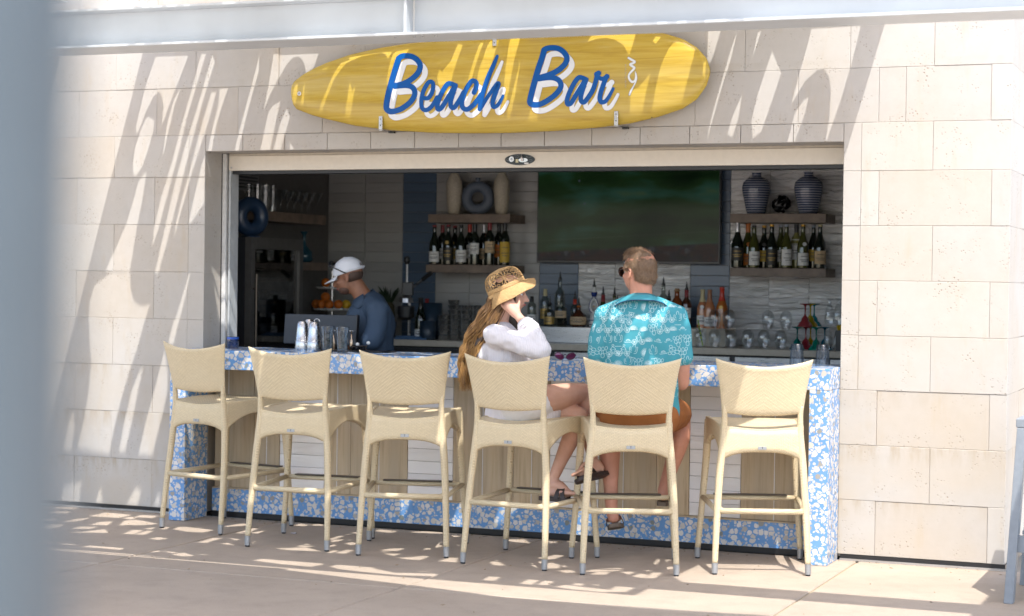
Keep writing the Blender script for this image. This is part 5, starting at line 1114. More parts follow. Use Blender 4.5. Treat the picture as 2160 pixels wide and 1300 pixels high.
# eye, brow and lips on the side we see
def head_pt(c, M, s, x, y, z): return Vector(c) + M @ Vector((x * s, y * s, z * s))
def face_bits(par, c, M, s, lip=(0.42, 0.12, 0.11), brow=(0.12, 0.06, 0.03)):
    o = Vector(par.location)
    for sx in (-1, 1):
        m = MB(); m.lathe([(0.0001, -0.012), (0.0075, -0.009), (0.0115, 0), (0.0075, 0.009), (0.0001, 0.012)], 12); e = m.obj('eye', plain('eye white', (0.7, 0.68, 0.66), 0.15), par, smooth=True, loc=head_pt(c, M, s, sx * 0.031, 0.068, 0.0) - o)
        m = MB(); m.tube([head_pt(c, M, s, sx * 0.033, 0.078, 0.0) - o, head_pt(c, M, s, sx * 0.034, 0.0808, 0.0) - o], 0.0055 * s, 10); m.obj('iris', plain('iris', (0.05, 0.06, 0.06), 0.1), e).parent = par
        m = MB(); m.tube([head_pt(c, M, s, sx * 0.012, 0.0935, 0.021) - o, head_pt(c, M, s, sx * 0.03, 0.091, 0.027) - o, head_pt(c, M, s, sx * 0.05, 0.08, 0.022) - o], [0.0025, 0.0035, 0.0018], 6); m.obj('eyebrow', plain('brow hair', brow, 0.7), par)
    m = MB(); m.tube([head_pt(c, M, s, -0.024, 0.083, -0.063) - o, head_pt(c, M, s, -0.01, 0.097, -0.060) - o, head_pt(c, M, s, 0.0, 0.0985, -0.0615) - o, head_pt(c, M, s, 0.01, 0.097, -0.060) - o, head_pt(c, M, s, 0.024, 0.083, -0.063) - o], [0.001, 0.0045, 0.0055, 0.0045, 0.001], 8)
    m.obj('lips', plain('lip skin', lip, 0.4), par, smooth=True)
face_bits(wom, hc, Mw, 0.93)
# long wavy hair
ROOTS = mat_hair('brown hair roots', (0.014, 0.007, 0.004), (0.055, 0.027, 0.012), (40, 40, 5))
HAIR_W = mat_hair('golden brown hair', (0.16, 0.075, 0.025), (0.48, 0.27, 0.085), (40, 40, 5))
bd = Body(); bd.ell(W(1067, 620, 0.0), (0.088, 0.091, 0.096)); bd.cap([W(1052, 640, 0.03), W(1036, 690, 0.02), W(1008, 725, 0.0), W(992, 765, -0.02)], [0.075, 0.06, 0.045, 0.03])
bd.cap([W(1052, 645, -0.07), W(1032, 690, -0.09), W(1004, 730, -0.08)], [0.03, 0.035, 0.03]); bd.cap([W(1070, 650, 0.08), W(1080, 690, 0.10), W(1092, 735, 0.12)], [0.035, 0.045, 0.025])
hair = bd.done('hair', ROOTS, wom, 0.007, 4, wr=wrinkles(0.004, 30, (1.5, 1.5, 0.5)), cut=lambda co: (Mw.transposed() @ (co - hc)).y > 0.035 and co.z > hc.z - 0.09)
m = MB(); rnd = random.Random(5); wo = Vector(wom.location)
for lock in range(40):
    u0 = rnd.random(); v0 = rnd.uniform(-1, 1); late0 = rnd.random(); ph0 = rnd.random() * 6.28; fr0 = rnd.uniform(0.55, 0.85); am0 = rnd.uniform(0.006, 0.013)
    for k in range(13):
        u = min(1, max(0, u0 + rnd.gauss(0, 0.11))); v = max(-1, min(1, v0 + rnd.gauss(0, 0.14))); w_ = rnd.gauss(0, 0.8); late = min(1, max(0, late0 + rnd.gauss(0, 0.12)))
        p0 = W(1030 + 42 * u, 628 + 14 * rnd.random(), v * 0.095); p1 = W(1010 + 38 * u, 672 + 8 * w_, v * 0.10 - 0.02)
        p2 = W(983 + 36 * u, 718 + 6 * w_, v * 0.085 - 0.03); p3 = W(970 + 30 * u, 765 + 6 * w_, v * 0.06 - 0.04); p4 = W(976 + 22 * u + 4 * w_, 786 + 40 * late, v * 0.04 - 0.05)
        pts = smooth_path([p0, p1, p2, p3, p4], 9); am = am0 * rnd.uniform(0.8, 1.2)
        q = [Vector(p) + (CR * math.sin(ph0 + i * fr0) + CF * math.cos(ph0 + i * fr0) * 0.7) * am * min(1, i / 14) - wo for i, p in enumerate(pts)]
        m.tube(q, list(np.interp(np.linspace(0, 1, len(q)), [0, 0.2, 0.8, 1], [0.0016, 0.0030, 0.0022, 0.0004])), 4)
for k in range(46):
    u = rnd.random(); v = rnd.random()
    pts = smooth_path([W(1064 + 22 * u, 646, 0.06 + 0.05 * v), W(1068 + 26 * u, 685, 0.08 + 0.06 * v), W(1076 + 26 * u, 745, 0.09 + 0.06 * v)], 6)
    m.tube([Vector(p) - wo for p in pts], [0.004] * (len(pts) - 1) + [0.001], 5)
m.obj('strands', HAIR_W, hair, smooth=True).data
_nt = HAIR_W.node_tree; _b = _nt.nodes['Principled BSDF']; _src = _b.inputs['Base Color'].links[0].from_socket
_sp = _nt.nodes.new('ShaderNodeSeparateXYZ'); _nt.links.new(coords(_nt), _sp.inputs[0])
_nt.links.new(mixc(_nt, maprange(_nt, _sp.outputs[2], 0.36, 0.60, 0, 0.75), _src, (0.085, 0.040, 0.014)), _b.inputs['Base Color'])     # browner towards the roots, golden at the ends
# straw hat: crown with an open band of crocheted daisies, wavy brim
STRAW = None
def mat_straw():
    m_, nt, b = new_mat('crocheted straw'); co = coords(nt)
    sp = nt.nodes.new('ShaderNodeSeparateXYZ'); nt.links.new(co, sp.inputs[0])
    w = nt.nodes.new('ShaderNodeTexWave'); w.bands_direction = 'Z'; w.inputs['Scale'].default_value = 44; w.inputs['Distortion'].default_value = 1.0; nt.links.new(co, w.inputs['Vector'])
    n = noise_t(nt, co, 150, 2)
    c = mixc(nt, maprange(nt, n, 0.3, 0.7), (0.42, 0.25, 0.10), (0.62, 0.41, 0.19)); c = mixc(nt, math_n(nt, 'MULTIPLY', w.outputs['Fac'], 0.3), c, (0.28, 0.15, 0.055))
    nt.links.new(c, b.inputs['Base Color']); b.inputs['Roughness'].default_value = 0.75; bump(nt, b, math_n(nt, 'ADD', n, w.outputs['Fac']), 0.6, 0.004); return m_
STRAW = mat_straw()
hz = (CU * 0.91 - CR * 0.41 - CF * 0.02).normalized(); hx = (CR - hz * CR.dot(hz)).normalized(); hy = hz.cross(hx)
ho = W(1071, 612, 0.0)
def hat_p(th, r, z): return ho + hx * r * math.cos(th) + hy * r * math.sin(th) * 0.98 + hz * z - wo
def crown_r(z): return interp([0.0, 0.03, 0.06, 0.09, 0.108, 0.120, 0.127], [0.112, 0.110, 0.107, 0.097, 0.080, 0.052, 0.0], z)
hat = None; m = MB(); nT = 72
def brim(th, q):                         # q 0 at the crown, 1 at the rim
    wv = 0.010 * math.sin(3 * th + 0.6) + 0.006 * math.sin(5 * th)
    r = 0.111 + 0.062 * q - 0.012 * q * q; z = 0.012 - (0.063 - 0.020 * math.cos(th)) * q ** 1.15 + wv * q + 0.018 * max(0, math.cos(th - 0.1)) ** 8 * q
    return r, z
def add_rows(fn, nr, lo, hi):
    base = len(m.v)
    vs_ = []
    for j in range(nr):
        for i in range(nT): vs_.append(fn(2 * math.pi * i / nT, lo + (hi - lo) * j / (nr - 1)))
    fs = [(j * nT + i, j * nT + (i + 1) % nT, (j + 1) * nT + (i + 1) % nT, (j + 1) * nT + i) for j in range(nr - 1) for i in range(nT)]
    m.add(vs_, fs)
add_rows(lambda th, q: hat_p(th, *brim(th, q)), 9, 1.0, 0.0)
add_rows(lambda th, z: hat_p(th, crown_r(z), z), 5, 0.0125, 0.036)
add_rows(lambda th, z: hat_p(th, crown_r(z), z), 7, 0.112, 0.127)
hat = m.obj('hat', STRAW, wom, smooth=True); so_ = hat.modifiers.new('t', 'SOLIDIFY'); so_.thickness = 0.004; so_.offset = 0
m = MB(); m.tube([hat_p(th, *brim(th, 1.0)) for th in np.linspace(0, 2 * math.pi, 72, endpoint=False)], 0.0035, 6, closed=True); m.obj('rim_cord', STRAW, hat, smooth=True)
def on_crown(th0, z0, a, b, lift=0.001): z = z0 + b; r = crown_r(z) + lift; return hat_p(th0 + a / max(r, 0.05), r, z)
for k in range(7):
    th0 = -1.46 + k * 2 * math.pi / 7 ; z0 = 0.074
    m = MB(); m.tube([on_crown(th0, z0, 0.006 * math.cos(t), 0.006 * math.sin(t)) for t in np.linspace(0, 2 * math.pi, 10, endpoint=False)], 0.0022, 5, closed=True)
    for j in range(9):
        a0 = 2 * math.pi * j / 9; pl = 0.041; pw = 0.0098; pts = []
        for t in np.linspace(0, 2 * math.pi, 12, endpoint=False):
            rr = 0.008 + (pl - 0.008) * (0.5 - 0.5 * math.cos(t)); off = pw * math.sin(t) * (0.55 + 0.45 * (0.5 - 0.5 * math.cos(t)))
            pts.append(on_crown(th0, z0, rr * math.cos(a0) - off * math.sin(a0), rr * math.sin(a0) + off * math.cos(a0)))
        m.tube(pts, 0.0021, 4, closed=True)
    for sgn in (-1, 1):                  # the cords that tie neighbouring daisies together
        m.tube([on_crown(th0 + math.pi / 7, z0, 0.010 * math.sin(t), sgn * 0.030 + 0.006 * math.cos(t)) for t in np.linspace(0, 2 * math.pi, 10, endpoint=False)], 0.002, 4, closed=True)
    m.obj('crochet_daisy', STRAW, hat, smooth=True)
m = MB()
ear = head_pt(hc, Mw, 0.93, 0.084, 0.0, -0.05) - wo; m.lathe([(0.0001, -0.005), (0.004, -0.003), (0.005, 0), (0.004, 0.003), (0.0001, 0.005)], 10); m.obj('earring', plain('gold', (0.6, 0.4, 0.12), 0.25, metal=1.0), wom, smooth=True, loc=ear)

# ---- the man in the turquoise shirt
MD = depth_of((1.08, -0.80, 1.2))
def Mn(px, py, dd=0.0): return Vector(at_depth(px, py, MD + dd))
ml = Mn(1348, 880, 0.05); man = thing('person', 'short-haired man in a turquoise cactus-print shirt and brown shorts seen from behind', 'person', (ml.x, ml.y, 0.80)); mo = Vector(man.location)
SKIN_M = mat_skin('sun-reddened skin', (0.46, 0.215, 0.14), (0.55, 0.27, 0.185))
mf = (CF * 0.78 - CR * 0.62 - CU * 0.06).normalized(); Mm = frame(mf)
hm = Mn(1348, 572, 0.02)
bd = Body(); head_shape(bd, hm, Mm, 1.02)
bd.cap([Mn(1351, 590, 0.0), Mn(1352, 618, -0.01), Mn(1352, 650, -0.01)], [0.062, 0.062, 0.075])
bd.cap([Mn(1285, 676, 0), Mn(1352, 660, 0), Mn(1418, 676, 0)], [0.05, 0.07, 0.05])
bd.cap([Mn(1352, 680, 0.02), Mn(1350, 750, 0.03), Mn(1348, 870, 0.05)], [0.125, 0.12, 0.125])
bd.cap([Mn(1276, 684, 0.0), Mn(1263, 735, 0.01), Mn(1262, 790, 0.05)], [0.055, 0.047, 0.041]); bd.cap([Mn(1262, 790, 0.05), Mn(1272, 780, 0.18), Mn(1280, 768, 0.31)], [0.041, 0.041, 0.028])
hand_shape(bd, Mn(1280, 768, 0.31), Mn(1286, 764, 0.40), CR, CF * 0.3 - CU * 0.6)
bd.cap([Mn(1426, 684, 0.0), Mn(1437, 740, -0.01), Mn(1437, 808, 0.02)], [0.055, 0.048, 0.043]); bd.cap([Mn(1437, 808, 0.02), Mn(1432, 795, 0.16), Mn(1420, 775, 0.31)], [0.043, 0.042, 0.028])
hand_shape(bd, Mn(1420, 775, 0.31), Mn(1412, 766, 0.40), -CR, CF * 0.3 - CU * 0.6)
bd.cap([Mn(1312, 880, 0.06), Mn(1298, 880, 0.26), Mn(1286, 886, 0.46)], [0.10, 0.088, 0.062]); bd.cap([Mn(1386, 880, 0.06), Mn(1412, 874, 0.24), Mn(1434, 872, 0.42)], [0.10, 0.088, 0.062])
bd.cap([Mn(1286, 886, 0.46), Mn(1286, 950, 0.38), Mn(1288, 1020, 0.34), Mn(1290, 1072, 0.34)], [0.06, 0.062, 0.042, 0.034])
bd.cap([Mn(1434, 872, 0.42), Mn(1433, 925, 0.37), Mn(1416, 985, 0.38), Mn(1402, 1028, 0.39)], [0.06, 0.060, 0.042, 0.034])
k1 = foot_shape(bd, Mn(1291, 1074, 0.34), Mn(1294, 1093, 0.31), Mn(1296, 1096, 0.44), (CF * 1.0 + CU * 0.1 + CR * 0.05)); k2 = foot_shape(bd, Mn(1401, 1030, 0.39), Mn(1399, 1046, 0.37), Mn(1408, 1038, 0.50), (CF * 1.0 + CR * 0.1))
bd.done('body', SKIN_M, man, 0.006, 5)
sandal(man, Mn(1294, 1093, 0.31), Mn(1296, 1096, 0.44), (CF + CU * 0.1), *k1, SOLE, SANDAL); sandal(man, Mn(1399, 1046, 0.37), Mn(1408, 1038, 0.50), CF, *k2, SOLE, SANDAL)
HAIR_M = mat_hair('short sandy hair', (0.085, 0.048, 0.026), (0.23, 0.145, 0.085), (150, 150, 60))
def hpt(x, y, z, s=1.02): return head_pt(hm, Mm, s, x, y, z)
bd = Body(); bd.ell(hpt(0, -0.014, 0.020), (0.0815, 0.0985, 0.084), Mm); bd.ell(hpt(0, -0.045, -0.03), (0.072, 0.06, 0.06), Mm); bd.ell(hpt(0, 0.028, 0.066), (0.066, 0.064, 0.060), Mm); bd.ell(hpt(0, -0.02, 0.070), (0.070, 0.074, 0.052), Mm)
bd.cap([hpt(-0.074, 0.025, 0.03), hpt(-0.074, 0.02, -0.01)], [0.014, 0.008]); bd.cap([hpt(0.074, 0.025, 0.03), hpt(0.074, 0.02, -0.01)], [0.014, 0.008])
def mcut(co):
    l = Mm.transposed() @ (co - hm)
    return (l.y > 0.03 and l.z < 0.062) or l.z < -0.078 or (l.y > 0.075) or (abs(l.x) > 0.05 and l.y > -0.03 and l.z < -0.005) or ((l.x - 0.02) ** 2 + (l.y + 0.055) ** 2 < 0.036 ** 2 and l.z > 0.06)
bd.done('hair', HAIR_M, man, 0.006, 3, wr=wrinkles(0.0025, 90), cut=mcut)
hm_o = [o_ for o_ in man.children if o_.name.startswith('hair')][0]
m = MB(); rnd = random.Random(3); mi = Mm.transposed()
for f in hm_o.data.polygons:
    for _ in range(3):
        nl = f.normal; c0 = Vector(f.center) + Vector((rnd.uniform(-1, 1), rnd.uniform(-1, 1), rnd.uniform(-1, 1))) * 0.003
        l = mi @ (c0 + mo - hm); dirn = (nl * 0.55 + (Mm @ Vector((0, -0.25 if l.y > -0.03 else 0.0, -0.9 if l.z < 0.085 else 0.1))) + Vector((rnd.gauss(0, 0.25), rnd.gauss(0, 0.25), rnd.gauss(0, 0.25)))).normalized()
        ln = rnd.uniform(0.007, 0.016); sd = dirn.cross(nl); sd = (sd.normalized() if sd.length > 1e-4 else nl.orthogonal()) * 0.0009
        a = c0 - nl * 0.001; m.add([a - sd, a + sd, a + dirn * ln], [(0, 1, 2)])
m.obj('hair_strands', mat_hair('sandy strands', (0.10, 0.055, 0.03), (0.36, 0.24, 0.14), (200, 200, 200)), hm_o)
face_bits(man, hm, Mm, 1.02)
SHADES = plain('tortoiseshell frame', (0.045, 0.018, 0.01), 0.2)
m = MB()
for sx in (-1, 1): m.tube(smooth_path([hpt(sx * 0.066, 0.085, 0.012), hpt(sx * 0.078, 0.05, 0.012), hpt(sx * 0.083, 0.0, 0.010), hpt(sx * 0.082, -0.02, -0.006)], 4), [0.0042] * 13, 6)
m.v = [tuple(Vector(v) - mo) for v in m.v]; gl = m.obj('sunglasses', SHADES, man, smooth=True)
for sx in (-1, 1):
    m = MB(); ring = [hpt(sx * (0.034 + 0.031 * math.cos(t)), 0.099 - 0.012 * abs(math.cos(t)), 0.002 + 0.024 * math.sin(t)) - mo for t in np.linspace(0, 2 * math.pi, 20, endpoint=False)]
    m.tube(ring, 0.0045, 6, closed=True); m.obj('rim', SHADES, gl, smooth=True)
    m = MB(); m.add(ring, [tuple(range(20))]); m.obj('lens', plain('dark lens', (0.012, 0.008, 0.006), 0.05), gl)
SHIRT = mat_cloth('turquoise cotton', (0.055, 0.29, 0.35), 60, rough=0.6); PRINT = plain('pale print ink', (0.42, 0.62, 0.65), 0.7)
bd = Body()
bd.cap([Mn(1281, 671, 0), Mn(1352, 656, 0), Mn(1422, 671, 0)], [0.076, 0.098, 0.076])
bd.cap([Mn(1352, 690, 0.02), Mn(1351, 760, 0.03), Mn(1349, 830, 0.04), Mn(1350, 862, 0.05)], [0.14, 0.143, 0.14, 0.135])
for sx in (-1, 1):
    bd.cap([Mn(1351 + sx * 38, 690, 0.01), Mn(1351 + sx * 38, 760, 0.02), Mn(1350 + sx * 38, 830, 0.04), Mn(1352 + sx * 40, 868, 0.05)], [0.125, 0.122, 0.115, 0.11])
bd.cap([Mn(1276, 682, 0.0), Mn(1266, 720, 0.0), Mn(1264, 748, 0.01)], [0.068, 0.063, 0.064]); bd.cap([Mn(1427, 682, 0.0), Mn(1436, 720, -0.01), Mn(1438, 752, -0.01)], [0.068, 0.063, 0.064])
bd.cap([Mn(1408, 850, 0.05), Mn(1414, 866, 0.06)], [0.055, 0.045])
shirt = bd.done('shirt', SHIRT, man, 0.0075, 4, wr=wrinkles(0.006, 9, (1.0, 1.0, 1.3)))
# camp collar
m = MB(); col = []
for i in range(25):
    a = math.pi * (i / 24) ; dx = math.cos(a); bk_ = math.sin(a)
    q = Mn(1352 + 44 * dx, 640 + 22 * (1 - bk_) * 0.4, -0.085 * bk_ + 0.01)
    lo = Mn(1352 + 62 * dx * (0.82 + 0.18 * (1 - bk_)), 636 + 24 * (1 - bk_) ** 1.5 - 3, -0.138 * bk_ ** 0.7 + 0.0)
    up_ = Mn(1352 + 38 * dx, 618 + 16 * (1 - bk_), -0.066 * bk_ + 0.0)
    col.append((up_ - mo, (up_.lerp(lo, 0.5) - CF * 0.012 * bk_ + CU * 0.004) - mo, lo - mo))
m.add([p_ for r_ in col for p_ in r_], [(3 * i + k, 3 * i + k + 1, 3 * i + k + 4, 3 * i + k + 3) for i in range(24) for k in range(2)])
cl = m.obj('collar', SHIRT, shirt, smooth=True); s_ = cl.modifiers.new('t', 'SOLIDIFY'); s_.thickness = 0.004; s_.offset = 0
m = MB(); m.tube([r_[2] - CF * 0.001 for r_ in col], 0.0022, 5); m.obj('collar_piping', plain('navy piping', (0.01, 0.03, 0.12), 0.6), shirt)
# cactus-and-bicycle print: fine pale ribbons that follow the cloth
bm = bmesh.new(); bm.from_mesh(shirt.data); bvh = BVHTree.FromBMesh(bm)
def motif(kind):
    L_ = []
    def arc(cx, cy, rx, ry, a0=0, a1=2 * math.pi, n=14): L_.append([(cx + rx * math.cos(t), cy + ry * math.sin(t)) for t in np.linspace(a0, a1, n)])
    if kind == 'saguaro':
        L_.append([(-2, -12), (-2.5, 6), (-1.5, 11), (0, 12.5), (1.5, 11), (2.5, 6), (2, -12)]); L_.append([(-2, -4), (-6, -3), (-7, 0), (-7, 5), (-5.5, 6), (-4.5, 4), (-4.5, 0), (-2.4, 0)]); L_.append([(2, -5), (6, -4), (7, -1), (7, 7), (5.5, 8), (4.5, 6), (4.5, -1), (2.4, -1)])
        L_.append([(0, -12), (0, 12)]); L_.append([(-6, -12.5), (6, -12.5)])
    elif kind == 'bike':
        for c_ in (-7, 7):
            arc(c_, -4, 4.6, 4.6); arc(c_, -4, 1.3, 1.3, n=8)
            for a in range(6): t = a * math.pi / 3; L_.append([(c_, -4), (c_ + 4.4 * math.cos(t), -4 + 4.4 * math.sin(t))])
        L_.append([(-7, -4), (-3, 3), (4.5, 4), (0, -4), (-7, -4)]); L_.append([(-3.6, 5), (-3, 3), (0, -4)]); L_.append([(7, -4), (4, 6), (2.5, 7)]); L_.append([(-5, 5), (-2, 5)])
        L_.append([(-3, 5), (0, 9), (3, 6.5)]); arc(1.5, 11, 1.8, 1.8, n=9)
    elif kind == 'pear':
        for (x, y, rx, ry) in ((0, -8, 3.2, 4), (-4, -2, 2.8, 3.6), (4, -1, 2.8, 3.8), (-6, 5, 2.4, 3), (0.5, 4.5, 2.6, 3.4), (6.5, 6, 2.3, 3)): arc(x, y, rx, ry, n=11)
    elif kind == 'agave':
        for a in np.linspace(0.15, math.pi - 0.15, 11): L_.append([(0.8 * math.cos(a), -4), (5 * math.cos(a) - 0.6 * math.sin(a), -4 + 4.5 * math.sin(a)), (8.5 * math.cos(a), -4 + 9 * math.sin(a)), (5 * math.cos(a) + 0.6 * math.sin(a), -4 + 4.5 * math.sin(a))])
    else:
        arc(0, -2, 4, 4, 0, math.pi, 9); L_.append([(-7, -2), (7, -2), (6, -3.5), (-6, -3.5), (-7, -2)])
        for x in (-2, 0, 2): L_.append([(x, -2), (x, 1.5)])
    return L_
kinds = ['saguaro', 'bike', 'pear', 'agave', 'saguaro', 'hat', 'bike', 'agave', 'pear', 'hat']
m = MB(); k = 0; rnd = random.Random(11)
for row in range(9):
    for colm in range(11):
        cx = 1236 + colm * 22 + (11 if row % 2 else 0); cyy = 645 + row * 25 + rnd.uniform(-2, 2); k += 1
        kd = rnd.choice(kinds); ro = rnd.choice([0, 0, 0, 0.15, -0.2, 1.3])
        for ln in motif(kd):
            tri = []
            for (x, y) in ln:
                x, y = 1.22 * (x * math.cos(ro) - y * math.sin(ro)), 1.22 * (x * math.sin(ro) + y * math.cos(ro))
                o_ = Mn(cx + x, cyy - y, -0.5); h = bvh.ray_cast(o_ - mo, CF, 1.0)
                tri.append(h[0] - CF * 0.0016 if h[0] is not None and h[1].dot(CF) < -0.12 else None)
            run = []
            for p_ in tri + [None]:
                if p_ is None or (run and (p_ - run[-1]).length > 0.04):
                    if len(run) > 1:
                        vs_ = []
                        for i, a in enumerate(run):
                            t = (run[min(i + 1, len(run) - 1)] - run[max(i - 1, 0)]).normalized(); s = t.cross(CF).normalized() * 0.0012
                            vs_ += [a - s, a + s]
                        m.add(vs_, [(2 * i, 2 * i + 1, 2 * i + 3, 2 * i + 2) for i in range(len(run) - 1)])
                    run = [p_] if p_ is not None else []
                else: run.append(p_)
bm.free(); m.obj('cactus_print', PRINT, shirt)['kind'] = 'stuff'
SHORTS = mat_cloth('rust brown twill', (0.29, 0.105, 0.03), 80)
bd = Body(); bd.cap([Mn(1312, 878, 0.03), Mn(1385, 878, 0.03)], [0.125, 0.125]); bd.cap([Mn(1312, 882, 0.06), Mn(1298, 880, 0.24), Mn(1287, 885, 0.44)], [0.112, 0.102, 0.09]); bd.cap([Mn(1388, 880, 0.06), Mn(1414, 874, 0.22), Mn(1429, 874, 0.39)], [0.112, 0.100, 0.082])
bd.done('shorts', SHORTS, man, 0.008, 4, wr=wrinkles(0.004, 16))

# ---- the bartender
BD = depth_of((-1.28, 0.62, 1.3))
def Bt(px, py, dd=0.0): return Vector(at_depth(px, py, BD + dd))
bl = Bt(785, 780, 0.0); btd = thing('person', 'bartender in a white cap and blue shirt looking down behind the counter', 'person', (bl.x, bl.y, 0.0)); bo = Vector(btd.location)
SKIN_B = mat_skin('tanned skin', (0.21, 0.095, 0.055), (0.27, 0.13, 0.075))
Mb = frame((-CR * 0.93 + CF * 0.20 - CU * 0.30)); hb = Bt(735, 583, 0.0)
bd = Body(); head_shape(bd, hb, Mb, 1.0)
bd.cap([Bt(747, 598, 0), Bt(762, 620, 0.0), Bt(775, 645, 0.0)], [0.058, 0.06, 0.072])
bd.cap([Bt(794, 662, -0.15), Bt(784, 656, 0.0), Bt(780, 662, 0.15)], [0.045, 0.06, 0.045]); bd.cap([Bt(782, 665, 0), Bt(786, 730, 0), Bt(790, 800, 0)], [0.13, 0.125, 0.13])
bd.cap([Bt(796, 662, -0.18), Bt(790, 705, -0.2), Bt(780, 735, -0.2)], [0.055, 0.05, 0.042]); bd.cap([Bt(780, 735, -0.2), Bt(755, 755, -0.15), Bt(728, 765, -0.10)], [0.042, 0.04, 0.028])
hand_shape(bd, Bt(728, 765, -0.10), Bt(708, 768, -0.07), CF, -CU * 0.5 - CR * 0.3)
bd.cap([Bt(778, 660, 0.18), Bt(745, 715, 0.2), Bt(735, 740, 0.18)], [0.055, 0.05, 0.042]); bd.cap([Bt(735, 740, 0.18), Bt(715, 758, 0.1)], [0.042, 0.03]); hand_shape(bd, Bt(715, 758, 0.1), Bt(700, 764, 0.05), CF, -CU * 0.5)
bd.cap([Bt(782, 800, -0.09), Bt(782, 900, -0.09), Bt(784, 1020, -0.08)], [0.095, 0.07, 0.05]); bd.cap([Bt(795, 800, 0.09), Bt(795, 900, 0.09), Bt(796, 1020, 0.09)], [0.095, 0.07, 0.05])
bd.done('body', SKIN_B, btd, 0.007, 5)
SHIRT_B = mat_cloth('slate blue shirt cloth', (0.045, 0.072, 0.115), 70)
bd = Body(); bd.cap([Bt(796, 655, -0.15), Bt(784, 644, 0.0), Bt(780, 655, 0.15)], [0.08, 0.095, 0.08]); bd.cap([Bt(783, 675, 0), Bt(783, 720, 0), Bt(788, 790, 0)], [0.15, 0.148, 0.15])
bd.ell(Bt(762, 680, 0), (0.10, 0.15, 0.13)); bd.ell(Bt(802, 690, 0), (0.09, 0.15, 0.15))
bd.cap([Bt(797, 664, -0.18), Bt(792, 700, -0.205), Bt(784, 718, -0.21)], [0.068, 0.07, 0.072]); bd.cap([Bt(778, 662, 0.18), Bt(745, 712, 0.2)], [0.068, 0.066])
shb = bd.done('shirt', SHIRT_B, btd, 0.008, 4, wr=wrinkles(0.006, 10))
m = MB(); rows = []
for i in range(19):
    a = -0.35 + (math.pi * 2 - 1.1) * i / 18 ; c0 = Bt(766, 628, 0); ex = (CR * 0.85 + CU * 0.5).normalized()
    q = c0 + ex * 0.075 * math.cos(a) + CF * 0.085 * math.sin(a); lo = c0 - CU * 0.05 + CR * 0.012 + ex * 0.118 * math.cos(a) + CF * 0.125 * math.sin(a)
    rows.append((q + CU * 0.022 - bo, lo - bo))
m.add([p_ for r_ in rows for p_ in r_], [(2 * i, 2 * i + 1, 2 * i + 3, 2 * i + 2) for i in range(18)]); cl = m.obj('collar', SHIRT_B, shb, smooth=True); s_ = cl.modifiers.new('t', 'SOLIDIFY'); s_.thickness = 0.004
bd = Body(); bd.cap([Bt(786, 800, -0.08), Bt(784, 900, -0.09), Bt(786, 1000, -0.08)], [0.12, 0.095, 0.08]); bd.cap([Bt(796, 800, 0.08), Bt(796, 900, 0.09), Bt(798, 1000, 0.09)], [0.12, 0.095, 0.08]); bd.done('trousers', DARK, btd, 0.01, 3)
def bp_(x, y, z): return head_pt(hb, Mb, 1.0, x, y, z)
bd = Body(); bd.ell(bp_(0, -0.020, -0.004), (0.0765, 0.082, 0.055), Mb); bd.done('hair', plain('dark cropped hair', (0.06, 0.033, 0.022), 0.7), btd, 0.007, 3, cut=lambda co: (Mb.transposed() @ (co - hb)).y > 0.0)
bd = Body(); bd.ell(bp_(0, 0.042, -0.075), (0.056, 0.05, 0.038), Mb); bd.done('beard', plain('dark cropped beard', (0.085, 0.042, 0.028), 0.8), btd, 0.006, 3, cut=lambda co: (Mb.transposed() @ (co - hb)).z > -0.052 - 0.03 * max(0, 0.06 - (Mb.transposed() @ (co - hb)).y) * 0)
CAPM = mat_cloth('white cap cotton', (0.66, 0.68, 0.72), 60)
m = MB()
def capf(u, v):
    th = 2 * math.pi * u; ph = math.pi / 2 * v
    return tuple(bp_(0.086 * math.cos(th) * math.cos(ph), -0.010 + 0.107 * math.sin(th) * math.cos(ph), 0.018 + 0.108 * math.sin(ph) ** 0.9) - bo)
m.grid(capf, 36, 10, close_u=True)
# the arched opening at the back
keep = []
for f in m.f:
    c_ = sum((Vector(m.v[i]) for i in f), Vector()) / len(f) + bo; l = Mb.transposed() @ (c_ - hb)
    if l.y < -0.06 and l.x ** 2 / 0.030 ** 2 + (l.z - 0.034) ** 2 / 0.034 ** 2 < 1 and l.z > 0.042 and l.y < -0.075: continue
    keep.append(f)
m.f = keep; cp = m.obj('cap', CAPM, btd, smooth=True); s_ = cp.modifiers.new('t', 'SOLIDIFY'); s_.thickness = 0.003
m = MB()
def bill(u, v):
    x = (u * 2 - 1) * 0.072; y = 0.082 + (0.090 * (1 - (u * 2 - 1) ** 2 * 0.75) + 0.0) * v - 0.028 * (u * 2 - 1) ** 2
    return tuple(bp_(x, y, 0.024 - 0.022 * v - 0.007 * (u * 2 - 1) ** 2) - bo)
m.grid(bill, 15, 8); bl_ = m.obj('bill', CAPM, cp, smooth=True); s_ = bl_.modifiers.new('t', 'SOLIDIFY'); s_.thickness = 0.004
m = MB(); m.lathe([(0.006, 0), (0.005, 0.004), (0.0001, 0.005)], 10); m.obj('button', CAPM, cp, loc=bp_(0, -0.01, 0.126) - bo)
m = MB(); m.tube(smooth_path([bp_(-0.05, -0.092, 0.034) - bo, bp_(0, -0.122, 0.030) - bo, bp_(0.05, -0.092, 0.034) - bo], 5), 0.006, 6); m.obj('strap', CAPM, cp)
m = MB()
for sx in (-1, 1): m.tube(smooth_path([bp_(sx * 0.076, 0.075, 0.092) - bo, bp_(sx * 0.090, 0.02, 0.045) - bo, bp_(sx * 0.088, -0.015, 0.015) - bo], 5), 0.004, 6)
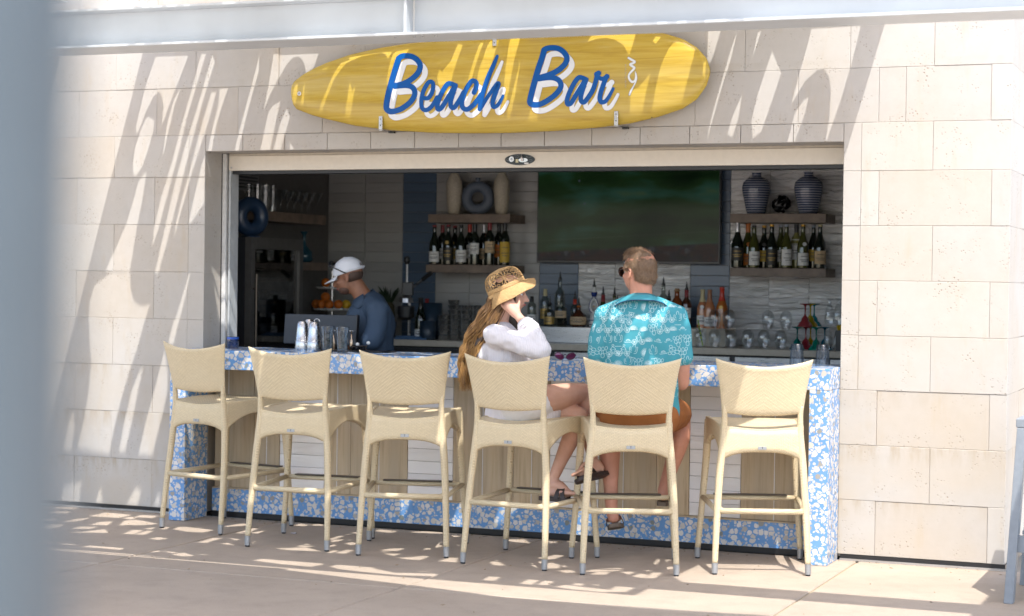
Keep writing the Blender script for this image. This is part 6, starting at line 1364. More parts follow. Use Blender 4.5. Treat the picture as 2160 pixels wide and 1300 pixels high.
m.tube(smooth_path([bp_(-0.076, 0.075, 0.092) - bo, bp_(-0.04, 0.085, 0.115) - bo, bp_(0, 0.08, 0.125) - bo, bp_(0.04, 0.085, 0.115) - bo, bp_(0.076, 0.075, 0.092) - bo], 5), 0.009, 8)
m.obj('sunglasses', DARK, cp, smooth=True)
face_bits(btd, hb, Mb, 1.0, (0.20, 0.08, 0.06), (0.01, 0.008, 0.006))
# ------------------------------------------------------------------ shelves, television, fridge
def shelf(px0, px1, pyt, pyb, yf, lab, grp='floating oak shelves on the back wall', y1=YB):
    a = at(px0, (pyt + pyb) / 2, yf); b = at(px1, (pyt + pyb) / 2, yf)
    zt = at((px0 + px1) / 2, pyt, yf)[2]; zb = at((px0 + px1) / 2, pyb, yf)[2]
    t = thing('wall_shelf', lab, 'shelf', (a[0], y1, zb), 0, grp)
    MB().box(0, b[0] - a[0], yf - y1, -0.001, 0, zt - zb).obj('board', SHELF, t, bevel=0.002)
    return a[0], b[0], zt
SY = YB - 0.30
L1 = shelf(903, 1076, 452, 470, SY, 'upper brown shelf left of the television holding two cream vases')
L2 = shelf(898, 1075, 559, 576, SY, 'lower brown shelf left of the television holding red wine bottles')
R1 = shelf(1540, 1742, 451, 470, SY, 'upper brown shelf right of the television holding two striped vases')
R2 = shelf(1540, 1742, 566, 584, SY, 'lower brown shelf right of the television holding white wine bottles')
def side_shelf(px0, px1, py0t, py0b, lab):
    xf = XL + 0.25; a = atx(px0, py0t, xf); b = atx(px1, py0t + 8, xf); zb = atx(px0, py0b, xf)[2]
    t = thing('wall_shelf', lab, 'shelf', (XL, a[1], zb), 0, 'floating oak shelves on the side wall')
    MB().box(0.001, 0.25, 0, b[1] - a[1], 0, a[2] - zb).obj('board', SHELF, t, bevel=0.002)
    return a[1], b[1], a[2], xf
A1 = side_shelf(545, 688, 444, 465, 'upper shelf on the dim side wall holding stemmed glasses')
A2 = side_shelf(628, 692, 553, 570, 'lower shelf on the dim side wall behind the wine fridge')
# television
tl, tr_ = at(1133, 455, YB - 0.09), at(1519, 455, YB - 0.09); tz = at(1330, 556, YB - 0.09)[2]
tv = thing('television', 'large wall television showing a dim green sports field', 'television', (tl[0], YB - 0.09, tz)); tw = tr_[0] - tl[0]; thh = tw * 0.565
MB().box(0, tw, 0, 0.05, 0, thh).obj('casing', plain('tv plastic', (0.01, 0.01, 0.011), 0.3), tv, bevel=0.003)
MB().box(0.3, tw - 0.3, 0.051, 0.089, 0.2, 0.5).obj('wall_mount', DARK, tv)
m_, nt, b = new_mat('television picture'); g = nt.nodes.new('ShaderNodeTexCoord'); sp = nt.nodes.new('ShaderNodeSeparateXYZ'); nt.links.new(g.outputs['Object'], sp.inputs[0])
mp = nt.nodes.new('ShaderNodeMapping'); mp.inputs['Scale'].default_value = (1.0, 1, 3.2); nt.links.new(g.outputs['Object'], mp.inputs[0])
fld = ramp(nt, noise_t(nt, mp.outputs[0], 1.6, 3, 0.5), [(0.35, (0.003, 0.014, 0.004)), (0.52, (0.014, 0.045, 0.012)), (0.64, (0.03, 0.10, 0.07)), (0.75, (0.09, 0.13, 0.05))])
vo = nt.nodes.new('ShaderNodeTexVoronoi'); vo.inputs['Scale'].default_value = 30; nt.links.new(g.outputs['Object'], vo.inputs['Vector'])
sp2 = nt.nodes.new('ShaderNodeSeparateColor'); nt.links.new(vo.outputs['Color'], sp2.inputs[0])
crowd = ramp(nt, sp2.outputs[0], [(0.0, (0.003, 0.003, 0.005)), (0.5, (0.006, 0.006, 0.02)), (0.78, (0.03, 0.004, 0.007)), (0.86, (0.03, 0.028, 0.012)), (0.95, (0.05, 0.055, 0.07))])
crowd = mixc(nt, maprange(nt, noise_t(nt, mp.outputs[0], 3.5, 1), 0.5, 0.6), crowd, (0.02, 0.003, 0.006))
lim = math_n(nt, 'ADD', 0.075, math_n(nt, 'MULTIPLY', sp.outputs[0], 0.055))
lin = math_n(nt, 'LESS_THAN', math_n(nt, 'ABSOLUTE', math_n(nt, 'SUBTRACT', sp.outputs[2], math_n(nt, 'ADD', 0.16, math_n(nt, 'MULTIPLY', sp.outputs[0], 0.055)))), 0.0016)
fld = mixc(nt, math_n(nt, 'MULTIPLY', lin, 0.5), fld, (0.10, 0.13, 0.09))
vp = nt.nodes.new('ShaderNodeTexVoronoi'); vp.inputs['Scale'].default_value = 6.5; nt.links.new(g.outputs['Object'], vp.inputs['Vector'])
fld = mixc(nt, maprange(nt, vp.outputs['Distance'], 0.07, 0.045, 0, 0.8), fld, (0.10, 0.12, 0.16))
pic = mixc(nt, maprange(nt, math_n(nt, 'SUBTRACT', sp.outputs[2], lim), -0.006, 0.006), crowd, fld)
b.inputs['Base Color'].default_value = rgba((0.004, 0.004, 0.004)); b.inputs['Roughness'].default_value = 0.12
nt.links.new(pic, b.inputs['Emission Color']); b.inputs['Emission Strength'].default_value = 0.085; b.inputs['Specular IOR Level'].default_value = 0.2
MB().box(0.008, tw - 0.008, -0.0015, -0.0002, 0.014, thh - 0.008).obj('screen', m_, tv)
MB().box(tw / 2 - 0.02, tw / 2 + 0.02, -0.002, -0.0003, 0.004, 0.009).obj('badge', ALU, tv)

# wine fridge by the side wall
f0 = atx(531, 500, XL + 0.45); f1 = atx(640, 505, XL + 0.45); FX = XL + 0.45
fr = thing('wine_fridge', 'tall glass-door wine fridge with wooden racks in the dark corner', 'wine fridge', (XL, f0[1], 0)); fw = f1[1] - f0[1]; fh = f0[2]
mb = MB(); mb.box(0.01, 0.40, 0, 0.02, 0.02, fh).box(0.01, 0.40, fw - 0.02, fw, 0.02, fh).box(0.01, 0.03, 0.0205, fw - 0.0205, 0.02, fh).box(0.0305, 0.40, 0.0205, fw - 0.0205, 0.02, 0.10).box(0.0305, 0.40, 0.0205, fw - 0.0205, fh - 0.04, fh)
mb.obj('cabinet', DARK, fr)
dr = MB().box(0.401, 0.45, 0, 0.05, 0.03, fh).box(0.401, 0.45, fw - 0.05, fw, 0.03, fh).box(0.401, 0.45, 0.0505, fw - 0.0505, fh - 0.08, fh).box(0.401, 0.45, 0.0505, fw - 0.0505, 0.03, 0.12).obj('door', plain('dim steel door', (0.16, 0.155, 0.145), 0.4, metal=0.7), fr)
MB().box(0.425, 0.428, 0.0505, fw - 0.0505, 0.1205, fh - 0.0805).obj('glass', mat_glass('smoked glass', (0.5, 0.5, 0.52), 0.8, 0.6), dr)
mb = MB(); mb.tube([(0.475, 0.03, 0.9), (0.475, 0.03, fh - 0.25)], 0.008, 8); mb.tube([(0.45, 0.03, 1.0), (0.475, 0.03, 1.0)], 0.006, 6); mb.tube([(0.45, 0.03, fh - 0.35), (0.475, 0.03, fh - 0.35)], 0.006, 6); mb.obj('handle', BRONZE, dr)
for k in range(7):
    z = fh - 0.30 - 0.16 * k
    MB().box(0.06, 0.395, 0.03, fw - 0.03, z, z + 0.022).obj('rack', plain('rack timber', (0.30, 0.19, 0.11), 0.5), fr)
    mb = MB()
    for j in range(5):
        y = 0.09 + j * (fw - 0.18) / 4; mb.tube([(0.08, y, z + 0.062), (0.30, y, z + 0.062), (0.32, y, z + 0.062), (0.38, y, z + 0.062)], [0.036, 0.036, 0.015, 0.014], 10)
    o = mb.obj('racked_bottles', plain('dark bottle', (0.02, 0.03, 0.025), 0.15), fr); o['kind'] = 'stuff'
def torus_mesh(Rr, r, sx=1, sz=1, n=40, k=16):
    mb = MB(); mb.tube([(Rr * math.cos(t) * sx, 0, Rr * math.sin(t) * sz) for t in np.linspace(0, 2 * math.pi, n, endpoint=False)], r, k, closed=True); return mb
q = atx(515, 448, XL + 0.22); dn = thing('ring_vase', 'large dark blue ring sculpture standing on the wine fridge', 'ring vase', (XL + 0.26, q[1] + 0.02, fh + 0.001), R(62))
torus_mesh(0.088, 0.052).obj('ring', plain('dark blue glaze', (0.018, 0.04, 0.085), 0.3), dn, smooth=True, loc=(0, 0, 0.147))
MB().box(-0.05, 0.05, -0.04, 0.04, 0, 0.014).obj('foot', plain('dark blue glaze', (0.018, 0.04, 0.085), 0.3), dn)
v0 = atx(508, 386, XL + 0.001); av = thing('air_vent', 'dark slatted air vent high on the side wall', 'air vent', (XL, v0[1] - 0.28, v0[2] - 0.05))
MB().box(0.001, 0.02, 0, 0.5, 0, 0.11).obj('frame', plain('vent frame', (0.2, 0.2, 0.2), 0.5), av)
for k in range(4): MB().box(0.0205, 0.03, 0.03, 0.47, 0.012 + 0.024 * k, 0.026 + 0.024 * k).obj('slat', DARK, av)

# ------------------------------------------------------------------ vases
def lathe_thing(name, lab, cat, loc, prof, mat, part='body', grp=None, n=24, cap=True):
    t = thing(name, lab, cat, loc, 0, grp); mb = MB(); mb.lathe(prof, n, cap=cap); o = mb.obj(part, mat, t, smooth=True); autosmooth(o, 60); return t
CREV = plain('cream speckled ceramic', (0.46, 0.41, 0.32), 0.55, var=0.2, nscale=120, bmp=0.3)
tall = [(0.036, 0), (0.046, 0.02), (0.058, 0.12), (0.062, 0.20), (0.058, 0.25), (0.040, 0.285), (0.020, 0.32), (0.0155, 0.36), (0.017, 0.385), (0.013, 0.385)]
for px, lab in ((958, 'cream bottle vase left of the ring vase on the upper shelf'), (1058, 'cream bottle vase right of the ring vase on the upper shelf')):
    q = at(px, 440, YB - 0.17); lathe_thing('bottle_vase', lab, 'vase', (q[0], YB - 0.17, L1[2] + 0.001), tall, CREV, 'body', 'cream bottle vases')
q = at(1008, 420, YB - 0.16); rv = thing('ring_vase', 'grey-blue ring-shaped vase between two cream vases', 'vase', (q[0], YB - 0.16, L1[2] + 0.001), R(8))
BLG = plain('dusty blue glaze', (0.10, 0.125, 0.165), 0.55, bmp=0.2, nscale=80)
torus_mesh(0.086, 0.041).obj('ring', BLG, rv, smooth=True, loc=(0, 0, 0.125)); mb = MB(); mb.lathe([(0.045, 0), (0.05, 0.004), (0.03, 0.02)], 20); mb.obj('foot', BLG, rv, smooth=True)
mb = MB(); mb.lathe([(0.02, 0.24), (0.017, 0.262), (0.021, 0.275), (0.014, 0.275)], 18); mb.obj('neck', BLG, rv, smooth=True)
m_, nt, b = new_mat('striped blue glaze'); g = nt.nodes.new('ShaderNodeTexCoord'); sp = nt.nodes.new('ShaderNodeSeparateXYZ'); nt.links.new(g.outputs['Object'], sp.inputs[0])
wv = math_n(nt, 'SINE', math_n(nt, 'MULTIPLY', sp.outputs[2], 370.0)); c = mixc(nt, maprange(nt, wv, 0.15, 0.6), (0.045, 0.07, 0.135), (0.36, 0.37, 0.42)); nt.links.new(c, b.inputs['Base Color']); b.inputs['Roughness'].default_value = 0.2
STRV = m_
jar = [(0.058, 0), (0.066, 0.01), (0.082, 0.08), (0.098, 0.16), (0.10, 0.19), (0.092, 0.225), (0.06, 0.253), (0.034, 0.265), (0.031, 0.285), (0.038, 0.295), (0.028, 0.295)]
for px, lab in ((1595, 'blue striped jar vase left of the black knot'), (1705, 'blue striped jar vase right of the black knot')):
    q = at(px, 430, YB - 0.16); lathe_thing('striped_vase', lab, 'vase', (q[0], YB - 0.16, R1[2] + 0.001), jar, STRV, 'body', 'blue striped jar vases', 32)
q = at(1648, 430, YB - 0.15); kn = thing('knot_sculpture', 'black rope knot sculpture between the two striped vases', 'knot sculpture', (q[0], YB - 0.15, R1[2] + 0.001))
for j in range(5):
    mb = MB(); Mr = Matrix.Rotation(j * 1.3, 3, 'Z') @ Matrix.Rotation(0.5 + j * 0.9, 3, 'X')
    mb.tube([Mr @ Vector((0.054 * math.cos(t), 0.054 * math.sin(t), 0.014 * math.sin(3 * t + j))) + Vector((0, 0, 0.073)) for t in np.linspace(0, 2 * math.pi, 28, endpoint=False)], 0.0125, 8, closed=True)
    mb.obj('rope_loop', plain('black glaze', (0.006, 0.006, 0.007), 0.2), kn, smooth=True)

# ------------------------------------------------------------------ bottles
BORD = [(0.030, 0), (0.0375, 0.004), (0.0375, 0.185), (0.034, 0.205), (0.018, 0.232), (0.0148, 0.245), (0.0148, 0.292), (0.0155, 0.294), (0.0155, 0.302), (0.010, 0.302)]
BURG = [(0.032, 0), (0.0405, 0.004), (0.0405, 0.14), (0.037, 0.168), (0.024, 0.205), (0.0155, 0.235), (0.0145, 0.285), (0.0155, 0.287), (0.0155, 0.300), (0.010, 0.300)]
CHAM = [(0.034, 0), (0.044, 0.004), (0.044, 0.145), (0.040, 0.175), (0.026, 0.215), (0.0165, 0.25), (0.0155, 0.295), (0.018, 0.30), (0.018, 0.318), (0.012, 0.322)]
def bmat(name, col, rough=0.06): return plain(name, col, rough, var=0.02, coat=0.6)
DG = bmat('black-green bottle glass', (0.008, 0.012, 0.008)); OG = bmat('olive bottle glass', (0.05, 0.055, 0.012)); YG = bmat('pale straw wine', (0.22, 0.21, 0.07)); RO = bmat('rose wine', (0.42, 0.17, 0.08)); OR = bmat('orange sparkling wine', (0.38, 0.11, 0.02))
AMB = bmat('amber spirit', (0.22, 0.055, 0.015)); BRN = bmat('dark rum', (0.06, 0.02, 0.01))
PAPER = plain('cream label paper', (0.62, 0.58, 0.48), 0.7); PAPW = plain('white label paper', (0.68, 0.68, 0.66), 0.7); PAPY = plain('yellow label paper', (0.55, 0.36, 0.05), 0.6); PAPB = plain('black label paper', (0.03, 0.028, 0.024), 0.5); PAPG = plain('gold label paper', (0.42, 0.28, 0.08), 0.4, metal=0.4); PAPT = plain('tan label paper', (0.50, 0.37, 0.22), 0.7); PAPO = plain('orange label paper', (0.55, 0.17, 0.02), 0.6)
FRED = plain('dark red foil', (0.20, 0.012, 0.015), 0.35); FBLK = plain('black foil', (0.012, 0.012, 0.013), 0.35); FGLD = plain('gold foil', (0.50, 0.27, 0.04), 0.3, metal=0.6); FCRM = plain('cream foil', (0.52, 0.45, 0.25), 0.4); FGRY = plain('grey foil', (0.33, 0.37, 0.44), 0.35); FSIL = plain('silver foil', (0.55, 0.55, 0.56), 0.3, metal=0.6); FORG = plain('orange foil', (0.50, 0.14, 0.02), 0.35); FREDO = plain('bright red foil', (0.50, 0.04, 0.02), 0.25)
INK = plain('label ink', (0.08, 0.08, 0.08), 0.6)
def bottle(loc, prof, glass, foil, paper, lab, grp, cat='bottle', hgt=None, lz=(0.045, 0.125), ang=None, name='wine_bottle', foil_z=0.235, crest=None):
    t = thing(name, lab, cat, loc, ang if ang is not None else random.uniform(-0.4, 0.25) + YAW, grp)
    s = (hgt / prof[-1][1]) if hgt else 1.0; pr = [(r * s ** 0.3, z * s) for r, z in prof]
    mb = MB(); mb.lathe(pr, 20); o = mb.obj('glass_body', glass, t, smooth=True); autosmooth(o, 55)
    if foil:
        fp = [(r + 0.0006, z) for r, z in pr if z > foil_z * s]; 
        if len(fp) > 1: mb = MB(); mb.lathe(fp, 16); o = mb.obj('foil', foil, t, smooth=True); autosmooth(o, 55)
    if paper:
        zs = [z * s for z in np.linspace(lz[0], lz[1], 4)]; rr = np.interp(zs, [z for r, z in pr], [r for r, z in pr]) + 0.0007
        mb = MB(); nn = 12; vs_ = [(r * math.sin(a), -r * math.cos(a), z) for z, r in zip(zs, rr) for a in np.linspace(-1.25, 1.25, nn)]
        mb.add(vs_, [(j * nn + i, j * nn + i + 1, (j + 1) * nn + i + 1, (j + 1) * nn + i) for j in range(3) for i in range(nn - 1)]); lo = mb.obj('paper_label', paper, t, smooth=True)
        ink = INK if paper not in (PAPB, ) else PAPG
        for f_, w_ in ((0.72, 0.6), (0.45, 0.8), (0.32, 0.55)):
            z = zs[0] + (zs[-1] - zs[0]) * f_; r = float(np.interp(z, zs, rr)) + 0.0006; h_ = 0.0022
            mb = MB(); vs_ = [(r * math.sin(a), -r * math.cos(a), z + d) for d in (-h_, h_) for a in np.linspace(-w_, w_, 6)]; mb.add(vs_, [(i, i + 1, 7 + i, 6 + i) for i in range(5)]); mb.obj('print_line', ink, lo)
    if crest:
        z = 0.165 * s; r = float(np.interp(z, [z_ for r_, z_ in pr], [r_ for r_, z_ in pr])) + 0.001
        mb = MB(); mb.tube([(0, -r + 0.002, z), (0, -r - 0.0008, z + 0.0004)], 0.014, 14); mb.obj('neck_medal', crest, t)
    return t
def row(lst, pyb, y, z, grp):
    for px, dy, prof, gl, fo, pa, h, lz, cr, lab in lst:
        q = at(px, pyb, y + dy); bottle((q[0], y + dy, z + 0.001), prof, gl, fo, pa, lab, grp, hgt=h, lz=lz, crest=cr)
N_ = (0.045, 0.125)
row([(916, -0.06, BURG, DG, FRED, PAPW, 0.295, (0.02, 0.10), None, 'red wine bottle at the left end of the shelf with white label'),
     (933, 0.05, BORD, DG, FRED, PAPW, 0.30, N_, None, 'wine bottle half hidden behind the black and gold label bottle'),
     (945, -0.05, BURG, DG, FRED, PAPB, 0.30, (0.03, 0.13), PAPG, 'red-capped wine bottle with black and gold label'),
     (959, 0.06, BURG, DG, FRED, PAPY, 0.295, N_, PAPG, 'wine bottle with yellow label peeking between two others'),
     (972, -0.05, BURG, DG, FBLK, PAPW, 0.30, (0.02, 0.11), None, 'black-capped wine bottle with tall white label'),
     (990, 0.06, BORD, DG, FREDO, PAPW, 0.305, (0.05, 0.15), None, 'wine bottle with bright red cap behind white label bottle'),
     (1001, -0.05, BORD, DG, FBLK, PAPW, 0.305, (0.08, 0.16), None, 'black wine bottle with white label set high'),
     (1020, 0.06, BORD, DG, FSIL, PAPT, 0.30, N_, None, 'wine bottle with silver cap behind the tan label bottle'),
     (1032, -0.05, BORD, DG, FRED, PAPT, 0.32, (0.085, 0.165), None, 'tall wine bottle with dark red neck and tan label'),
     (1052, 0.06, BORD, DG, FBLK, PAPO, 0.31, (0.06, 0.15), None, 'wine bottle with orange label behind the yellow label bottle'),
     (1064, -0.05, BORD, DG, FBLK, PAPY, 0.315, (0.02, 0.165), None, 'wine bottle with large yellow label at the right end')],
    556, YB - 0.16, L2[2], 'red wine bottles on the lower left shelf')
row([(1555, -0.06, CHAM, DG, FSIL, PAPB, 0.325, (0.05, 0.14), None, 'sparkling wine bottle with silver neck at the left end of the shelf'),
     (1577, 0.05, CHAM, OG, FORG, PAPO, 0.325, (0.02, 0.10), PAPO, 'sparkling wine bottle with orange foil and orange label'),
     (1590, -0.05, BURG, OG, FBLK, PAPW, 0.30, (0.02, 0.115), None, 'olive wine bottle with plain white label and dark cap'),
     (1611, 0.05, BURG, DG, FGLD, PAPY, 0.30, N_, PAPB, 'dark wine bottle with copper cap and round seal'),
     (1627, -0.04, BURG, DG, FGLD, PAPB, 0.305, (0.02, 0.13), None, 'dark wine bottle with bright gold cap'),
     (1646, 0.05, BURG, OG, FGRY, PAPW, 0.305, N_, None, 'olive wine bottle with grey cap behind the green leaf label'),
     (1658, -0.05, BURG, OG, FGRY, PAPW, 0.305, (0.02, 0.13), None, 'wine bottle with white label and green leaf drawing'),
     (1679, 0.05, BORD, YG, FBLK, PAPW, 0.31, (0.06, 0.2), None, 'pale wine bottle with black cap and tall label'),
     (1693, -0.05, BURG, OG, FGLD, PAPW, 0.305, (0.02, 0.105), PAPW, 'wine bottle with gold cap, round crest and white label'),
     (1715, 0.05, BURG, DG, FGRY, PAPY, 0.305, (0.05, 0.13), None, 'dark wine bottle with grey cap and yellow label edge'),
     (1729, -0.05, BURG, DG, FCRM, PAPT, 0.305, (0.03, 0.12), None, 'dark wine bottle with cream cap and tan label at the right end')],
    566, YB - 0.16, R2[2], 'white wine bottles on the lower right shelf')
leafm = plain('leaf green print', (0.02, 0.16, 0.06), 0.6)

# ------------------------------------------------------------------ back counter and what stands on it
CZ = at(1600, 737, 2.0)[2]; CYF = 2.0
bc = thing('back_counter', 'long beige-topped back counter under the shelves', 'counter', (0, 0, 0))
MB().box(XL + 0.01, XR - 0.01, CYF, YB - 0.002, CZ - 0.045, CZ).obj('worktop', COUNTER2, bc, bevel=0.003)
MB().box(XL + 0.01, XR - 0.01, CYF + 0.04, YB - 0.002, 0.0, CZ - 0.0455).obj('cabinet', DARK, bc)
for k in range(7):
    x = XL + 0.15 + k * 0.66; d = MB().box(x, x + 0.62, CYF + 0.02, CYF + 0.0395, CZ - 0.16, CZ - 0.06).obj('drawer', STEEL if k > 2 else DARK, bc)
    mb = MB(); mb.tube([(x + 0.31, CYF + 0.02, CZ - 0.11), (x + 0.31, CYF + 0.012, CZ - 0.11)], 0.010, 12); mb.obj('lock', CHROME, d)
    MB().box(x, x + 0.62, CYF + 0.02, CYF + 0.0395, 0.1, CZ - 0.17).obj('cabinet_door', DARK, bc)
def cz(px, y): return (at(px, 600, y)[0], y, CZ + 0.001)
# stainless riser under the spirits, pale riser under the rose
r0, r1 = at(1096, 700, 2.22)[0], at(1330, 700, 2.22)[0]; RZ = at(1200, 690, 2.22)[2]
ri = thing('steel_riser', 'stainless steel riser carrying the spirit bottles behind the woman', 'riser', (r0, 2.22, CZ + 0.001)); MB().box(0, r1 - r0, 0, 0.30, 0, RZ - CZ - 0.001).obj('body', STEEL, ri, bevel=0.003)
r2, r3 = at(1455, 700, 2.26)[0], at(1530, 700, 2.26)[0]; RZ2 = at(1490, 694, 2.26)[2]
ri2 = thing('bottle_riser', 'pale riser carrying the rose wine bottles', 'riser', (r1 + 0.03, 2.26, CZ + 0.001)); MB().box(0, r3 - r1 - 0.03, 0, 0.28, 0, RZ2 - CZ - 0.001).obj('body', COUNTER2, ri2, bevel=0.003)
SQ = [(0.040, 0), (0.045, 0.005), (0.045, 0.13), (0.040, 0.15), (0.016, 0.165), (0.014, 0.20), (0.017, 0.205), (0.010, 0.21)]
RD = [(0.050, 0), (0.062, 0.012), (0.066, 0.06), (0.058, 0.10), (0.03, 0.125), (0.016, 0.14), (0.015, 0.165), (0.019, 0.17), (0.012, 0.18)]
SL_ = [(0.030, 0), (0.036, 0.005), (0.036, 0.17), (0.030, 0.19), (0.015, 0.21), (0.013, 0.25), (0.015, 0.255), (0.009, 0.26)]
CLR = mat_glass('clear spirit glass', (0.80, 0.84, 0.80), 0.75)
def pourer(t, z):
    mb = MB(); mb.lathe([(0.013, z), (0.013, z + 0.012), (0.008, z + 0.018), (0.006, z + 0.04), (0.002, z + 0.062)], 10); mb.obj('pourer', FBLK, t)
def spirit(px, y, z, prof, gl, pa, h, lab, lz, fo=None, pour=True, grp='spirit bottles under the television'):
    q = at(px, 640, y); t = bottle((q[0], y, z + 0.001), prof, gl, fo, pa, lab, grp, hgt=h, lz=lz, name='spirit_bottle', foil_z=prof[-1][1] * 0.78)
    if pour: pourer(t, h - 0.002)
    return t
spirit(1122, 2.30, RZ, SL_, CLR, PAPW, 0.215, 'clear slim bottle with dark cap beside the woman', (0.03, 0.10), FBLK, False)
spirit(1150, 2.38, RZ, SL_, CLR, PAPG, 0.27, 'tall clear bottle with gold neck foil behind the woman', (0.05, 0.12), FCRM, False)
spirit(1160, 2.27, RZ, SQ, CLR, PAPG, 0.16, 'squat clear bottle with olive label and black pourer', (0.02, 0.09))
spirit(1181, 2.40, RZ, SL_, CLR, None, 0.34, 'very tall clear decanter with black pourer', (0.05, 0.1))
spirit(1184, 2.27, RZ, SQ, CLR, PAPT, 0.19, 'broad clear bottle with tan label and letters', (0.07, 0.125))
spirit(1213, 2.36, RZ, SL_, CLR, PAPW, 0.20, 'slim bottle with red band half hidden behind the round one', (0.04, 0.1), FREDO)
spirit(1221, 2.27, RZ, RD, BRN, PAPT, 0.155, 'round dark bottle with oval tan label and orange neck', (0.02, 0.085), FORG)
spirit(1272, 2.34, RZ, BURG, OG, PAPW, 0.235, 'olive green bottle with dark red neck and pourer', (0.04, 0.1), FRED)
spirit(1296, 2.36, RZ, SL_, OG, PAPT, 0.23, 'slim olive bottle with pourer beside the man', (0.04, 0.1))
spirit(1302, 2.27, RZ, SQ, AMB, PAPW, 0.17, 'squat amber bottle half hidden by the man', (0.03, 0.09))
# white and blue decorated decanter with a looped body
q = at(1253, 640, 2.28); dc = thing('ceramic_decanter', 'white ceramic decanter with blue loop decoration and black pourer', 'decanter', (q[0], 2.28, RZ + 0.001), R(10)); CW = plain('white ceramic', (0.62, 0.62, 0.60), 0.2); CB = plain('cobalt ceramic', (0.01, 0.03, 0.16), 0.2)
mb = MB(); mb.lathe([(0.032, 0), (0.036, 0.01), (0.030, 0.05), (0.022, 0.085), (0.018, 0.105)], 20); mb.obj('body', CW, dc, smooth=True)
mb = MB(); mb.tube([(0.028 * math.sin(t) * (1 + 0.25 * math.cos(t)), 0, 0.158 - 0.052 * math.cos(t)) for t in np.linspace(0, 2 * math.pi, 28, endpoint=False)], 0.011, 8, closed=True); mb.obj('loop', CW, dc, smooth=True)
mb = MB(); mb.tube([(0.033 * math.sin(t) * (1 + 0.25 * math.cos(t)), -0.0095, 0.158 - 0.058 * math.cos(t)) for t in np.linspace(0, 2 * math.pi, 28, endpoint=False)], 0.003, 6, closed=True); mb.obj('blue_line', CB, dc, smooth=True)
mb = MB(); mb.lathe([(0.004, -0.004), (0.008, 0), (0.004, 0.004)], 10); mb.obj('bead', PAPT, dc, loc=(0, -0.006, 0.15)).rotation_euler = (R(90), 0, 0)
mb = MB(); mb.lathe([(0.012, 0.212), (0.020, 0.235), (0.022, 0.255), (0.013, 0.262), (0.018, 0.272), (0.012, 0.29)], 14); mb.obj('neck', CW, dc, smooth=True)
mb = MB(); mb.lathe([(0.0125, 0.214), (0.0208, 0.235), (0.0226, 0.253)], 14, cap=False); mb.obj('crown', CB, dc); pourer(dc, 0.289)
for k, a in enumerate((0.02, 0.05)): mb = MB(); mb.tube([(0.034 * math.cos(t), 0.034 * math.sin(t), a) for t in np.linspace(0, 2 * math.pi, 20, endpoint=False)], 0.003, 5, closed=True); mb.obj('blue_band', CB, dc)
spirit(1399, 2.36, RZ2, SL_, CLR, PAPW, 0.30, 'tall clear bottle with pourer just right of the man', (0.05, 0.12), grp='whisky bottles right of the man')
spirit(1411, 2.30, RZ2, SQ, BRN, PAPW, 0.21, 'dark bottle with pourer behind the shoulder of the man', (0.03, 0.1), grp='whisky bottles right of the man')
spirit(1428, 2.38, RZ2, RD, AMB, None, 0.28, 'round amber whisky decanter with cork stopper', (0.03, 0.1), plain('cork', (0.34, 0.2, 0.1), 0.8), False, grp='whisky bottles right of the man')
spirit(1448, 2.30, RZ2, BORD, BRN, PAPW, 0.27, 'dark whisky bottle with reddish neck and pourer', (0.08, 0.16), FRED, grp='whisky bottles right of the man')
for px, y, gl, fo, pa, h, lz, cr, lab in ((1482, 2.33, RO, FCRM, PAPW, 0.275, (0.03, 0.10), PAPW, 'rose wine bottle with cream cap and round medal'), (1497, 2.27, RO, plain('copper foil', (0.32, 0.14, 0.07), 0.35), PAPW, 0.275, (0.02, 0.09), None, 'rose wine bottle with copper neck and wide white label'), (1523, 2.31, OR, FREDO, None, 0.295, None, PAPG, 'orange sparkling rose bottle with shiny red foil')):
    q = at(px, 640, y); bottle((q[0], y, RZ2 + 0.001), CHAM if 'spark' in lab else BURG, gl, fo, pa, lab, 'rose bottles on the pale riser', hgt=h, lz=lz or (0, 0.1), crest=cr, foil_z=0.2)
# glasses
STEML = [(0.030, 0), (0.041, 0.045), (0.044, 0.075), (0.038, 0.105), (0.022, 0.125), (0.005, 0.128)]     # stemless, upside down
def glass(loc, prof, lab, grp, mat=GLASS, name='wine_glass', part='bowl', n=16, cat='glass'):
    t = thing(name, lab, cat, loc, 0, grp); mb = MB(); mb.lathe(prof, n, cap=False); mb.obj(part, mat, t, smooth=True); return t
g0 = None
def glasses(pxs, ys, z, lab, grp, prof=STEML):
    global g0
    first = None
    for px in pxs:
        for y in ys:
            q = at(px, 680, y)
            if first is None: first = glass((q[0], y, z), prof, lab, grp)
            else: c = copy_tree(first); c.location = (q[0], y, z)
glasses((1476, 1508, 1542), (2.10, 2.20, 2.30), CZ + 0.001, 'clear stemless glass upside down in the lower row of glasses', 'lower row of upturned stemless glasses')
glasses((1578, 1612, 1648), (2.10, 2.20, 2.30), CZ + 0.001, 'clear stemless glass upside down in the lower row of glasses', 'lower row of upturned stemless glasses')
tr = thing('glass_tray', 'clear tray between the two layers of upturned glasses', 'tray', (at(1490, 690, 2.06)[0], 2.06, CZ + 0.131)); MB().box(0, at(1690, 690, 2.06)[0] - at(1490, 690, 2.06)[0], 0, 0.30, 0, 0.004).obj('sheet', GLASS, tr)
glasses((1507, 1538), (2.13, 2.22, 2.31), CZ + 0.1355, 'clear stemless glass upside down in the upper row of glasses', 'upper row of upturned stemless glasses')
glasses((1620, 1658), (2.13, 2.22), CZ + 0.1355, 'clear stemless glass upside down in the upper row of glasses', 'upper row of upturned stemless glasses')
q = at(1479, 680, 2.04); sg = glass((q[0], 2.045, CZ + 0.001), [(0.030, 0.0), (0.034, 0.01), (0.036, 0.12), (0.037, 0.135)], 'clear tumbler holding a green striped straw', None, name='tumbler')
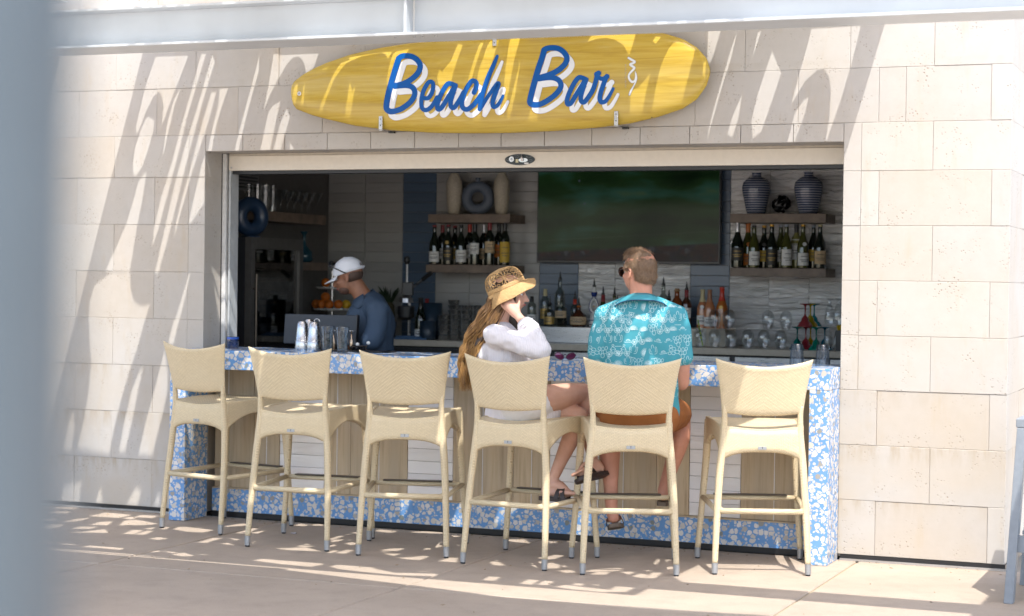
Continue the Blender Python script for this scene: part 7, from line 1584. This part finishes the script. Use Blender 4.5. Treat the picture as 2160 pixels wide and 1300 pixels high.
mb = MB(); mb.tube([(0.012, 0, 0.012), (-0.022, -0.01, 0.19)], 0.005, 8); mb.obj('straw', plain('lime straw', (0.36, 0.50, 0.04), 0.5), sg)
mb = MB()
for k in range(5): a = 0.2 + k * 0.17; mb.tube([(0.012 - 0.034 * a, -0.01 * a, 0.012 + 0.178 * a), (0.012 - 0.034 * (a + 0.06), -0.01 * (a + 0.06), 0.012 + 0.178 * (a + 0.06))], 0.0054, 8)
mb.obj('straw_stripes', plain('dark green stripe', (0.03, 0.12, 0.03), 0.5), sg)['kind'] = 'stuff'
# upturned margarita glasses in colours
MARG = [(0.054, 0), (0.053, 0.006), (0.038, 0.030), (0.028, 0.036), (0.024, 0.055), (0.008, 0.075), (0.005, 0.09), (0.005, 0.135), (0.012, 0.145), (0.040, 0.152), (0.040, 0.155), (0.004, 0.157)]
for px, y, z, col, nm in ((1682, 2.10, 0, (0.0, 0.12, 0.10), 'teal'), (1722, 2.08, 0, (0.0, 0.16, 0.11), 'green'), (1700, 2.2, 0, (0.26, 0.02, 0.03), 'red'), (1710, 2.28, 0, (0.42, 0.25, 0.0), 'amber'), (1740, 2.2, 0, (0.0, 0.10, 0.16), 'blue'),
                          (1698, 2.12, 0.158, (0.24, 0.03, 0.035), 'dark red'), (1709, 2.2, 0.158, (0.40, 0.30, 0.0), 'yellow'), (1717, 2.27, 0.158, (0.0, 0.20, 0.24), 'turquoise')):
    q = at(px, 690, y); mm = plain('tinted glass ' + nm, col, 0.08, coat=0.7)
    glass((q[0], y, CZ + 0.001 + z), MARG, f'{nm} margarita glass upside down in the ' + ('top' if z else 'bottom') + ' layer of coloured glasses', 'coloured margarita glasses stacked upside down', mm, 'margarita_glass')
HUR = [(0.032, 0), (0.037, 0.03), (0.030, 0.09), (0.020, 0.125), (0.008, 0.14), (0.012, 0.15), (0.006, 0.16), (0.032, 0.172), (0.032, 0.175)]
glasses((1748, 1768), (2.12, 2.22), CZ + 0.001, 'clear hurricane glass upside down beside the stone jamb, lower layer', 'lower upturned hurricane glasses', HUR)
glasses((1750, 1768), (2.14, 2.22), CZ + 0.178, 'clear hurricane glass upside down beside the stone jamb, upper layer', 'upper upturned hurricane glasses', HUR)
q = at(1771, 740, 1.98); sbx = thing('straw_holder', 'black holder of yellow straws beside the right jamb', 'straw holder', (q[0], 2.04, CZ + 0.001)); MB().box(-0.035, 0.05, -0.035, 0.035, 0, 0.14).obj('holder', DARK, sbx)
mb = MB()
for k in range(24): mb.tube([(-0.025 + 0.065 * random.random(), -0.028 + 0.056 * random.random(), 0.02), (-0.03 + 0.075 * random.random(), -0.03 + 0.06 * random.random(), 0.165 + 0.012 * random.random())], 0.005, 6)
mb.obj('straws', plain('yellow straw', (0.60, 0.42, 0.01), 0.5), sbx)['kind'] = 'stuff'
# left part of the back counter
def bin_(px, y, r, h, lab, mat, nm, cat):
    q = at(px, 690, y); t = thing(nm, lab, cat, (q[0], y, CZ + 0.001)); mb = MB(); mb.lathe([(r * 0.92, 0), (r, 0.01), (r, h), (r * 0.93, h), (r * 0.9, 0.02)], 22, cap=True); mb.obj('body', mat, t, smooth=True); return t
bin_(912, 2.2, 0.075, 0.27, 'tall dark blue cylinder bin on the back counter', plain('navy bin', (0.015, 0.03, 0.05), 0.35), 'cylinder_bin', 'bin'); bin_(902, 2.08, 0.06, 0.14, 'short dark bin in front of the tall blue one', plain('navy bin', (0.015, 0.03, 0.05), 0.35), 'cylinder_bin', 'bin')
q = at(887, 690, 2.1); bottle((q[0], 2.1, CZ + 0.001), CHAM, DG, FBLK, PAPW, 'black champagne bottle beside the dark bins', None, hgt=0.31, lz=(0.02, 0.08)); q = at(900, 690, 2.32); bottle((q[0], 2.32, CZ + 0.001), BORD, DG, FRED, None, 'red-capped bottle behind the dark bins', None, hgt=0.30)
CUP = plain('steel shaker cup', (0.50, 0.50, 0.49), 0.25, metal=0.9)
def cup_stack(px, y, n, lab):
    q = at(px, 690, y); t = thing('cup_stack', lab, 'cup stack', (q[0], y, CZ + 0.001), 0, 'stacks of steel tins on the back counter')
    for k in range(n): mb = MB(); mb.lathe([(0.034, 0.0), (0.037, 0.004), (0.044, 0.034), (0.045, 0.036), (0.040, 0.036)], 18); o = mb.obj('cup', CUP, t, smooth=True, loc=(0, 0, 0.037 * k)); autosmooth(o)
cup_stack(935, 2.1, 5, 'shorter stack of steel tins beside the dark bins'); cup_stack(957, 2.16, 8, 'tallest stack of steel tins left of the woman'); cup_stack(980, 2.2, 7, 'stack of steel tins close behind the hair of the woman'); cup_stack(1004, 2.24, 7, 'stack of steel tins mostly hidden by the woman')
q = at(870, 720, 2.06); cl = thing('bar_cloth', 'blue folded bar cloth on the back counter', 'cloth', (q[0], 2.08, CZ + 0.001)); MB().box(-0.13, 0.13, -0.06, 0.09, 0, 0.014).obj('fold', plain('blue cloth', (0.07, 0.14, 0.26), 0.9, bmp=0.4), cl, bevel=0.005); MB().box(-0.125, 0.12, -0.055, 0.085, 0.0145, 0.025).obj('fold', plain('blue cloth', (0.07, 0.14, 0.26), 0.9, bmp=0.4), cl, bevel=0.005)
q = at(850, 690, 2.15); jp = thing('juice_press', 'black lever juice press standing on the back counter', 'juice press', (q[0], 2.2, CZ + 0.001), R(20))
MB().box(-0.08, 0.08, -0.1, 0.1, 0, 0.02).obj('base', DARK, jp, bevel=0.005); mb = MB(); mb.tube([(0.02, 0.05, 0.02), (0.02, 0.05, 0.40)], 0.012, 10); mb.obj('column', STEEL, jp)
mb = MB(); mb.lathe([(0.03, 0), (0.062, 0.02), (0.065, 0.10), (0.058, 0.105)], 18); mb.obj('cup', DARK, jp, loc=(0, -0.01, 0.14)); MB().box(-0.03, 0.05, -0.02, 0.06, 0.32, 0.42).obj('head', DARK, jp, bevel=0.006)
mb = MB(); mb.lathe([(0.055, 0), (0.05, 0.03), (0.02, 0.055)], 16); mb.obj('press_bell', STEEL, jp, loc=(0, -0.01, 0.27)); mb = MB(); mb.tube([(0.03, 0.02, 0.37), (0.16, -0.02, 0.47)], 0.009, 8); mb.obj('lever', STEEL, jp); mb = MB(); mb.tube([(0.12, -0.008, 0.44), (0.19, -0.03, 0.495)], 0.015, 10); mb.obj('grip', BLACK, jp)
mb = MB(); mb.tube([(0.0, 0.03, 0.42), (0.0, 0.03, 0.56)], 0.008, 8); mb.obj('rod', STEEL, jp); mb = MB(); mb.lathe([(0.012, 0), (0.024, 0.02), (0.022, 0.05), (0.008, 0.06)], 14); mb.obj('knob', BLACK, jp, loc=(0, 0.03, 0.555))
# fruit stand
q = at(700, 690, 2.25); fz = CZ + 0.001; ft = thing('fruit_stand', 'two-tier fruit stand of oranges behind the bartender', 'fruit stand', (q[0], 2.25, fz))
mb = MB(); mb.lathe([(0.09, 0), (0.09, 0.008), (0.01, 0.016), (0.008, 0.02)], 20); mb.obj('foot', WHITE, ft); mb = MB(); mb.tube([(0, 0, 0.018), (0, 0, 0.50)], 0.007, 8); mb.obj('rod', CHROME, ft)
t1 = at(700, 652, 2.25)[2] - fz; t2 = at(700, 607, 2.25)[2] - fz
for z, r in ((t1, 0.15), (t2, 0.125)): mb = MB(); mb.lathe([(0.01, z - 0.012), (r * 0.9, z - 0.008), (r, z + 0.004), (r * 0.97, z + 0.005), (0.01, z - 0.004)], 26); mb.obj('plate', WHITE, ft, smooth=True)
ORG = plain('orange peel', (0.55, 0.14, 0.012), 0.5, bmp=0.4, nscale=200); LEM = plain('lemon peel', (0.60, 0.36, 0.02), 0.5, bmp=0.3, nscale=150)
of = None
for i, (x, y, z, mt, lab) in enumerate(((-0.105, -0.06, t1, ORG, 'orange at the left of the lower fruit plate'), (-0.045, -0.09, t1, ORG, 'orange in the front middle of the lower fruit plate'), (0.025, -0.10, t1, ORG, 'orange beside the rod on the lower fruit plate'), (0.085, -0.06, t1, ORG, 'orange at the right of the lower fruit plate'), (0.12, 0.0, t1, LEM, 'yellow lemon on the lower fruit plate'), (-0.03, -0.05, t1 + 0.055, ORG, 'orange on top of the lower pile'), (-0.03, -0.05, t2, ORG, 'single orange on the upper fruit plate'))):
    mb = MB(); mb.lathe([(0.0001, 0)] + [(0.035 * math.sin(a), 0.035 - 0.034 * math.cos(a)) for a in np.linspace(0.25, math.pi - 0.25, 9)] + [(0.0001, 0.067)], 14); o = mb.obj('orange' if mt is ORG else 'lemon', mt, None, smooth=True, loc=(q[0] + x, 2.25 + y, fz + z + 0.002)); tag(o, lab, 'fruit', 'fruit on the two-tier stand')
q = at(820, 640, 2.35); pl = thing('potted_plant', 'small dark plant with spiky leaves behind the bartender', 'plant', (q[0], 2.35, CZ + 0.001)); mb = MB(); mb.lathe([(0.05, 0), (0.065, 0.12), (0.058, 0.12)], 18); mb.obj('pot', DARK, pl)
mb = MB(); mb.lathe([(0.03, 0.1), (0.05, 0.16), (0.045, 0.24), (0.02, 0.28)], 12); mb.obj('core', plain('plant core', (0.06, 0.05, 0.02), 0.8), pl)
for k in range(16):
    a = k * 2.4; ln = 0.10 + 0.05 * random.random(); mb = MB(); r0_ = 0.02
    mb.add([(r0_ * math.cos(a) - 0.012 * math.sin(a), r0_ * math.sin(a) + 0.012 * math.cos(a), 0.25), (r0_ * math.cos(a) + 0.012 * math.sin(a), r0_ * math.sin(a) - 0.012 * math.cos(a), 0.25), (0.06 * math.cos(a), 0.06 * math.sin(a), 0.27 + ln * 0.7), (0.085 * math.cos(a), 0.085 * math.sin(a), 0.25 + ln)], [(0, 1, 2), (1, 3, 2), (0, 2, 3)]); mb.obj('leaf', plain('dark leaf', (0.02, 0.04, 0.015), 0.6), pl)
# side shelf glasses
GLX = XL + 0.14
FLUTE = [(0.028, 0), (0.004, 0.006), (0.004, 0.075), (0.018, 0.10), (0.026, 0.15), (0.03, 0.185)]; COUPE = [(0.03, 0), (0.004, 0.006), (0.004, 0.08), (0.02, 0.10), (0.052, 0.165)]
for prof, ks, lab, grp in ((COUPE, np.linspace(0.42, 0.95, 6), 'stemmed glass standing on the upper side shelf', 'stemmed glasses on the upper side shelf'), ([(0.03, 0), (0.033, 0.18), (0.034, 0.19)], (0.08, 0.2, 0.3), 'tall straight glass on the upper side shelf', 'tall glasses on the upper side shelf')):
    f_ = None
    for k in ks:
        for dx in (0.0, 0.07):
            l = (GLX - 0.02 + dx, A1[0] + (A1[1] - A1[0]) * k, A1[2] + 0.001)
            if f_ is None: f_ = glass(l, prof, lab, grp)
            else: c = copy_tree(f_); c.location = l
q = (XL + 0.16, A2[0] + (A2[1] - A2[0]) * 0.55, A2[2] + 0.001); lathe_thing('decanter', 'blue glass decanter on the lower side shelf', 'decanter', q, [(0.05, 0), (0.07, 0.02), (0.06, 0.08), (0.015, 0.13), (0.012, 0.2), (0.03, 0.23)], plain('blue glass dim', (0.02, 0.07, 0.10), 0.1), 'body'); q = (XL + 0.12, A2[0] + (A2[1] - A2[0]) * 0.2, A2[2] + 0.001); glass(q, COUPE, 'stemmed glass beside the blue decanter on the lower side shelf', None)

# ------------------------------------------------------------------ on the bar counter
TZ = 1.0855
def on_bar(px, y): q = at(px, 745, y); return (q[0], y, TZ + 0.0006)
TIN = [(0.030, 0), (0.046, 0.17)]
SHK = [(0.044, 0.0), (0.046, 0.004), (0.0445, 0.06), (0.042, 0.064), (0.036, 0.135), (0.031, 0.172), (0.024, 0.182), (0.022, 0.185)]
for px, y, h, lab in ((637, 0.02, 1.0, 'steel cocktail shaker nearest the left, on the blue counter'), (651, 0.10, 1.06, 'steel cocktail shaker standing behind the other two'), (662, 0.0, 0.99, 'steel cocktail shaker with a wire loop on top')):
    t = thing('cocktail_shaker', lab, 'cocktail shaker', on_bar(px, y), 0, 'steel shakers on the counter'); mb = MB(); mb.lathe([(r, z * h) for r, z in SHK], 28); o = mb.obj('tin', CHROME, t, smooth=True); autosmooth(o, 50)
    mb = MB(); mb.tube([(0.0442 * math.cos(t_), 0.0442 * math.sin(t_), 0.063 * h) for t_ in np.linspace(0, 2 * math.pi, 28, endpoint=False)], 0.0018, 6, closed=True); mb.obj('seam_ring', STEEL, t, smooth=True)
    if 'loop' in lab: mb = MB(); mb.tube([(0.02 + 0.02 * math.cos(t_), 0, 0.185 + 0.018 * math.sin(t_)) for t_ in np.linspace(0, math.pi, 14)], 0.003, 6); mb.obj('wire_loop', CHROME, t, smooth=True)
ICE = mat_glass('frosted ice', (0.85, 0.9, 0.92), 0.85, 1.0, 0.3)
for px, y, lab in ((691, -0.03, 'wet pint glass with ice beside the steel shakers'), (722, -0.10, 'wet pint glass in front of the dark bar tools')):
    t = glass(on_bar(px, y), [(0.001, 0.004), (0.030, 0.005), (0.030, 0.0), (0.031, 0.0), (0.033, 0.02), (0.0345, 0.10), (0.042, 0.158), (0.043, 0.160), (0.041, 0.158), (0.0335, 0.10), (0.031, 0.018), (0.001, 0.014)], lab, 'pint glasses on the counter', mat_glass('wet glass', (0.84, 0.88, 0.90), 0.86, 1.0, 0.12), 'pint_glass', 'wall', 24)
    mb = MB()
    for k in range(9): c = Vector((random.uniform(-0.018, 0.018), random.uniform(-0.018, 0.018), random.uniform(0.03, 0.085))); mb.box(c.x - 0.010, c.x + 0.010, c.y - 0.009, c.y + 0.009, c.z - 0.009, c.z + 0.009)
    mb.obj('ice', ICE, t)['kind'] = 'stuff'
t = glass(on_bar(491, 0.03), [(0.001, 0.006), (0.036, 0.006), (0.036, 0), (0.037, 0.0), (0.039, 0.075), (0.0385, 0.076), (0.034, 0.075), (0.033, 0.016), (0.001, 0.014)], 'short blue-rimmed tumbler at the left end of the counter', None, mat_glass('blue tinted glass', (0.35, 0.5, 0.8), 0.8), 'tumbler', 'wall', 24)
mb = MB(); mb.lathe([(0.0392, 0.06), (0.0397, 0.073)], 24, cap=False); mb.obj('blue_rim', plain('blue enamel', (0.03, 0.10, 0.42), 0.2), t)
TUM = [(0.041, 0), (0.0405, 0.004), (0.034, 0.118), (0.030, 0.122), (0.001, 0.122)]
for px, lab in ((1681, 'clouded plastic tumbler upside down, left of the pair by the last stool'), (1735, 'clouded plastic tumbler upside down next to the right jamb')):
    t = glass(on_bar(px, 0.06), TUM, lab, 'upturned plastic tumblers on the counter', FROST, 'plastic_tumbler', 'wall', 28)
    for k in range(14): 
        if k % 2: continue
        a = k * math.pi / 7; mb = MB(); mb.tube([(0.0408 * math.cos(a), 0.0408 * math.sin(a), 0.01), (0.0346 * math.cos(a), 0.0346 * math.sin(a), 0.112)], 0.0014, 4); mb.obj('flute', FROST, t)
sc0, sc1 = at(595, 705, 0.36), at(748, 705, 0.36)
ps = thing('register_screen', 'dark back of an order screen standing behind the shakers', 'screen', (sc0[0], 0.36, TZ - 0.12)); w_ = sc1[0] - sc0[0]
mb = MB(); mb.box(0, w_, 0, 0.022, 0.15, 0.345); o = mb.obj('casing', plain('slate plastic', (0.022, 0.028, 0.038), 0.5), ps, bevel=0.004); o.rotation_euler = (R(-6), 0, 0)
MB().box(w_ - 0.006, w_ + 0.002, -0.003, 0.03, 0.15, 0.348).obj('edge', BLACK, ps).rotation_euler = (R(-6), 0, 0)
MB().box(w_ / 2 - 0.03, w_ / 2 + 0.03, 0.03, 0.06, 0.0, 0.26).obj('stand', DARK, ps); MB().box(w_ / 2 - 0.1, w_ / 2 + 0.1, 0.0, 0.15, -0.012, 0.0).obj('base', DARK, ps)
sh2 = thing('equipment_ledge', 'dark work ledge inside the counter under the order screen', 'ledge', (0, 0, 0)); MB().box(-2.04, 2.02, 0.345, 0.62, 0.90, 0.945).obj('ledge_top', DARK, sh2)
MB().box(-2.04, 2.02, 0.36, 0.60, 0.0, 0.8995).obj('ledge_body', DARK, sh2)
mt_ = thing('bar_mat', 'black rubber bar mat lying on the counter by the glasses', 'bar mat', on_bar(720, 0.12)); MB().box(-0.16, 0.34, -0.09, 0.10, 0, 0.008).obj('mat', BLACK, mt_, bevel=0.002)
for px, y, lab in ((703, 0.10, 'steel jigger with flat top left of the pint glass'), (741, 0.10, 'steel jigger with flat top right of the pint glass')):
    l = on_bar(px, y); t = thing('jigger', lab, 'jigger', (l[0], l[1], l[2] + 0.0085), 0, 'jiggers on the bar mat'); mb = MB(); mb.lathe([(0.011, 0), (0.014, 0.004), (0.012, 0.06), (0.005, 0.075), (0.0045, 0.115)], 16); mb.obj('body', plain('coppery steel', (0.55, 0.40, 0.28), 0.25, metal=1.0), t, smooth=True); mb = MB(); mb.lathe([(0.006, 0.1155), (0.024, 0.121), (0.024, 0.124), (0.004, 0.125)], 18); mb.obj('flat_top', CHROME, t)
l = on_bar(757, 0.08); t = thing('bar_tools', 'dark heap of bar tools with two pale beads on the mat', 'bar tools', (l[0], l[1], l[2] + 0.0085)); mb = MB()
for k in range(16): a = k * 1.7; mb.tube([(0.05 * math.cos(a) * random.random(), 0.03 * math.sin(a), 0.008 + 0.02 * random.random()), (0.06 * math.cos(a + 2), 0.035 * math.sin(a + 2), 0.012 + 0.02 * random.random())], 0.005, 6)
mb.obj('tools', plain('blackened steel', (0.02, 0.018, 0.02), 0.25, metal=0.5), t)['kind'] = 'stuff'
for x, z in ((0.0, 0.04), (0.075, 0.05)): mb = MB(); mb.lathe([(0.0001, -0.012), (0.010, -0.007), (0.012, 0), (0.010, 0.007), (0.0001, 0.012)], 12); mb.obj('pale_bead', WHITE, t, smooth=True, loc=(x, -0.02, z)); mb = MB(); mb.tube([(x, -0.02, z - 0.01), (x - 0.04, 0.0, 0.006)], 0.002, 5); mb.obj('pick', DARK, t)
# purple sunglasses on the counter
l = on_bar(1192, -0.16); l = (at(1192, 765, -0.17)[0], -0.17, TZ + 0.0006); sg = thing('sunglasses', 'purple sunglasses lying folded on the blue counter', 'sunglasses', l, R(12)); PUR = plain('purple frame', (0.05, 0.008, 0.035), 0.15, coat=0.6); PL = plain('magenta lens', (0.09, 0.006, 0.05), 0.08, coat=0.5)
for sx in (-1, 1):
    ring = [(sx * 0.034 + 0.027 * math.cos(a), -0.004 * math.cos(a) ** 2, 0.022 + 0.019 * math.sin(a) + 0.006 * sx * math.cos(a)) for a in np.linspace(0, 2 * math.pi, 22, endpoint=False)]
    mb = MB(); mb.tube(ring, 0.0028, 6, closed=True); mb.obj('rim', PUR, sg, smooth=True); mb = MB(); mb.add(ring, [tuple(range(22))]); mb.obj('lens', PL, sg)
    mb = MB(); mb.tube(smooth_path([(sx * 0.063, 0, 0.031), (sx * 0.066, 0.04, 0.026), (sx * 0.05, 0.11, 0.012), (sx * 0.046, 0.125, 0.004)], 4), 0.0026, 6); mb.obj('temple', PUR, sg, smooth=True)
mb = MB(); mb.tube(smooth_path([(-0.008, 0, 0.028), (0, -0.002, 0.032), (0.008, 0, 0.028)], 3), 0.0028, 6); mb.obj('bridge', PUR, sg)
